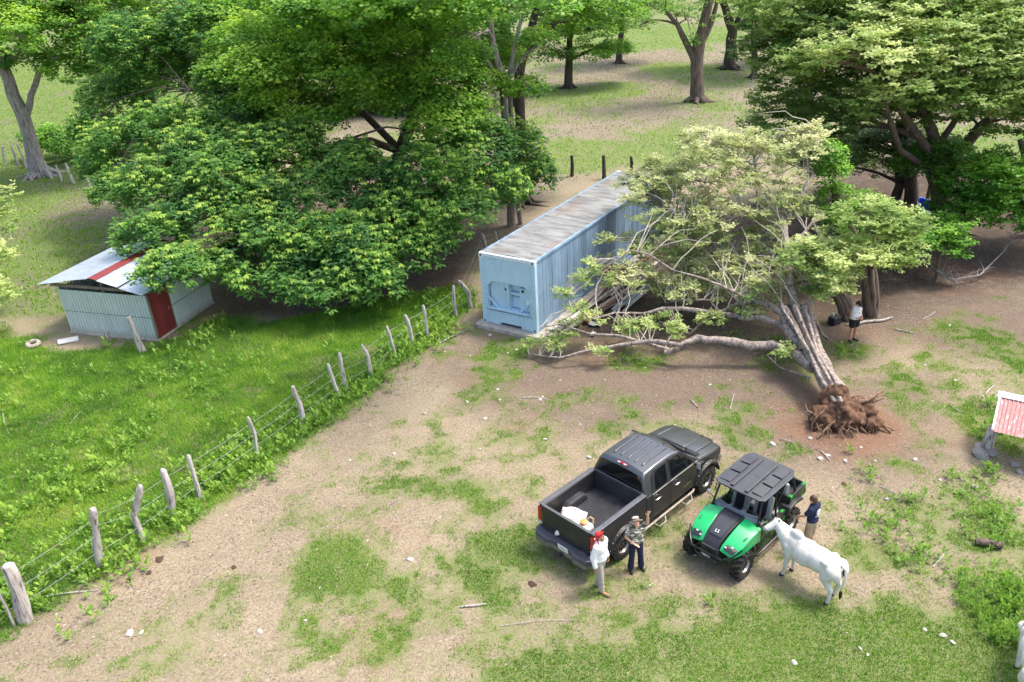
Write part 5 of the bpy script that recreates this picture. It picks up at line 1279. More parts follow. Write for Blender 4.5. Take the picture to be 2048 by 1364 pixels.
# woman in white top on the right
rl = G(1703, 682)
J = dict(elL=(.21, -.01, 1.13), wrL=(.10, -.22, 1.07), elR=(-.22, .0, 1.12), wrR=(-.03, -.20, 1.02), anL=(.13, .02, .085), anR=(-.11, -.02, .085), toL=(.18, -.14, .03), toR=(-.13, -.18, .03), head=(.0, -.06, 1.56), neck=(0, -.01, 1.43))
P = person('woman in white top, black shorts and cap looking at her phone under the trees', (rl.x, rl.y), math.radians(18), 1.62, J, M_skin3, 1.22, 1.12, math.radians(30), math.radians(10), dict(L=dict(d=(-.7, -.6, .1), n=(-.3, -.2, -1), side=-1, curl=.5), R=dict(d=(.7, -.6, .2), n=(-.2, -.3, 1), side=1, curl=.5)), 1.28, 1.15)
shirt(P, mat('white_top_cloth', (.80, .80, .80), .9, var=.05), .02, .018, .010); trousers(P, mat('black_shorts_cloth', (.012, .012, .014), .9), .26, .014); shoes(P, M_black, M_white)
hair(P, mat('dark_hair', (.03, .02, .016), .6), .002, .0, 1.0); k = P['k']; hp = P['hp']
cap_ = skin_mesh('cap', MB().ell(hp(0, .008, .058), (.088 * k, .100 * k, .075 * k), 18, 12, P['R3']), .009, mat('black_cap_cloth', (.02, .02, .022), .8), P['o'], 2, .5)
MB().lathe([(.001, .0), (.06 * k, .003), (.11 * k, -.008), (.11 * k, -.014), (.001, -.007)], 18, P['Mh'] @ Matrix.Translation((0, -.085 * k, .050 * k)) @ Matrix.Diagonal((.72, 1, 1, 1))).build('peak', MATS['black_cap_cloth'], cap_, smooth=True)
c = P['j']['chest']; pe_ = P['j']['pel']
MB().tube([P['j']['shR'] + V3(.05, -.02, .07) * k, c + V3(-.08, -.13, .10) * k, c + V3(.03, -.15, -.06) * k, pe_ + V3(.13, -.12, .10) * k, pe_ + V3(.20, -.02, .02) * k], .013 * k, 6).build('bag_strap', M_black, P['o'], smooth=True)
MB().box(pe_ + V3(.215, -.03, .0) * k, (.07, .15, .17)).build('shoulder_bag', M_black, P['o'], bevel=.02)
MB().box((.035 * k, -.275 * k, 1.06 * k), (.07, .012, .14), rot=(-.7, 0, .1)).build('phone', M_black, P['o'], bevel=.006)

# cattle
M_cow = stained('white_hide', (.64, .61, .565), (.40, .365, .32), streak=(1, 1, 1), scale=3.5, thr=(.52, .80), base2=(.71, .69, .655), rough=.8, bump=.5)
M_hoof = mat('dark_hoof', (.02, .017, .015), .6)
M_muzzle = mat('grey_muzzle', (.16, .15, .15), .6, var=.3)
def cow(label, loc, rz, head, sc=1.0):
    """white zebu heifer; local +y is forward; head = dict of neck and head points"""
    o = empty('cow', (loc[0], loc[1], gz1(loc[0], loc[1])), rz, label, 'cow', 'white cattle'); o.scale = (sc,) * 3
    b = MB(); B = lambda c, r, M=None: b.ell(c, r, 18, 12, M)
    # trunk: deep chest narrowing to the flank, hump over the withers, bony hips
    B((0, .44, .97), (.27, .33, .355)); B((0, .12, .95), (.325, .42, .350)); B((0, -.25, .98), (.315, .42, .315)); B((0, -.56, 1.04), (.265, .28, .265))
    B((0, .60, .93), (.20, .20, .30)); B((0, .42, 1.31), (.11, .20, .14)); b.cap((0, .30, 1.13), .19, (0, -.60, 1.12), .185)
    for s in (-1, 1): B((s * .215, -.50, 1.17), (.07, .10, .07)); B((s * .10, -.80, 1.10), (.06, .06, .08))
    # neck with dewlap and head
    n0, n1, hc, nz_ = [Vector(q) for q in (head['n0'], head['n1'], head['h'], head['nose'])]
    b.cap(n0, .250, n0.lerp(n1, .5), .215, 16).cap(n0.lerp(n1, .5), .215, n1, .165, 16)
    for t, r in ((.0, .10), (.35, .085), (.7, .065)): b.cap(n0.lerp(n1, t) - V3(0, -.05, .27), r * .55, n0.lerp(n1, t) - V3(0, -.03, .10), r)
    d = (nz_ - hc).normalized()
    b.ell(hc, .125, 14, 10); b.cap(hc, .120, hc.lerp(nz_, .45), .096, 14).cap(hc.lerp(nz_, .45), .096, nz_, .078, 14)
    sd = d.cross(V3(0, 0, 1)).normalized(); up = sd.cross(d)
    b.ell(hc + up * .045 + d * .02, (.085, .085, .075)); b.cap(hc + up * -.05 + d * .05, .06, nz_ - up * .025, .045)
    # legs
    def leg(x, y, hip, hind, dy=0.0):
        s = 1 if x > 0 else -1
        if hind:
            kn = V3(x * 1.15, y + .12, .76); hk = V3(x * 1.0, y - .06, .46); ft = V3(x * 1.0, y - .02 + dy, .10)
            b.cap((x * .9, y - .02, 1.0), .185, kn, .13, 14).cap(kn, .115, hk, .062, 12).cap(hk, .062, ft, .044, 12).cap(ft, .048, ft - V3(0, -.03, .05), .046, 10)
            b.ell((x * .8, y - .14, .92), (.11, .11, .20))
        else:
            el = V3(x * 1.0, y - .02, .76); kn = V3(x * .92, y + .02, .43); ft = V3(x * .92, y + dy, .10)
            b.cap((x * .85, y + .03, 1.0), .14, el, .10, 14).cap(el, .092, kn, .058, 12).cap(kn, .060, ft, .042, 12).cap(ft, .040, ft + V3(0, .03, -.05), .044, 10)
        return ft
    feet = [leg(.18, .50, 0, False, head.get('f1', 0)), leg(-.18, .50, 0, False, head.get('f2', 0)), leg(.19, -.66, 0, True, head.get('f3', 0)), leg(-.19, -.66, 0, True, head.get('f4', 0))]
    b.ell((0, -.45, .73), (.10, .12, .07))
    body = skin_mesh('body', b, .018, M_cow, o, 9, .45)
    for ft in feet:
        MB().tube([ft + V3(0, .015, -.045), ft + V3(0, .03, -.075), ft + V3(0, .04, -.105)], [.047, .055, .062], 10).build('hoof', M_hoof, o, smooth=True)
    # ears, eyes, muzzle
    for s in (-1, 1):
        e0 = hc + sd * s * .09 - d * .02 + up * .01; e1 = e0 + sd * s * .10 - up * .13; e2 = e0 + sd * s * .11 - up * .27 + d * .02
        er = MB().tube([e0, e0.lerp(e1, .5) + sd * s * .02, e1, e2], [.03, .065, .070, .015], 8); er.build('ear', M_cow, o, smooth=True)
        MB().ell(hc + sd * s * .088 + d * .10 + up * .02, .020, 8, 6).build('eye', M_hoof, body, smooth=True)
        MB().ell(nz_ + d * .055 + sd * s * .028 + up * .012, .012, 8, 6).build('nostril', M_hoof, body, smooth=True)
        MB().cap(hc + up * .085 + sd * s * .055 - d * .05, .028, hc + up * .12 + sd * s * .075 - d * .08, .016, 8).build('horn_bud', M_muzzle, body, smooth=True)
    skin_mesh('muzzle', MB().ell(nz_ + d * .03, (.084, .084, .074), 12, 9).ell(nz_ + d * .02 - up * .03, (.05, .05, .04), 12, 8), .012, M_muzzle, o, 2, .5)
    tl = MB().tube(head['tail'], [.042, .034, .026, .020, .016][:len(head['tail'])], 9).build('tail', M_cow, o, smooth=True)
    e = Vector(head['tail'][-1]); MB().tube([e + V3(0, 0, .06), e - V3(0, 0, .02), e - V3(0, 0, .12), e - V3(0, 0, .22)], [.015, .042, .040, .008], 9).build('tail_switch', M_hoof, tl, smooth=True)
    if head.get('mark'): MB().ell((head['mark'], -.865, .98), (.045, .035, .11), 12, 9).build('rump_mark', mat('dark_rump', (.045, .025, .018), .8), body, smooth=True)
    return o
cf = (G(1568, 1150) + G(1580, 1138)) / 2; cr_ = (G(1640, 1195) + G(1665, 1192)) / 2
hd = Vector((cf.x - cr_.x, cf.y - cr_.y, 0)).normalized(); mid = (cf + cr_) / 2
cow('white zebu cow standing with its head at the green buggy', (mid.x, mid.y), math.atan2(-hd.x, hd.y), dict(n0=(0, .60, 1.06), n1=(.0, .86, 1.24), h=(-.02, .98, 1.34), nose=(-.25, 1.12, 1.20), f1=.0, f2=.06, f3=.05, f4=-.03, mark=.05,
    tail=[(0, -.80, 1.20), (-.02, -.92, 1.16), (-.06, -.97, .95), (-.09, -.95, .70), (-.09, -.93, .50)]), .93)
p2 = Vector((9.68, 10.64, 0))
cow('white zebu cow grazing by the leafy bush, rump and tail turned to the yard', (p2.x, p2.y), math.radians(-28), dict(n0=(0, .62, 1.02), n1=(0, 1.0, .85), h=(0, 1.12, .74), nose=(0, 1.22, .42), f1=.04, f2=-.05, f3=-.04, f4=.05,
    tail=[(0, -.80, 1.20), (0, -.90, 1.14), (.01, -.93, .92), (.02, -.92, .70), (.02, -.90, .50)]), .93)
# ---------------------------------------------------------------- trees
def bark(name, a, b, st=(6, 6, .8)): return stained(name, a, b, streak=st, scale=1.8, thr=(.42, .66), rough=.95, bump=.8)
M_bark_grey = bark('pale_grey_bark', (.34, .31, .29), (.13, .11, .10))
M_bark_dark = bark('dark_bark', (.10, .080, .066), (.035, .028, .024))
M_bark_brown = bark('brown_bark', (.17, .13, .105), (.060, .045, .036))
M_bark_fallen = bark('fallen_bark', (.34, .29, .255), (.085, .062, .050), (5, 5, 2.5))
L_frond = leaf_mat('frond_leaf', (.43, .58, .11), (.150, .320, .060), (.055, .155, .048), .45, .5)
L_flat = leaf_mat('broad_leaf', (.33, .50, .07), (.165, .350, .050), (.070, .175, .034), .45, .5)
L_fine = leaf_mat('olive_leaf', (.60, .66, .29), (.26, .385, .095), (.085, .165, .042), .45, .55)
L_pale = leaf_mat('wilting_leaf', (.60, .62, .34), (.38, .44, .17), (.13, .20, .06), .38, .6)
L_vine = leaf_mat('vine_leaf', (.24, .45, .05), (.125, .31, .035), (.05, .15, .025), .3, .5)
L_dark = leaf_mat('shade_leaf', (.18, .31, .06), (.085, .175, .032), (.040, .09, .022), .34, .55)
def clumps(blobs, dens, gap, seed, ns=.9):
    """clump positions through the shells of the crown's lobes, with holes"""
    r = np.random.default_rng(seed); C = []; O = []
    for c, rad, tb in blobs:
        rad = np.array(rad); n = int(dens * (rad[0] * rad[1] * rad[2]) ** (2 / 3))
        d = unit(r.normal(0, 1, (n, 3))); d[:, 2] = np.where(d[:, 2] < -.35, -d[:, 2] * .6, d[:, 2]); d = unit(d)
        s = r.uniform(.35, 1, n) ** .55 * (1 + .22 * (r.uniform(0, 1, n) - .5))
        C.append(np.array(c)[None] + d * s[:, None] * rad[None]); O.append(np.concatenate([d, np.full((n, 1), tb), s[:, None]], 1))
    C = np.concatenate(C); O = np.concatenate(O)
    k = noise3(C, ns, seed) * .6 + noise3(C, 2.2, seed + 3) * .4 > gap
    k &= C[:, 2] > gz(C[:, 0], C[:, 1]) + .25
    return C[k], O[k], r
def leafclumps(lv, C, O, r, style, size=1.0):
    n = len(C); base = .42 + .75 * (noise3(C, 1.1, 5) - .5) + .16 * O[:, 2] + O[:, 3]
    if style == 'frond':
        for q in range(9):                                   # older fronds, dark
            a = q * 2.4 + r.uniform(0, 6.28, n); el = r.uniform(-.5, .25, n)
            ax = np.stack([np.cos(a), np.sin(a), el], 1) + O[:, :3] * .25; L = r.uniform(.17, .32, n) * size
            off = r.normal(0, .08, (n, 3)) * size - np.array([[0, 0, .06]])
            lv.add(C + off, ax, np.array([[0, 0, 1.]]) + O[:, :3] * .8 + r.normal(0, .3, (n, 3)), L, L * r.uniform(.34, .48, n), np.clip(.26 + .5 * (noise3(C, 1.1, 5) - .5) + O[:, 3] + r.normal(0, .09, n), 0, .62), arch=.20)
        k = (r.uniform(0, 1, n) < .10 + .75 * sstep(.38, .62, noise3(C, .8, 15))) & (O[:, 4] > .62); m_ = int(k.sum()); Ck = C[k] + O[k, :3] * .10; tn = r.uniform(.55, 1.0, m_); sz = r.uniform(.55, 1.1, m_)
        for q in range(7):                                   # bunches of drooping young fronds
            a = q * .9 + r.uniform(-.2, .2, m_); ax = np.stack([np.cos(a), np.sin(a), r.uniform(-.75, -.25, m_)], 1); L = r.uniform(.17, .27, m_) * size * sz
            lv.add(Ck + np.array([[0, 0, .07]]), ax, np.array([[0, 0, 1.]]) + r.normal(0, .1, (m_, 3)), L, L * .56, np.clip(tn + r.normal(0, .07, m_), 0, 1), arch=.30)
    elif style == 'flat':
        for q in range(20):
            off = r.normal(0, 1, (n, 3)) * np.array([.27, .27, .05]) * size; a = r.uniform(0, 6.28, n)
            ax = np.stack([np.cos(a), np.sin(a), r.normal(-.18, .18, n)], 1) - O[:, :3] * .2; L = r.uniform(.13, .22, n) * size
            off = off - O[:, :3] * (off * O[:, :3]).sum(1, keepdims=True) * .6 + np.array([[0, 0, 1.]]) * r.normal(0, .06, (n, 1))
            lv.add(C + off, ax, np.array([[0, 0, 1.]]) + O[:, :3] * .9 + r.normal(0, .3, (n, 3)), L, L * r.uniform(.6, .8, n), np.clip(base + .05 + off[:, 2] * 2 + r.normal(0, .09, n), 0, 1), arch=.08)
    else:
        ct = r.normal(0, .16, n)
        for q in range(5):                                   # a spray of five short leafy twigs
            a = q * 1.26 + r.uniform(0, 6.28, n); tw = np.stack([np.cos(a), np.sin(a), r.uniform(-.35, .45, n)], 1) + O[:, :3] * .4; tw = unit(tw)
            sd = unit(np.cross(tw, np.array([[0, 0, 1.]]))); Lt = r.uniform(.22, .40, n) * size
            for p in range(4):
                for s in (-1, 1):
                    t = (p + .6) / 4
                    c = C + tw * (Lt * t)[:, None] + r.normal(0, .015, (n, 3)); ax = sd * s * .9 + tw * .5 + r.normal(0, .22, (n, 3)); L = r.uniform(.085, .15, n) * size
                    lv.add3(c, ax, np.array([[0, 0, 1.]]) + O[:, :3] * .8 + r.normal(0, .35, (n, 3)), L * 1.1, L * .75, np.clip(base + ct + r.normal(0, .10, n), 0, 1))
def limb_path(a, b, r, sag=.12, n=5):
    a = Vector(a); b = Vector(b); d = b - a; pts = []
    side = Vector((r.uniform(-1, 1), r.uniform(-1, 1), 0)) * d.length * .10
    for i in range(n + 1):
        t = i / n; p = a.lerp(b, t) + side * math.sin(math.pi * t) + Vector((0, 0, d.length * sag * math.sin(math.pi * t)))
        pts.append(p + Vector((r.uniform(-1, 1), r.uniform(-1, 1), r.uniform(-1, 1))) * d.length * .018 * (0 < i < n))
    return pts
def tree(name, label, base, trunks, blobs, lmat, style, bmat, dens=26, gap=.40, size=1.0, seed=1, twigs=2.0, group=None, limb_r=.10, roots=0, cat='tree', twig_mat=None):
    """trunks: list of (world points, radii); blobs: list of (world centre, radii, tone shift)"""
    rr = random.Random(seed); base = Vector(base)
    o = empty(name, base, 0, label, cat, group); B = Vector(o.location)
    ends = []
    for k, (pts, rad) in enumerate(trunks):
        P_ = [Vector(p) - B for p in pts]
        if k == 0 and P_[0].z < .3: P_ = [P_[0] - Vector((0, 0, .25))] + P_; rad = [rad[0] * 1.35] + list(rad)
        Q = [P_[0]]; RR = [rad[0]]
        for i in range(len(P_) - 1):                        # subdivide for a knotty outline
            for t in (.5, 1.0):
                q = P_[i].lerp(P_[i + 1], t); r_ = rad[i] + (rad[i + 1] - rad[i]) * t
                if t < 1: q = q + Vector((rr.uniform(-1, 1), rr.uniform(-1, 1), 0)) * r_ * .25
                Q.append(q); RR.append(r_ * rr.uniform(.93, 1.07))
        MB().tube(Q, RR, 11, wob=.22, seed=seed + k).build('trunk' if k == 0 else 'limb', bmat, o, smooth=True, angle=70)
        for i in range(len(P_)):
            if i >= len(P_) * .4: ends.append((P_[i] + B, rad[min(i, len(rad) - 1)]))
    for k in range(roots):
        a = 6.28 * k / roots + rr.uniform(-.4, .4); L = rr.uniform(.8, 1.7); r0 = trunks[0][1][0]
        p = [Vector((math.cos(a) * r0 * .6, math.sin(a) * r0 * .6, .35)), Vector((math.cos(a) * r0 * 1.6, math.sin(a) * r0 * 1.6, .06)), Vector((math.cos(a + .2) * L, math.sin(a + .2) * L, -.03)), Vector((math.cos(a + .35) * L * 1.5, math.sin(a + .35) * L * 1.5, -.12))]
        MB().tube(p, [r0 * .45, r0 * .3, r0 * .16, .03], 8, wob=.3, seed=k).build('root', bmat, o, smooth=True)
    C, O, r = clumps(blobs, dens, gap, seed)
    br = MB()
    for c, rad, tb in blobs:
        c = Vector(c)
        near = min(ends, key=lambda e: (e[0] - c).length + 1.2 * max(0, e[0].z - c.z))
        pts = limb_path(near[0], c, rr); r0 = min(near[1] * .55, limb_r * (.5 + .12 * (near[0] - c).length))
        br.tube([p - B for p in pts], [r0 * (1 - .78 * i / (len(pts) - 1)) for i in range(len(pts))], 7, wob=.2, seed=rr.randint(0, 999))
        sel = [Vector(q) for q in C[np.linalg.norm((C - np.array(c)) / np.array(rad), axis=1) < 1.15]]
        rr.shuffle(sel)
        for q in sel[:int(twigs * 7)]:
            s = pts[rr.choice((3, 4, 5))]; tp = limb_path(s, q, rr, .06, 3)
            br.tube([p - B for p in tp], [max(.012, r0 * .26), .018, .012, .006], 5)
    if blobs: tag(br.build('branches', twig_mat or bmat, o, smooth=True), kind='stuff')
    if len(C):
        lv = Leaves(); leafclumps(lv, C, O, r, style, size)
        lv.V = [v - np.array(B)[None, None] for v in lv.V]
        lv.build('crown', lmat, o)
    return o
def zb(lst):
    out = []
    for px, py, z, a, b, c, t in lst:
        p = G(px, py, z)
        if not 15 < p.y < 47: p = at(px, py, 46.0)
        out.append((p, (a, b, c), t))
    return out
def yb(lst): return [(at(px, py, Y_), (a, b, c), t) for px, py, Y_, a, b, c, t in lst]
def rise(b, pxs):                                            # trunk standing over a foot, seen through these survey points
    b = Vector(b); return [b] + [at(x_, y_, b.y + (q[0] if q else 0)) for x_, y_, *q in pxs]

# the great spreading tree behind the fence: its skirt hangs down over the shed
b = onG(790, 440)
tree('spreading_tree', 'wide low crowned tree with drooping fronds hanging over the shed roof', b,
     [(rise(b, [(785, 370), (800, 300), (830, 220), (850, 120), (860, 20)]), [.42, .36, .32, .28, .2, .12]), ([at(790, 300, b.y), at(740, 280, b.y - 2), at(680, 285, b.y - 4), at(600, 330, b.y - 6)], [.2, .16, .12, .08]),
      ([at(788, 350, b.y), at(720, 400, b.y - 4), at(640, 470, b.y - 8)], [.16, .12, .07]), ([at(800, 300, b.y), at(700, 200, b.y - 1), at(520, 190, b.y - 1), at(380, 180, b.y)], [.2, .17, .12, .07])],
     zb([(345, 540, 2.8, 1.4, 1.3, 0.85, .05), (430, 525, 2.3, 1.7, 1.5, 1.10, .0), (530, 560, 1.7, 1.6, 1.4, 0.98, .0), (640, 575, 1.5, 1.6, 1.4, 0.98, .0), (745, 560, 1.6, 1.4, 1.3, 0.98, .03), (820, 505, 2.0, 1.4, 1.3, 1.10, .03),
         (400, 440, 3.4, 2.1, 1.9, 1.22, .0), (540, 470, 3.0, 2.3, 2, 1.34, .0), (680, 480, 2.8, 2.2, 1.9, 1.22, -.02), (800, 425, 3.2, 2.1, 1.9, 1.34, 0), (900, 430, 3.0, 1.8, 1.7, 1.34, .03), (980, 385, 3.2, 1.8, 1.7, 1.46, .03), (1050, 315, 4.0, 1.4, 1.4, 1.59, .02),
         (320, 380, 4.0, 2.2, 2, 1.59, .04), (450, 360, 4.6, 2.4, 2.1, 1.59, -.02), (600, 380, 4.2, 2.3, 2.1, 1.22, -.05), (740, 375, 4.0, 2.1, 1.9, 1.34, -.04), (860, 345, 4.6, 2.1, 1.9, 1.46, 0), (960, 295, 5, 1.8, 1.7, 1.46, 0),
         (250, 300, 4.8, 2.1, 2, 1.71, .06), (350, 270, 5.6, 2.5, 2.2, 1.83, .04), (470, 250, 6.0, 2.3, 2.1, 1.59, -.02), (235, 205, 6.3, 2.1, 2.1, 1.83, .08), (330, 160, 7.4, 2.7, 2.4, 2.07, .06), (270, 100, 8.2, 2.5, 2.3, 1.95, .06), (420, 70, 9, 2.9, 2.5, 2.07, .02), (560, 300, 5.4, 2.2, 2.0, 1.34, -.03), (680, 330, 4.8, 2.0, 1.8, 1.10, -.05), (200, 330, 3.8, 1.4, 1.4, 1.22, .05), (420, 310, 5.2, 2.2, 2, 1.46, .0), (520, 400, 3.8, 2.2, 2, 1.22, 0), (1080, 350, 2.8, 1.0, 1.0, 1.22, .02), (300, 470, 3.2, 1.6, 1.5, 1.10, .03), (240, 380, 3.4, 1.5, 1.4, 1.22, .03), (480, 170, 7.6, 2.2, 2, 1.71, .03), (190, 260, 5.4, 1.4, 1.4, 1.22, .08), (600, 500, 2.5, 1.8, 1.6, 1.10, 0), (710, 520, 2.2, 1.6, 1.5, 1.10, 0), (860, 470, 2.4, 1.5, 1.4, 1.10, .03), (470, 500, 2.6, 1.8, 1.6, 1.10, 0)]),
     L_frond, 'frond', M_bark_dark, dens=150, gap=.33, size=1.0, seed=3, twigs=2.2, roots=5)
b = onG(862, 400)
tree('shade_tree', 'tall tree with flat layers of bright leaves above the drooping tree', b,
     [(rise(b, [(868, 330), (860, 250), (845, 160), (800, 70), (760, -20)]), [.34, .3, .27, .22, .16, .1]), ([at(862, 260, b.y), at(905, 170, b.y + 1), at(930, 70, b.y + 1)], [.18, .14, .08]), ([at(845, 160, b.y), at(760, 130, b.y - 1), at(680, 120, b.y - 2), at(600, 130, b.y - 2)], [.18, .14, .1, .06])],
     zb([(620, 130, 8.5, 2.7, 2.4, 1.30, 0.21), (560, 195, 7.2, 2.3, 2.1, 1.16, 0.25), (680, 90, 9.5, 2.7, 2.3, 1.30, 0.19), (870, 155, 7.8, 2.3, 2.1, 1.30, 0.13), (900, 210, 6.6, 2.1, 1.9, 1.16, 0.13), (820, 95, 9, 2.5, 2.3, 1.45, 0.13), (960, 235, 6.0, 1.7, 1.5, 1.16, 0.13), (760, 60, 10, 2.9, 2.5, 1.45, 0.15), (640, 220, 6.6, 2.2, 2, 1.01, 0.23),
         (520, 85, 9.5, 2.5, 2.3, 1.59, 0.19), (940, 60, 9.5, 2.5, 2.1, 1.45, 0.11), (600, 20, 11, 3.1, 2.9, 1.74, 0.18), (800, 0, 11.5, 3.1, 2.9, 1.89, 0.13), (1000, 120, 8.0, 1.5, 1.4, 1.16, 0.11), (480, 140, 8.4, 2.0, 2, 1.30, 0.23), (740, 190, 7.2, 1.8, 1.7, 1.01, 0.15), (700, 150, 8.2, 2.4, 2.2, 1.30, 0.19), (600, 250, 6.0, 2.0, 1.8, 1.01, 0.23), (820, 200, 6.8, 2.0, 1.8, 1.16, 0.13), (920, 130, 8.0, 2.0, 1.8, 1.30, 0.13), (460, 40, 10.2, 2.6, 2.4, 1.74, 0.18), (880, 260, 5.8, 1.8, 1.7, 1.16, 0.13), (960, 180, 7, 1.6, 1.5, 1.16, 0.13), (700, 20, 11, 2.8, 2.6, 1.74, 0.13), (880, 20, 10.8, 2.6, 2.4, 1.74, 0.13), (530, 140, 8.6, 2.2, 2, 1.30, 0.23)]),
     L_flat, 'flat', M_bark_dark, dens=56, gap=.33, size=1.15, seed=7, twigs=1.6, roots=4)
b = onG(1022, 452)
tree('grey_trunk_tree', 'tree with slender pale grey twin trunk beside the container', b,
     [(rise(b, [(1024, 380), (1016, 270), (1006, 180), (985, 80), (978, -30)]), [.24, .21, .19, .17, .14, .10]), (rise(b + Vector((.5, .2, 0)), [(1030, 330), (1022, 220), (1018, 150), (1030, 90), (1050, 10)]), [.14, .13, .12, .11, .1, .08]), ([at(1006, 180, b.y), at(975, 120, b.y), at(950, 60, b.y)], [.12, .09, .05]), ([at(1016, 160, b.y), at(1040, 120, b.y), at(1075, 90, b.y)], [.1, .08, .05])],
     zb([(1000, -40, 12.5, 2.8, 2.6, 1.6, .0), (960, 20, 11, 2.2, 2, 1.1, .0), (1060, 10, 11.2, 2.0, 1.9, 1.0, .0), (925, 110, 9.3, 1.3, 1.2, .7, .0), (1075, 80, 9.2, 1.0, 1.0, .6, .0), (1035, 340, 3.2, 1.0, 1.0, .8, .06), (1000, 400, 2.2, .9, .9, .7, .06)]),
     L_flat, 'flat', M_bark_grey, dens=60, gap=.38, seed=11, twigs=1.6)
b = onG(1047, 405)
tree('dark_trunk_tree', 'tree with dark buttressed trunk standing just behind the grey twin trunk', b,
     [(rise(b, [(1046, 330), (1040, 230), (1038, 150), (1060, 70), (1078, -10)]), [.40, .32, .29, .27, .22, .15]), ([at(1040, 220, b.y), at(985, 140, b.y + 1), at(940, 130, b.y + 1.5), at(905, 60, b.y + 2)], [.2, .17, .13, .08]), ([at(1038, 150, b.y), at(1015, 60, b.y), at(1010, -20, b.y)], [.17, .13, .08]), ([at(1050, 110, b.y), at(1100, 60, b.y), at(1140, 20, b.y)], [.13, .1, .06])],
     zb([(1110, 20, 9.5, 2.4, 2.2, 1.2, -.05), (1150, 50, 8.8, 2.2, 2.1, 1.1, -.05), (1090, -60, 12, 2.8, 2.6, 1.5, 0), (1200, 10, 10, 2.4, 2.2, 1.2, -.03), (1160, -50, 11.8, 3, 2.8, 1.4, 0), (1055, 180, 7, 1.2, 1.1, .7, -.05)]),
     L_flat, 'flat', M_bark_dark, dens=60, gap=.38, seed=13, twigs=1.6, roots=6)
# trees out in the pasture
def field_tree(px, py, label, trunk, blobs, seed, lm=None, r0=.36, roots=5, style='flat', dens=44, size=1.15, bm=None, limbs=(), gap=.38):
    b = onG(px, py)
    T_ = [(rise(b, trunk), [r0 * q for q in np.linspace(1, .5, len(trunk) + 1)])] + [([at(x_, y_, b.y + d_) for x_, y_, d_ in l], [r0 * q for q in np.linspace(.55, .2, len(l))]) for l in limbs]
    return tree('pasture_tree', label, b, T_, [(at(x_, y_, b.y + d_), (a, c, e), t) for x_, y_, d_, a, c, e, t in blobs], lm or L_flat, style, bm or M_bark_dark, dens=dens, gap=gap, size=size, seed=seed, twigs=1.2, group='trees in the pasture', roots=roots, limb_r=.14)
field_tree(1137, 176, 'dark trunked tree with low leafy crown in the pasture behind the container', [(1138, 120), (1140, 60), (1150, -20)], [(1120, 70, 0, 3.4, 3, 1.6, -.04), (1190, 60, -1, 3.2, 3, 1.5, .02), (1150, 20, 0, 3.6, 3, 1.6, .0), (1240, 40, 0, 3, 3, 1.6, -.02), (1090, 110, -1, 2.2, 2, 1.2, -.06), (1170, 110, -1, 2.6, 2.2, 1.1, -.02), (1230, 100, 1, 2.0, 2, 1.2, -.06), (1100, -40, 0, 4.4, 4, 2, 0), (1190, -70, 0, 4.8, 4, 2.4, 0)], 21, r0=.42)
field_tree(1238, 127, 'slim tree standing in the pasture beyond the leafy dark trunked tree', [(1240, 90), (1243, 40), (1250, -30)], [(1262, 0, 0, 4, 3.5, 1.8, 0), (1230, -50, 0, 4.4, 4, 2.4, 0), (1290, 10, 1, 3, 3, 1.2, 0), (1285, -60, 0, 4, 4, 2.2, 0)], 22, r0=.36)
field_tree(1394, 203, 'forked tree with spreading pale roots alone in the dry pasture', [(1394, 160), (1396, 110), (1405, 60), (1418, 0), (1430, -60)], [(1380, 40, 0, 1.8, 1.8, 1.6, .08), (1400, 5, 0, 2, 2, 1.4, .08), (1350, 30, 0, 1.6, 1.6, 1.0, .05), (1300, 15, -1, 2.4, 2.2, .9, .02), (1280, 50, -1, 1.6, 1.4, .7, .02), (1440, -70, 0, 5, 4.4, 2.4, 0), (1340, -60, 0, 4.4, 4, 2.2, 0), (1385, 85, 0, .9, .9, .9, .06)], 23, r0=.62, roots=9, limbs=[[(1392, 130, 0), (1374, 90, 0), (1355, 50, 0), (1330, 20, 0)], [(1400, 90, 0), (1425, 40, 0), (1438, -20, 0)]], dens=14, gap=.46, bm=M_bark_brown)
field_tree(1459, 138, 'dark tree forking low in the pasture beyond the lone forked tree', [(1462, 100), (1466, 60), (1452, 20), (1438, -20)], [(1440, -60, 0, 5, 5, 2.6, 0), (1510, -50, 0, 5, 5, 2.6, 0), (1530, 50, 3, 3.0, 3, 2.2, -.10)], 24, r0=.62, limbs=[[(1466, 70, 0), (1480, 30, 0), (1490, -30, 0)]])
field_tree(1508, 156, 'thin straight dark trunk at the edge of the olive crowned trees', [(1509, 110), (1508, 60), (1512, 0)], [(1520, -20, 0, 4, 4, 2.4, 0), (1540, 30, 1, 3, 3, 1.8, -.10)], 25, r0=.34, roots=3)
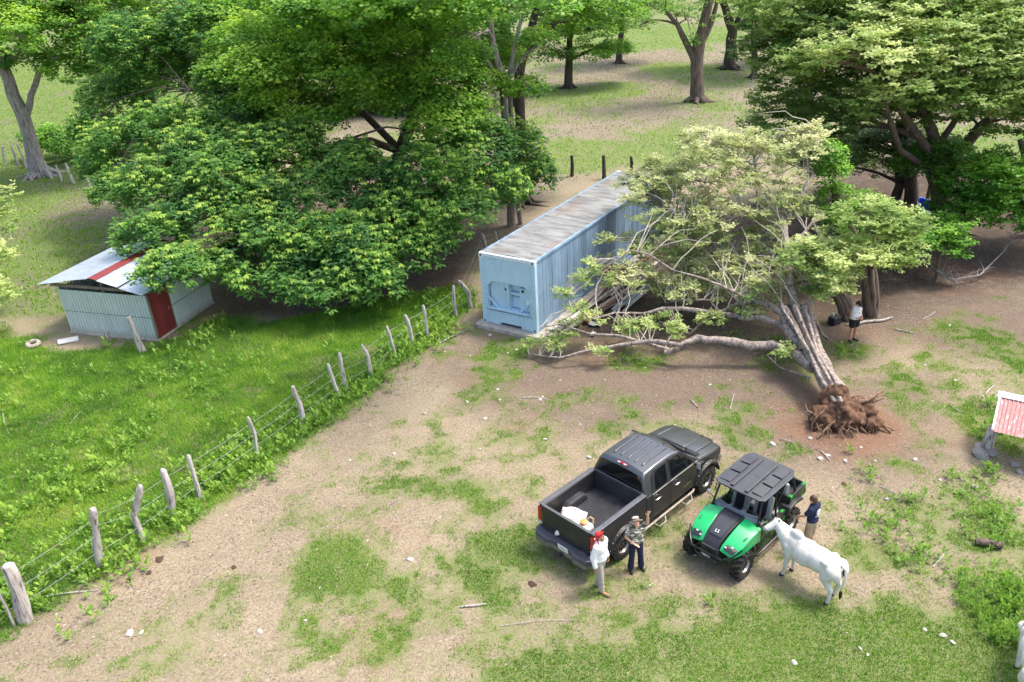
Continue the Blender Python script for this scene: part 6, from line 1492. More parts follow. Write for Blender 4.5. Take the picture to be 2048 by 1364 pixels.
for k, (px, py, lb, bl) in enumerate(((520, 235, 'tall dark tree glimpsed behind the outer end of the drooping crown', ((430, 110), (520, 80), (600, 120), (480, 30), (580, 20), (400, 40), (540, 150), (480, 200), (580, 205))), (700, 225, 'tall dark tree hidden behind the middle of the layered crown', ((660, 110), (740, 90), (800, 130), (700, 30), (780, 30), (720, 160), (640, 60), (700, 215), (770, 225), (830, 210))), (930, 215, 'tall dark tree far behind the slender grey twin trunk', ((880, 90), (940, 60), (1000, 110), (900, 20), (980, 10), (860, 150), (950, 140))), (300, 250, 'tall dark tree between the leaning pale trunk and the drooping crown', ((250, 100), (320, 60), (370, 110), (280, 20), (240, 160), (330, 150))))):
    b = onG(px, py)
    tree('tall_dark_tree', lb, b, [(rise(b, [(px + 3, py - 60), (px - 4, py - 120), (px, 40)]), [.36, .32, .28, .18])], [(at(x_, y_, b.y + (i % 3) - 1), (3.6, 3.0, 1.9), .02) for i, (x_, y_) in enumerate(bl)], L_dark, 'flat', M_bark_dark, dens=30, gap=.36, size=1.5, seed=80 + k, twigs=1, group='trees behind the drooping crown')
# pale trunk at the left edge
b = onG(85, 352)
tree('pale_trunk_tree', 'leaning tree with thick pale trunk and spreading roots at the meadow edge', b,
     [(rise(b, [(72, 320), (58, 270), (42, 220), (18, 160), (2, 110), (-20, 60)]), [.62, .52, .48, .45, .40, .36, .28]), ([at(50, 235, b.y), at(62, 190, b.y), at(78, 145, b.y), at(110, 115, b.y - 1), at(150, 105, b.y - 1)], [.26, .22, .18, .12, .07]), ([at(10, 140, b.y), at(60, 60, b.y), at(120, 10, b.y)], [.2, .15, .1])],
     [(at(x_, y_, b.y + d_), (a, c, e), t) for x_, y_, d_, a, c, e, t in ((60, 60, 0, 3.6, 3.4, 1.8, -.05), (140, 50, -1, 3.4, 3.2, 1.6, -.02), (200, 90, -1, 3, 2.8, 1.4, -.04), (150, 140, -2, 2.4, 2.2, 1.0, -.05), (20, 80, -6, 2.0, 2.0, 2.4, .12), (110, -10, 0, 4.4, 4, 2, .0), (0, 10, 0, 4, 4, 2.2, 0), (210, 30, 0, 3.4, 3.2, 1.8, .0), (190, 150, -2, 2, 2, 1.1, -.05), (60, 120, 1, 2.4, 2.2, 1.0, -.08), (-60, 60, 0, 4, 4, 2.2, 0), (230, -30, 1, 4, 3.6, 2, 0))],
     L_flat, 'flat', M_bark_grey, dens=44, gap=.36, size=1.2, seed=31, twigs=1.6, roots=8)
b = onG(165, 318)
tree('meadow_shrub', 'dense green shrub behind the thin pale posts beside the leaning pale trunk', b, [([b, b + Vector((.1, 0, 1.5))], [.12, .06])], [(b + Vector((dx, dy, z_)), (1.9, 1.6, 1.2), t) for dx, dy, z_, t in ((-1.6, 0, 1.4, .1), (1, .5, 1.6, .05), (3, 0, 1.5, .0), (0, -1, 1.0, .12), (-3, 1, 1.6, .06))], L_vine, 'flat', M_bark_dark, dens=40, gap=.34, size=1.2, seed=32, twigs=1, cat='shrub')
b = onG(-60, 640)
tree('pale_leaf_tree', 'small pale leaved tree in the rough grass beside the shed gable', b, [([b, b + Vector((0, 0, 1.6)), b + Vector((.2, .2, 3))], [.12, .1, .06])],
     zb([(-10, 450, 3.4, 1.1, 1.1, .9, .30), (5, 400, 4.2, .9, .9, .7, .32), (-30, 520, 2.6, 1.1, 1.1, .9, .28), (-10, 590, 1.7, .8, .8, .7, .26), (-60, 430, 4, 1.4, 1.4, 1.2, .25)]), L_fine, 'fine', M_bark_brown, dens=60, gap=.34, size=1.0, seed=33, twigs=1.5)

# the big trees over the brown soil
b = onG(1888, 452)
TR = tree('large_forked_tree', 'massive tree with olive crown and forked trunk shading bare brown soil', b,
     [(rise(b, [(1882, 400), (1868, 340), (1872, 290), (1850, 230), (1820, 190)]), [.50, .44, .40, .30, .2, .12]), ([at(1872, 330, b.y), at(1835, 270, b.y - 1), at(1790, 200, b.y - 1.5), at(1740, 140, b.y - 2), at(1690, 125, b.y - 2.5), at(1640, 125, b.y - 3)], [.22, .18, .15, .12, .09, .05]),
      ([at(1885, 380, b.y), at(1915, 310, b.y + .5), at(1960, 255, b.y + .5), at(2030, 200, b.y + .5), at(2100, 140, b.y)], [.3, .26, .23, .18, .12]), ([at(1875, 300, b.y), at(1905, 250, b.y), at(1940, 200, b.y - 1)], [.18, .13, .08]), ([at(1865, 345, b.y), at(1800, 300, b.y - 2), at(1780, 240, b.y - 3), at(1770, 200, b.y - 3)], [.16, .12, .09, .05])],
     [(at(x_, y_, b.y + d_), (a, c, e), t) for x_, y_, d_, a, c, e, t in (
         (1570, 110, 2, 2.4, 2.2, 1.5, -.06), (1640, 70, 1, 2.6, 2.4, 1.4, .02), (1740, 60, 0, 2.8, 2.5, 1.8, .12), (1830, 70, -1, 2.8, 2.5, 1.8, .16), (1930, 70, -1, 2.8, 2.5, 1.8, .14), (2030, 90, -1, 2.8, 2.5, 1.9, .10), (1590, 190, 2, 2.2, 2.0, 1.4, -.10), (1690, 170, 0, 2.4, 2.1, 1.6, -.02), (1790, 120, -2, 2.4, 2.1, 1.6, .14), (1880, 130, -2, 2.5, 2.2, 1.6, .12), (1990, 150, -2, 2.5, 2.2, 1.7, .10),
         (1560, 255, 2, 1.8, 1.8, 1.2, -.14), (1640, 240, 1, 2, 1.8, 1.0, -.12), (2060, 190, -2, 2.2, 2, 1.4, .08), (1990, 215, -2, 2, 1.8, 1.0, .06), (1700, 0, 2, 3.4, 3, 1.6, .02), (1830, -10, 1, 3.6, 3.2, 1.8, .06), (1960, 0, 1, 3.4, 3, 1.8, .06), (1580, 20, 2, 3, 2.8, 1.8, -.04), (2060, 20, 0, 3, 2.8, 1.8, .06), (1700, 230, -1, 1.6, 1.5, .9, -.10), (1800, 220, 1, 1.8, 1.6, 1, -.12), (1900, 220, 1, 1.8, 1.6, 1.0, -.10), (1650, 120, -1, 2.2, 2, 1.1, .04), (1740, 110, -3, 2.2, 2, 1.0, .14), (1840, 180, -3, 2, 1.8, .9, .12), (1930, 200, -3, 2, 1.8, .9, .08), (2040, 150, -3, 2.2, 2, 1.2, .10), (1600, 140, 0, 2, 1.8, 1.0, -.02), (1620, 290, 0, 1.8, 1.6, .9, -.08), (1740, 200, -2, 1.8, 1.6, .8, .02), (2060, 250, -2, 1.8, 1.6, 1.0, .05))],
     L_fine, 'fine', M_bark_brown, dens=46, gap=.37, size=1.3, seed=41, twigs=2.2, roots=5)
b = onG(1822, 432)
tree('dark_twin_tree', 'dark twin trunks in deep shade behind the blue tub', b, [(rise(b, [(1822, 380), (1815, 320), (1800, 240)]), [.34, .32, .28, .2]), (rise(b + Vector((-.8, .4, 0)), [(1800, 370), (1795, 310), (1780, 240)]), [.26, .24, .2, .14])],
     [(at(x_, y_, b.y + d_), (a, c, e), t) for x_, y_, d_, a, c, e, t in ((1700, 300, 4, 2.6, 2, 1.0, -.05), (1620, 290, 4, 2.4, 2, 1.2, -.08), (1560, 300, 4, 1.6, 1.6, 1.0, -.08), (1650, 330, 2, 1.8, 1.6, .8, -.1), (1750, 300, 0, 1.8, 1.6, .9, 0), (1780, 280, 2, 2.2, 2, 1.0, -.12), (1850, 330, -2, 1.5, 1.4, .9, .10), (1760, 330, 3, 2.0, 2, .9, -.15))], L_dark, 'fine', M_bark_dark, dens=44, gap=.38, size=1.2, seed=42, twigs=1.5)
b = onG(2075, 470)
tree('low_bough_tree', 'green leafy tree with low boughs hanging over the shaded brown soil', b, [(rise(b, [(2070, 400), (2060, 330), (2040, 280)]), [.3, .26, .2, .12])],
     [(at(x_, y_, b.y + d_), (a, c, e), t) for x_, y_, d_, a, c, e, t in ((1960, 370, -1, 2.0, 1.8, 1.2, .0), (2030, 360, -2, 2.2, 2, 1.3, .04), (2000, 420, -2, 2.0, 1.8, 1.0, .0), (1930, 420, -1.5, 1.5, 1.4, .9, -.03), (2080, 400, -2, 2, 2, 1.4, .04))], L_vine, 'fine', M_bark_brown, dens=58, gap=.36, size=1.25, seed=43, twigs=1.6)
# gnarled tree the woman stands by
b = onG(1742, 632)
tree('gnarled_tree', 'gnarled many stemmed tree with light leaves just behind the woman in white', b,
     [(rise(b, [(1738, 590), (1728, 540), (1715, 480), (1690, 430)]), [.20, .17, .15, .12, .07])] + [(rise(b + Vector((dx, dy, 0)), [(1742 + ex, 590), (1738 + ex, 540), (1730 + ex * 2, 480)]), [.13, .12, .10, .07]) for dx, dy, ex in ((-.22, .1, -12), (.2, .15, 10), (.05, -.12, 4))] +
     [(rise(onG(1702, 640) + Vector((k * .16, 0, 0)), [(1690 + 8 * k, 610), (1668 + 7 * k, 570), (1650, 500)]), [.17, .15, .12, .07]) for k in (-1, 0, 1)],
     zb([(1700, 520, 3.2, 1.5, 1.3, .8, .20), (1770, 500, 3.4, 1.3, 1.2, .7, .22), (1645, 560, 2.6, 1.2, 1.1, .7, .20), (1660, 575, 2.4, .8, .7, .5, .10), (1610, 520, 3.2, 1.2, 1.1, .8, .15), (1730, 440, 4.4, 1.3, 1.2, .8, .08), (1800, 450, 4.0, 1.0, 1.0, .6, .08), (1560, 590, 2.2, .9, .9, .6, .12), (1790, 530, 2.8, .7, .7, .5, .05)]),
     L_fine, 'fine', M_bark_brown, dens=80, gap=.44, size=.95, seed=45, twigs=2.6)
b = onG(1690, 565)
tree('vine_tree', 'stump smothered in bright green creeper between the fallen tree and the large tree', b, [(rise(b, [(1682, 500), (1675, 420), (1662, 350), (1655, 300)]), [.2, .18, .15, .12, .08])],
     [(at(x_, y_, b.y + d_), (a, c, e), t) for x_, y_, d_, a, c, e, t in ((1655, 310, -.3, .75, .75, .7, .16), (1660, 350, -.3, .85, .8, .8, .12), (1670, 400, -.4, .8, .8, .8, .12), (1690, 450, -.5, .9, .8, .7, .06), (1735, 420, -.3, .9, .8, .8, .04), (1700, 500, -.4, .8, .8, .8, .02))], L_vine, 'flat', M_bark_brown, dens=120, gap=.30, size=.62, seed=46, twigs=1.5)
b = onG(1870, 560)
tree('leafy_sapling', 'bright green sapling with big pinnate leaves below the large forked trunk', b, [([b, b + Vector((0, 0, 1.0)), b + Vector((-.3, .3, 2.2))], [.06, .05, .03])], zb([(1850, 470, 1.8, 1.3, 1.0, .7, .06), (1890, 490, 1.5, .9, .8, .6, .0), (1810, 480, 1.9, .9, .8, .5, .06), (1900, 460, 2.0, .8, .8, .6, .0)]), L_vine, 'fine', M_bark_brown, dens=80, gap=.34, size=1.15, seed=47, twigs=2)
b = onG(1850, 420)
tree('young_pinnate_tree', 'young bright green tree with feathery leaves in front of the large forked trunk', b, [([b, b + Vector((0, 0, 2)), b + Vector((0, -.5, 4))], [.09, .07, .04])], [(at(x_, y_, 36.5), (a, c, e), t) for x_, y_, a, c, e, t in ((1850, 310, 1.1, 1.0, .8, .14), (1880, 330, 1.0, .9, .7, .12), (1815, 330, .9, .9, .6, .10), (1900, 300, .9, .9, .6, .06))], L_vine, 'fine', M_bark_brown, dens=80, gap=.36, size=1.2, seed=48, twigs=2)
# ---------------------------------------------------------------- the uprooted tree
def fallen():
    b = Vector((ROOT.x, ROOT.y, gz1(ROOT.x, ROOT.y)))
    o = empty('fallen_tree', b, 0, 'uprooted tree lying across the yard with torn root ball and bare pale limbs', 'fallen tree'); B = Vector(o.location)
    P3 = lambda l: [G(*q) - B for q in l]
    rr = random.Random(5); skel = []
    def limb(l, r0, r1, n=10, nm='limb', wob=.22, seed=0):
        pts = P3(l); Q = []; RR = []
        for i in range(len(pts) - 1):
            for t in (0, .33, .66):
                q = pts[max(0, i - 1)] * 0 + pts[i].lerp(pts[i + 1], t); k = (i + t) / (len(pts) - 1); r_ = r0 + (r1 - r0) * k
                if t: q = q + Vector((rr.uniform(-1, 1), rr.uniform(-1, 1), rr.uniform(-1, 1))) * r_ * .22
                Q.append(q); RR.append(r_ * rr.uniform(.9, 1.1))
        Q.append(pts[-1]); RR.append(r1)
        MB().tube(Q, RR, n, wob=wob, seed=seed).build(nm, M_bark_fallen, o, smooth=True, angle=70)
        for q, r_ in zip(Q, RR): skel.append((q, r_))
    # the fused trunk: five stems side by side
    for k, (dx, dz, r_) in enumerate(((-.19, .0, .17), (.0, .10, .19), (.18, .0, .17), (.08, -.15, .17), (-.10, -.13, .17))):
        l = [(1680 + dx * 70, 808, .55 + dz), (1660 + dx * 76, 765, .75 + dz), (1632 + dx * 70, 712, .95 + dz * .9), (1612 + dx * 90, 665, 1.25 + dz), (1588 + dx * 130, 610, 1.7 + dz * 1.2)]
        limb(l, r_, r_ * .62, 10, 'trunk' if k == 0 else 'stem', .3, 50 + k)
    for k in range(9):                                        # thinner stems and bark straps winding up the trunk
        u = rr.uniform(-.27, .27); dz = rr.uniform(-.1, .30)
        limb([(1682 + u * 60, 806, .55 + dz), (1655 + u * 80, 755, .85 + dz), (1628 + u * 75 + rr.uniform(-6, 6), 705, 1.08 + dz), (1606 + u * 95, 655, 1.42 + dz), (1588 + u * 140, 612, 1.80 + dz)], rr.uniform(.05, .10), .045, 8, 'stem', .4, 70 + k)
    limb([(1625, 735, .95), (1590, 705, .85), (1545, 690, .75), (1500, 692, .75), (1450, 682, .9), (1395, 676, 1.0), (1360, 695, .65), (1330, 706, .40)], .20, .10, seed=1)
    limb([(1400, 676, .95), (1360, 690, .9), (1300, 682, .85), (1240, 690, .7), (1180, 700, .55), (1120, 716, .35), (1058, 708, .15)], .10, .028, seed=2)
    limb([(1345, 702, .45), (1300, 688, .6), (1240, 672, .9), (1180, 668, 1.0), (1120, 648, 1.2), (1082, 655, 1.2)], .07, .02, seed=3)
    limb([(1610, 700, 1.0), (1575, 660, 1.25), (1562, 625, 1.5), (1544, 612, 1.6), (1515, 602, 1.6), (1480, 606, 1.4), (1440, 624, 1.1), (1405, 645, .8), (1378, 668, .5)], .16, .04, seed=4)
    limb([(1570, 655, 1.2), (1526, 637, 1.2), (1480, 634, 1.1), (1416, 625, 1.1), (1365, 617, 1.15), (1325, 617, 1.1), (1288, 627, .95), (1258, 646, .7), (1240, 668, .4)], .13, .03, seed=5)
    limb([(1520, 604, 1.55), (1480, 590, 1.9), (1440, 570, 2.3), (1400, 555, 2.6), (1345, 540, 2.9)], .07, .02, seed=6)
    limb([(1440, 625, 1.1), (1420, 600, 1.4), (1380, 600, 1.3), (1330, 605, 1.1)], .05, .018, seed=7)
    limb([(1595, 625, 1.6), (1580, 570, 2.3), (1574, 510, 3.0), (1570, 450, 3.7), (1585, 410, 4.2), (1612, 375, 4.6), (1626, 350, 4.9), (1616, 335, 5.1), (1580, 322, 5.2), (1555, 316, 5.2)], .15, .045, seed=8)
    limb([(1616, 335, 5.1), (1618, 322, 5.3), (1590, 318, 5.4), (1560, 322, 5.5)], .045, .02, seed=9)
    limb([(1570, 440, 3.8), (1540, 425, 4.0), (1515, 410, 4.2), (1480, 415, 4.1), (1465, 435, 3.9), (1440, 430, 3.9), (1400, 425, 4.0), (1350, 420, 4.1)], .09, .025, seed=10)
    limb([(1515, 412, 4.2), (1515, 370, 4.8), (1510, 330, 5.4), (1505, 290, 5.8), (1480, 260, 6.2)], .06, .018, seed=11)
    limb([(1505, 330, 5.4), (1460, 300, 5.9), (1400, 265, 6.3), (1365, 235, 6.7)], .04, .012, seed=12)
    limb([(1578, 500, 3.1), (1605, 470, 3.4), (1625, 445, 3.7), (1650, 436, 3.8)], .07, .05, seed=13)
    limb([(1600, 640, 1.5), (1620, 600, 2.0), (1612, 560, 2.5), (1600, 530, 2.9)], .08, .03, seed=14)
    limb([(1605, 620, 1.7), (1630, 640, 1.3), (1645, 668, .6), (1655, 678, .15)], .07, .05, seed=15)
    limb([(1345, 540, 2.9), (1300, 510, 3.2), (1260, 500, 3.2), (1235, 520, 2.9)], .04, .015, seed=16)
    limb([(1620, 755, .7), (1590, 745, .5), (1560, 735, .4), (1535, 712, .5)], .035, .015, seed=17)
    limb([(1612, 728, .8), (1585, 705, .8), (1560, 690, .9)], .04, .015, seed=18)
    limb([(1275, 570, 1.5), (1245, 600, 1.3), (1230, 640, .8), (1222, 672, .3)], .05, .03, seed=19)
    limb([(1288, 627, .95), (1230, 625, 1.3), (1180, 640, 1.3), (1140, 600, 1.9), (1125, 580, 2.1)], .045, .012, seed=20)
    limb([(1465, 435, 3.9), (1420, 440, 3.7), (1370, 430, 3.6), (1320, 410, 3.7), (1285, 385, 3.9)], .05, .015, seed=21)
    limb([(1512, 350, 5.1), (1460, 360, 4.8), (1410, 365, 4.7), (1350, 350, 4.7), (1320, 340, 4.7)], .045, .012, seed=22)
    limb([(1505, 290, 5.8), (1540, 280, 6.0), (1590, 265, 6.4), (1625, 255, 6.6)], .03, .01, seed=23)
    limb([(1574, 510, 3.0), (1530, 500, 2.7), (1470, 500, 2.5), (1410, 510, 2.2), (1350, 500, 2.4), (1290, 495, 2.5)], .06, .015, seed=24)
    limb([(1585, 590, 2.0), (1540, 570, 1.9), (1480, 560, 1.7), (1420, 560, 1.6), (1360, 575, 1.3)], .05, .015, seed=25)
    limb([(1440, 430, 3.9), (1410, 460, 3.3), (1370, 470, 3.0), (1340, 490, 2.6)], .04, .012, seed=26)
    # leaves: thin, with the twigs showing
    Z = zb([(1340, 420, 3.6, 1.6, 1.5, .9, .16), (1410, 370, 4.6, 1.7, 1.6, .9, .22), (1470, 320, 5.4, 1.6, 1.5, .7, .26), (1560, 300, 5.8, 1.3, 1.2, .6, .30), (1420, 290, 6.0, 1.2, 1.2, .5, .30), (1610, 285, 6.1, .8, .8, .5, .30), (1430, 450, 3.4, 1.6, 1.4, .8, .12), (1510, 390, 4.4, 1.6, 1.4, .8, .14), (1560, 440, 3.6, 1.3, 1.2, .7, .06),
            (1250, 500, 2.4, 1.0, .9, .6, .06), (1330, 500, 2.4, 1.3, 1.2, .6, .0), (1420, 530, 2.0, 1.4, 1.2, .6, .06), (1500, 510, 2.4, 1.4, 1.2, .7, .10), (1540, 570, 1.9, 1.1, 1.0, .6, .10), (1470, 570, 1.5, 1.2, 1.0, .5, .10), (1370, 580, 1.3, 1.2, 1.0, .5, .02), (1300, 380, 4.0, 1.1, 1.1, .7, .16), (1380, 470, 3.0, 1.4, 1.3, .7, .06), (1600, 520, 2.6, 1.0, .9, .6, .10),
            (1260, 560, 1.7, .8, .8, .5, .06), (1330, 350, 4.6, .9, .9, .6, .22)])
    Z = [(c, (a * 1.22, b_ * 1.22, e * 1.45), t - .04) for c, (a, b_, e), t in Z]
    C, O, r = clumps(Z, 50, .43, 61, .45)
    # sprigs along the low limbs
    rs = np.random.default_rng(9)
    Zs = zb([(1130, 660, .9, .5, .4, .3, .10), (1180, 640, 1.1, .5, .4, .3, .12), (1150, 620, 1.7, .35, .3, .3, .15), (1160, 560, 2.4, .3, .3, .4, .18), (1200, 560, 2.0, .5, .4, .4, .12), (1260, 655, .8, .45, .4, .4, .25), (1330, 640, .8, .5, .4, .3, .10), (1240, 690, .5, .5, .4, .25, .08), (1350, 660, .7, .4, .4, .4, .14), (1100, 690, .5, .45, .4, .25, .12), (1200, 700, .5, .5, .4, .25, .08), (1420, 640, 1.0, .5, .4, .3, .05), (1500, 620, 1.3, .5, .4, .3, .10), (1130, 590, 2.0, .3, .3, .3, .15), (1570, 700, .9, .3, .3, .25, .1), (1290, 655, .9, .4, .35, .35, .22), (1180, 535, 2.6, .3, .3, .3, .18), (1060, 690, .4, .25, .25, .2, .1)])
    C2, O2, _ = clumps(Zs, 90, .34, 62)
    tw = MB()
    SK = np.array([tuple(q) for q, _ in skel]); SR = np.array([q for _, q in skel])
    for CC, cnt, thin in ((C, 1050, .010), (C2, 170, .009)):
        idx_ = rs.permutation(len(CC))[:cnt]
        for i in idx_:
            q = Vector(CC[i]) - B; dd = np.linalg.norm(SK - np.array(q)[None], axis=1) + rs.uniform(0, .5, len(SK)); k = int(dd.argmin())
            if dd[k] > 1.9: continue
            p = limb_path(Vector(SK[k]), q, rr, .10, 4); e = p[-1] + (p[-1] - p[-2]).normalized() * rs.uniform(.05, .45); e.z += rs.uniform(0, .2)
            tw.tube(p + [e], [min(SR[k] * .5, thin * 2.0), thin * 1.5, thin * 1.2, thin, thin * .8, thin * .4], 5)
    for i in range(190):                                      # long bare whips arching out of the crown
        k = int(rs.integers(0, len(SK)));
        if SK[k][2] < 1.0 or SR[k] > .11 or (SR[k] > .035 and SK[k][1] < 4.5): continue
        a_ = Vector(SK[k]); c_ = Vector(C[int(rs.integers(0, len(C)))]) - B; d_ = (c_ - a_)
        if d_.length > 2.2: d_ *= 2.2 / d_.length
        p = limb_path(a_, a_ + d_ * rs.uniform(.7, 1.15) + Vector((0, 0, rs.uniform(.1, .7))), rr, .12, 5)
        p = [q_ + Vector((rr.uniform(-1, 1), rr.uniform(-1, 1), rr.uniform(-1, 1))) * .07 * (0 < i_ < 5) for i_, q_ in enumerate(p)]
        tw.tube(p, [.022, .018, .015, .012, .009, .004], 5)
    tag(tw.build('twigs', mat('pale_twig', (.46, .41, .35), .9, var=.3, scale=4), o, smooth=True), kind='stuff')
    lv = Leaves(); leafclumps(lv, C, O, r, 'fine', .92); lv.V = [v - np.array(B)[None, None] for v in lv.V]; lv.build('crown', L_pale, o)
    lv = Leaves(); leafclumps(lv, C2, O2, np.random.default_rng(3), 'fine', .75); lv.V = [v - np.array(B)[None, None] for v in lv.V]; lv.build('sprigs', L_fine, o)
    # root ball: clods of red earth and broken roots
    M_earth = stained('root_earth', (.135, .070, .042), (.048, .027, .018), streak=(1, 1, 1), scale=4, thr=(.40, .62), base2=(.22, .125, .078), rough=1.0, bump=1.0)
    q = MB()
    for c, s in ((G(1690, 835, .35), (.62, .50, .55)), (G(1672, 800, .62), (.46, .42, .42)), (G(1720, 825, .40), (.50, .40, .45)), (G(1650, 840, .25), (.45, .40, .38)), (G(1745, 850, .18), (.34, .30, .28))):
        q.ell(c - B, s, 22, 16)
    ball = skin_mesh('root_ball', q, .05, M_earth, o, 1, 1.0)
    me = ball.data; n = len(me.vertices); co = np.empty(n * 3); me.vertices.foreach_get('co', co); co = co.reshape(-1, 3); nr = np.empty(n * 3); me.vertices.foreach_get('normal', nr); nr = nr.reshape(-1, 3)
    co += nr * ((noise3(co, .22, 4) - .5) * .26 + (noise3(co, .09, 6) - .5) * .12)[:, None]; me.vertices.foreach_set('co', co.ravel()); me.update()
    rt = [([(1700, 812, .75), (1735, 800, .85), (1765, 782, 1.0)], .085, .03), ([(1715, 818, .6), (1745, 805, .7), (1768, 796, .8)], .07, .02), ([(1735, 835, .35), (1760, 845, .3), (1782, 866, .06)], .07, .03), ([(1700, 835, .55), (1735, 832, .45), (1752, 842, .3)], .05, .02), ([(1640, 830, .4), (1615, 822, .45), (1610, 808, .6)], .05, .015),
          ([(1660, 850, .35), (1640, 870, .2), (1632, 880, .02)], .04, .015), ([(1680, 860, .3), (1672, 880, .05)], .035, .012), ([(1700, 862, .3), (1706, 880, .03)], .045, .015), ([(1720, 855, .25), (1740, 872, .03)], .045, .015), ([(1650, 820, .7), (1625, 845, .4), (1622, 868, .05)], .03, .012), ([(1668, 842, .5), (1655, 862, .25), (1662, 884, .02)], .03, .01), ([(1690, 845, .55), (1684, 868, .2), (1690, 888, .02)], .03, .01), ([(1755, 850, .25), (1778, 855, .14), (1790, 862, .02)], .04, .015), ([(1742, 800, .8), (1762, 790, .75), (1775, 792, .6)], .04, .012)]
    for k, (l, r0, r1) in enumerate(rt):
        p = P3(l); p = [p[0], p[0].lerp(p[1], .5) + Vector((rr.uniform(-.04, .04), 0, rr.uniform(-.03, .05)))] + p[1:]
        MB().tube(p, [r0 + (r1 - r0) * i / (len(p) - 1) for i in range(len(p))], 7, wob=.35, seed=k).build('root', mat('torn_root', (.20, .125, .082), .95, var=.5, scale=8, bump=.5), o, smooth=True, angle=70)
    fr = MB()
    for k in range(70):
        a = G(rr.uniform(1630, 1760), rr.uniform(815, 862), rr.uniform(.15, .6)) - B; d = Vector((rr.uniform(-.3, .3), -rr.uniform(.05, .4), -rr.uniform(.0, .4)))
        fr.tube([a, a + d * .5 + Vector((rr.uniform(-.06, .06), 0, .04)), a + d], [.012, .009, .004], 4)
    tag(fr.build('rootlets', MATS['torn_root'], o), kind='stuff')
fallen()
clod = mat('red_clod', (.20, .095, .055), 1.0, var=.4, scale=6, bump=.8)
# dead branch under the large tree
o = empty('dead_branch', onG(1880, 545), 0, 'bare grey dead branch lying on the shaded brown soil', 'branch'); B = Vector(o.location); rr = random.Random(8)
main_ = [G(*q) - B for q in ((1790, 460, 1.3), (1830, 505, .9), (1870, 540, .45), (1905, 560, .25), (1960, 550, .25), (2010, 500, .5), (2040, 455, .8))]
MB().tube(main_, [.06, .055, .05, .04, .035, .025, .015], 8, wob=.25).build('limb', M_bark_grey, o, smooth=True)
db = MB()
for k in range(60):
    i_ = rr.randint(1, 5); a = main_[i_].lerp(main_[i_ + 1], rr.random()); d = ((main_[i_ + 1] - main_[i_]).normalized() * rr.uniform(.2, 1.0) + Vector((rr.uniform(-.7, .7), rr.uniform(-.7, .7), rr.uniform(-.1, .7)))) * rr.uniform(.3, 1.1); p = limb_path(a, a + d, rr, .05, 3); db.tube(p, [.014, .010, .007, .003], 4)
tag(db.build('twigs', mat('grey_twig', (.30, .26, .25), .9, var=.3), o), kind='stuff')
MB().tube([G(*q) - B for q in ((1725, 432, 2.2), (1755, 436, 1.9), (1775, 445, 1.8), (1778, 462, 1.5))], [.06, .055, .05, .05], 8, wob=.25).build('limb', M_bark_fallen, o, smooth=True)

# ---------------------------------------------------------------- timber and scrap beside the container
def place(px, py, z=0.0):
    p = G(px, py, z); return p
M_plank = stained('weathered_plank', (.34, .29, .24), (.17, .13, .10), streak=(3, .3, 3), scale=2, thr=(.45, .7), base2=(.46, .41, .36), rough=.95)
M_plankw = stained('pale_plank', (.60, .57, .52), (.34, .29, .25), streak=(3, .3, 3), scale=2, thr=(.5, .75), rough=.9)
M_plankr = stained('rusty_plank', (.24, .11, .075), (.12, .06, .045), streak=(3, .3, 3), scale=2, rough=.95)
rr = random.Random(21)
specs = []
cdir = math.atan2(cu_.y, cu_.x)
PL = [((1085, 668), (1200, 580), M_plankw), ((1098, 672), (1230, 575), M_plank), ((1105, 660), (1190, 605), M_plankw), ((1120, 668), (1250, 580), M_plank), ((1110, 680), (1160, 640), M_plankr), ((1140, 655), (1240, 600), M_plankw), ((1150, 640), (1210, 575), M_plank), ((1170, 640), (1290, 560), M_plankr), ((1180, 600), (1300, 510), M_plankr), ((1200, 600), (1320, 520), M_plank)]
for k, (a, b, m_) in enumerate(PL):
    z = .08 + .05 * (k % 4); A = G(*a, z); B_ = G(*b, z + rr.uniform(0, .12))
    o = MB().bar((0, 0, 0), B_ - A, rr.uniform(.13, .2), .035).build('plank', m_, None, bevel=.005); o.location = A
    tag(o, {M_plankw: 'pale weathered plank in the timber pile along the container', M_plank: 'grey brown plank in the timber pile along the container', M_plankr: 'rusty red board in the timber pile along the container'}[m_], 'plank', {M_plankw: 'pale planks by the container', M_plank: 'grey planks by the container', M_plankr: 'red boards by the container'}[m_])
M_pipe = mat('pale_grey_pipe', (.50, .50, .49), .5, .2, var=.2)
for k in range(15):
    A = G(1228 + rr.uniform(-6, 30), 598 + rr.uniform(-10, 28), .12 + .02 * k); L = rr.uniform(1.2, 2.3); a = cdir + rr.uniform(-.16, .16)
    o = MB().bar((0, 0, 0), (math.cos(a) * L, math.sin(a) * L, .02), rr.uniform(.04, .08), .03).build('slat', M_pipe, None); o.location = A
    tag(o, 'thin pale grey slat stacked in the bundle beyond the planks', 'slat', 'grey slats by the container')
rs_ = MB().box((0, 0, 0), (1.0, .03, .75), rot=(-.75, 0, 0)).build('rusty_sheet', stained('rust_sheet', (.25, .10, .065), (.34, .16, .11), streak=(1, 1, 1), scale=3, rough=.85), None)
rs_.location = G(1232, 545, .62); rs_.rotation_euler = (0, 0, -CY + .4); tag(rs_, 'rusty brown metal sheet leaning against the container', 'metal sheet')
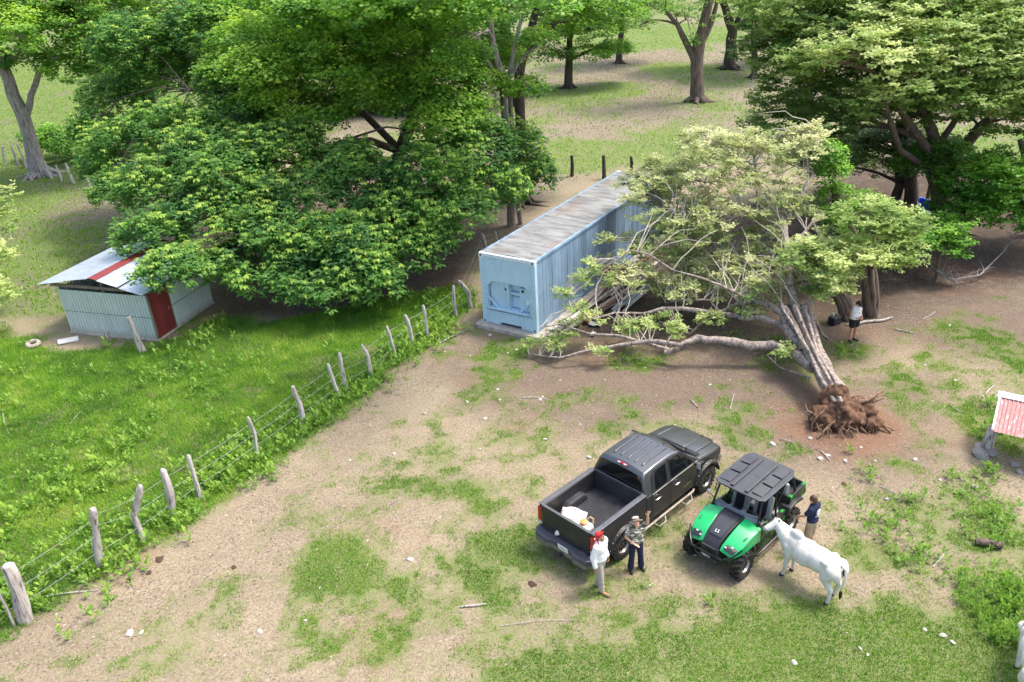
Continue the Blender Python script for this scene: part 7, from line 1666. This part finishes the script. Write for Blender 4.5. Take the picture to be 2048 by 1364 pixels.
for (px, py, lab, m_, sz) in ((1232, 612, 'crumpled white plastic sheet beside the timber pile', M_white, (.35, .28)), (1190, 652, 'grey metal scrap under the low limbs near the slab', M_pipe, (.5, .32)), (1186, 672, 'small white rag on the ground under the fallen limbs', M_white, (.22, .18)), (1172, 648, 'torn red plastic scrap in the timber pile', mat('red_scrap', (.30, .05, .04), .6), (.3, .2))):
    v = []; f = []; n = 6
    for i in range(n + 1):
        for j in range(n + 1): v.append(((i / n - .5) * sz[0], (j / n - .5) * sz[1], .03 + rr.uniform(0, .10)))
    for i in range(n):
        for j in range(n): a = i * (n + 1) + j; f.append((a, a + 1, a + n + 2, a + n + 1))
    o = MB().add(v, f).build('scrap', m_, None, smooth=True, angle=180); o.location = onG(px, py, .02); o.rotation_euler = (0, 0, rr.uniform(0, 3)); sm = o.modifiers.new('t', 'SOLIDIFY'); sm.thickness = .01
    tag(o, lab, 'scrap')

# ---------------------------------------------------------------- odds and ends
tub = empty('blue_tub', onG(1838, 432), .4, 'bright blue plastic tub lying tipped in the shade of the large tree', 'tub')
tub.rotation_euler = (math.radians(28), .15, .4)
mbl = mat('blue_plastic', (.010, .050, .46), .35, var=.1)
MB().lathe([(.36, .0), (.52, .52), (.56, .53), (.56, .56), (.50, .56), (.345, .02), (0, .02)], 28).build('tub_wall', mbl, tub, smooth=True, angle=40); tub.location.z += .12
for s in (-1, 1): MB().tube([(s * .53, -.1, .5), (s * .62, -.08, .48), (s * .62, .08, .48), (s * .53, .1, .5)], .02, 7).build('handle', mbl, tub, smooth=True)
bag = empty('cool_bag', onG(1668, 648), .5, 'black bag with a white cup on top beside the gnarled trunk', 'bag')
MB().box((0, 0, .15), (.42, .30, .30)).build('body', mat('black_fabric', (.014, .015, .018), .8, var=.3), bag, bevel=.05, seg=3); MB().box((0, 0, .315), (.40, .28, .04)).build('lid', mat('grey_fabric', (.07, .07, .075), .8), bag, bevel=.015)
MB().tube([(-.15, -.1, .33), (-.13, -.1, .43), (.13, -.1, .43), (.15, -.1, .33)], .014, 6).build('handle', M_black, bag, smooth=True)
o = MB().lathe([(0, 0), (.035, 0), (.045, .11), (.038, .11), (.03, .01), (0, .01)], 14).build('cup', M_white, None, smooth=True); o.location = Vector(bag.location) + Vector((-.05, .03, .333)); tag(o, 'small white cup standing on the black bag', 'cup')
o = MB().box((0, 0, .03), (.75, .42, .06)).build('white_slab', mat('white_slab', (.72, .70, .66), .8, var=.08), None, bevel=.01); o.location = onG(137, 683, .03); o.rotation_euler = (0, .05, .5); tag(o, 'white flat slab lying in the grass by the shed corner', 'slab')
o = MB().lathe([(.14, .0), (.26, .0), (.29, .06), (.25, .12), (.16, .12), (.12, .06)], 22, closed=True).build('stone_ring', stained('ring_stone', (.40, .36, .31), (.20, .17, .14), streak=(1, 1, 1), scale=7, rough=.95), None, smooth=True); o.location = onG(68, 692, .06); o.rotation_euler = (.1, .1, 0); tag(o, 'pale ring shaped stone lying in the meadow near the white slab', 'stone ring')
lg = MB().tube([(-.28, 0, .09), (-.1, .02, .11), (.1, -.01, .11), (.28, .01, .09)], [.075, .095, .095, .085], 10, wob=.3).build('log', M_bark_brown, None, smooth=True, angle=60); lg.location = onG(1976, 1092); lg.rotation_euler = (0, 0, -.35); tag(lg, 'short brown log lying on the grass near the leafy bushes', 'log')
lg2 = MB().tube([(-.9, 0, .05), (-.3, .05, .07), (.4, -.03, .06), (.9, .1, .05)], [.05, .055, .045, .03], 8, wob=.3).build('log', M_greywood, None, smooth=True, angle=60); lg2.location = onG(1745, 646); lg2.rotation_euler = (0, 0, .2); tag(lg2, 'grey log on the ground at the foot of the gnarled tree', 'log')
# sticks
ST = [((90, 1193), (197, 1180), .018), ((920, 1214), (972, 1208), .025), ((1000, 1252), (1160, 1240), .008), ((1866, 1134), (1890, 1106), .018), ((875, 690), (930, 662), .03), ((880, 688), (878, 668), .03), ((1380, 800), (1395, 815), .02), ((1040, 797), (1098, 800), .016), ((1700, 1170), (1740, 1185), .008), ((1790, 660), (1830, 668), .025), ((1965, 795), (1990, 770), .03), ((1845, 640), (1870, 625), .02), ((1560, 880), (1590, 890), .02), ((1762, 975), (1792, 988), .016), ((1640, 905), (1660, 925), .018), ((1460, 820), (1468, 790), .018), ((5, 820), (18, 870), .015), ((140, 850), (165, 822), .012), ((1900, 810), (1925, 826), .012), ((1690, 650), (1720, 660), .03)]
for k, (a, b, r_) in enumerate(ST):
    A, B_ = onG(*a, .02), onG(*b, .03); m_ = (A + B_) / 2 + Vector((rr.uniform(-.05, .05), rr.uniform(-.08, .08), .03)); rz = r_ * .9
    o = MB().tube([Vector((0, 0, 0)), m_ - A, B_ - A], [rz, rz * .9, rz * .6], 7, wob=.3, seed=k).build('stick', M_greywood, None, smooth=True); o.location = A
    tag(o, 'dry grey stick lying on the ground', 'stick', 'sticks scattered on the ground')
# stones
stone_m = stained('pale_stone', (.50, .47, .43), (.30, .27, .24), streak=(1, 1, 1), scale=6, rough=.95, bump=.4)
stone_g = stained('grey_stone', (.30, .28, .26), (.16, .145, .13), streak=(1, 1, 1), scale=6, rough=.95, bump=.4)
def stone_mesh(seed, m_):
    b_ = bmesh.new(); bmesh.ops.create_icosphere(b_, subdivisions=2, radius=1); r = random.Random(seed)
    pl_ = [(Vector((r.gauss(0, 1), r.gauss(0, 1), r.gauss(0, 1))).normalized(), r.uniform(.55, .85)) for _ in range(7)]
    for v_ in b_.verts:
        for n_, d_ in pl_:
            e = v_.co.dot(n_) - d_
            if e > 0: v_.co -= n_ * e
        v_.co.z *= .62
    me = bpy.data.meshes.new('stone'); b_.to_mesh(me); b_.free(); me.materials.append(m_); me.polygons.foreach_set('use_smooth', [True] * len(me.polygons)); me.set_sharp_from_angle(angle=math.radians(30)); return me
SM = [stone_mesh(k, stone_m) for k in range(5)]; SG = [stone_mesh(k + 20, stone_g) for k in range(4)]
STONES = [(820, 1118, .13), (1178, 915, .11), (1090, 880, .10), (850, 828, .10), (970, 838, .10), (640, 862, .07), (655, 858, .06), (260, 1268, .14), (283, 1266, .10), (788, 908, .08), (1015, 706, .09), (890, 705, .07), (1033, 700, .10), (980, 672, .14), (1060, 645, .10), (940, 712, .07), (995, 780, .09), (1000, 800, .07), (1080, 800, .09), (1085, 793, .06), (935, 804, .07), (1545, 890, .13), (1640, 920, .12), (1655, 914, .10), (1690, 925, .11), (1588, 1325, .10), (1720, 1298, .08), (1735, 1310, .07), (1390, 1107, .09), (1900, 652, .09), (1690, 780, .09), (1850, 730, .08), (1830, 920, .10), (1775, 998, .10), (1910, 760, .08), (500, 955, .06), (310, 1082, .08), (1160, 850, .06), (1290, 735, .08), (1420, 770, .08), (1460, 760, .07), (1050, 920, .06), (700, 920, .06), (610, 1240, .07), (520, 1262, .09), (640, 1175, .05), (880, 1035, .06), (1410, 1190, .06), (1300, 1170, .05), (1850, 1260, .07), (1885, 1272, .11), (1905, 1286, .10), (1520, 930, .05), (1880, 960, .08), (1120, 760, .06), (740, 850, .05), (960, 900, .06), (1210, 760, .06), (1350, 850, .05), (1620, 880, .09), (1720, 900, .08), (1750, 925, .06)]
for k, (px, py, s) in enumerate(STONES):
    o = bpy.data.objects.new('stone', SM[k % 5]); link(o); o.location = onG(px, py, s * .15); s *= .78; o.scale = (s, s * rr.uniform(.6, 1.1), s * rr.uniform(.5, 1.0)); o.rotation_euler = (rr.uniform(-.2, .2), rr.uniform(-.2, .2), rr.uniform(0, 6)); tag(o, 'small pale stone lying on the ground', 'stone', 'pale stones on the ground')
for k, (px, py, s) in enumerate(((1962, 912, .30), (1975, 905, .26), (1962, 898, .22), (2030, 930, .14), (2040, 945, .12), (1950, 975, .13))):
    o = bpy.data.objects.new('stone', SG[k % 4]); link(o); o.location = onG(px, py, s * .2); o.scale = (s, s * rr.uniform(.75, 1.1), s * rr.uniform(.8, 1.2)); o.rotation_euler = (rr.uniform(-.2, .2), rr.uniform(-.2, .2), rr.uniform(0, 6)); tag(o, 'grey rock heaped at the foot of the shelter post', 'rock', 'grey rocks under the shelter')
dm = mat('dung', (.075, .045, .030), 1.0, var=.4, bump=.6)
dung_me = stone_mesh(77, dm)
for px, py, s in ((318, 1118, .16), (298, 1145, .10), (258, 1160, .08), (222, 1198, .09), (468, 1135, .09), (1395, 815, .05), (1065, 1167, .14), (1688, 968, .10), (1682, 1140, .07)):
    o = bpy.data.objects.new('dung', dung_me); link(o); o.location = onG(px, py, .01); o.scale = (s, s * .8, s * .3); o.rotation_euler = (0, 0, rr.uniform(0, 6)); tag(o, 'dry brown dung patty on the ground', 'dung', 'dung on the ground')

# ---------------------------------------------------------------- leafy weeds and bushes
def weeds(x, y, h, lv, r, K=9, size=1.0, tone=.6):
    n = len(x); z = gz(x, y)
    for q in range(K):
        t = (q + 1) / K; a = q * 2.4 + r.uniform(0, 6.28, n); sp_ = .35 + .65 * (1 - t)
        c = np.stack([x + np.cos(a) * .03, y + np.sin(a) * .03, z + h * t * .9], 1) ; ax = np.stack([np.cos(a) * sp_, np.sin(a) * sp_, .35 + .3 * t + 0 * a], 1)
        L = h * r.uniform(.34, .55, n) * size
        lv.add(c, ax, np.array([[0, 0, 1.]]) + r.normal(0, .2, (n, 3)), L, L * .5, np.clip(tone + .25 * (t - .5) + r.normal(0, .10, n), 0, 1), .10)
r = np.random.default_rng(17)
def near_line(x, y, pts, w):
    d = np.full(x.shape, 1e9)
    for a, b in zip(pts[:-1], pts[1:]):
        dx, dy = b.x - a.x, b.y - a.y; t = np.clip(((x - a.x) * dx + (y - a.y) * dy) / (dx * dx + dy * dy), 0, 1); d = np.minimum(d, np.hypot(x - a.x - t * dx, y - a.y - t * dy))
    return np.exp(-(d / w) ** 2)
FL = [e[0] for e in ends[:14]] if False else [onG(*p[0]) for p in POSTS[:14]]
wf = lambda x, y: np.clip(1.0 * near_line(x, y, FL, .85) * sstep(.34, .56, fbm2(x, y, 1.6, 71)) + zones(x, y)[4] * (.40 * sstep(.58, .74, fbm2(x, y, 2.4, 72)) + .015) + .5 * zones(x, y)[4] * np.exp(-((x + 12.5) ** 2 + (y - 17.5) ** 2) / 22) * sstep(.42, .6, fbm2(x, y, 1.2, 73)), 0, 1)
x, y = scatter(26000, -30, 2, 10, 33, wf, 18); k_ = in_view(x, y); x, y = x[k_], y[k_]
lv = Leaves(); weeds(x, y, r.uniform(.16, .42, len(x)), lv, r, 10, 1.0, .62 + .5 * (fbm2(x, y, 2.5, 74) - .5))
tag(lv.build('meadow_weeds', M_weed), 'light green leafy weeds crowding the fence line and meadow', 'weeds', kind='stuff')
YW = [(1735, 955, 40, 25, 14), (1840, 1110, 60, 35, 40), (1740, 1045, 40, 20, 18), (1790, 1060, 60, 25, 26), (1960, 1010, 60, 60, 60), (2000, 1050, 50, 50, 50), (1930, 1150, 60, 30, 30), (1830, 1000, 50, 12, 14), (1296, 1172, 8, 5, 3), (1420, 1205, 12, 10, 4), (1040, 720, 12, 10, 4), (1900, 955, 30, 10, 8), (1560, 700, 50, 16, 40), (1690, 705, 40, 14, 22), (1270, 720, 60, 14, 26), (1985, 850, 30, 20, 20), (1970, 950, 30, 20, 20), (80, 1215, 18, 10, 12), (1470, 680, 30, 14, 16), (1700, 910, 10, 6, 4), (1980, 810, 30, 12, 14)]
lv = Leaves()
for cx, cy, rx, ry, n in YW:
    q = np.array([[G(cx + r.normal(0, rx * .5), cy + r.normal(0, ry * .5)).x, 0] for _ in range(0)])
    pp = [G(cx + r.normal(0, rx * .5), cy + r.normal(0, ry * .5)) for _ in range(n)]
    xx = np.array([p.x for p in pp]); yy = np.array([p.y for p in pp]); weeds(xx, yy, r.uniform(.10, .28, n), lv, r, 9, 1.1, .55)
tag(lv.build('yard_weeds', M_weed), 'small green weeds sprouting in clumps on the dirt yard', 'weeds', kind='stuff')
for k, (px, py, h) in enumerate(((2010, 1195, .42), (2040, 1215, .45), (1985, 1215, .35), (2035, 1250, .40), (1990, 1265, .36), (1945, 1180, .34), (2020, 1285, .34), (1960, 1225, .26), (2045, 1180, .45), (1925, 1200, .25))):
    b = onG(px, py); o = empty('bush', b, 0, 'low bright green leafy bush in the grass beside the grazing cow', 'bush', 'leafy bushes by the grazing cow')
    lv = Leaves(); n = 46; a = r.uniform(0, 6.28, n); q = np.sqrt(r.uniform(0, 1, n)) * h * 1.0; weeds(b.x + np.cos(a) * q, b.y + np.sin(a) * q, r.uniform(.5, 1, n) * h, lv, r, 10, .62, .56)
    lv.V = [v - np.array(b)[None, None] for v in lv.V]; lv.build('foliage', M_weed, o)
    MB().tube([(0, 0, -.02), (.02, .02, h * .6)], [.015, .008], 5).build('stem', M_bark_brown, o)
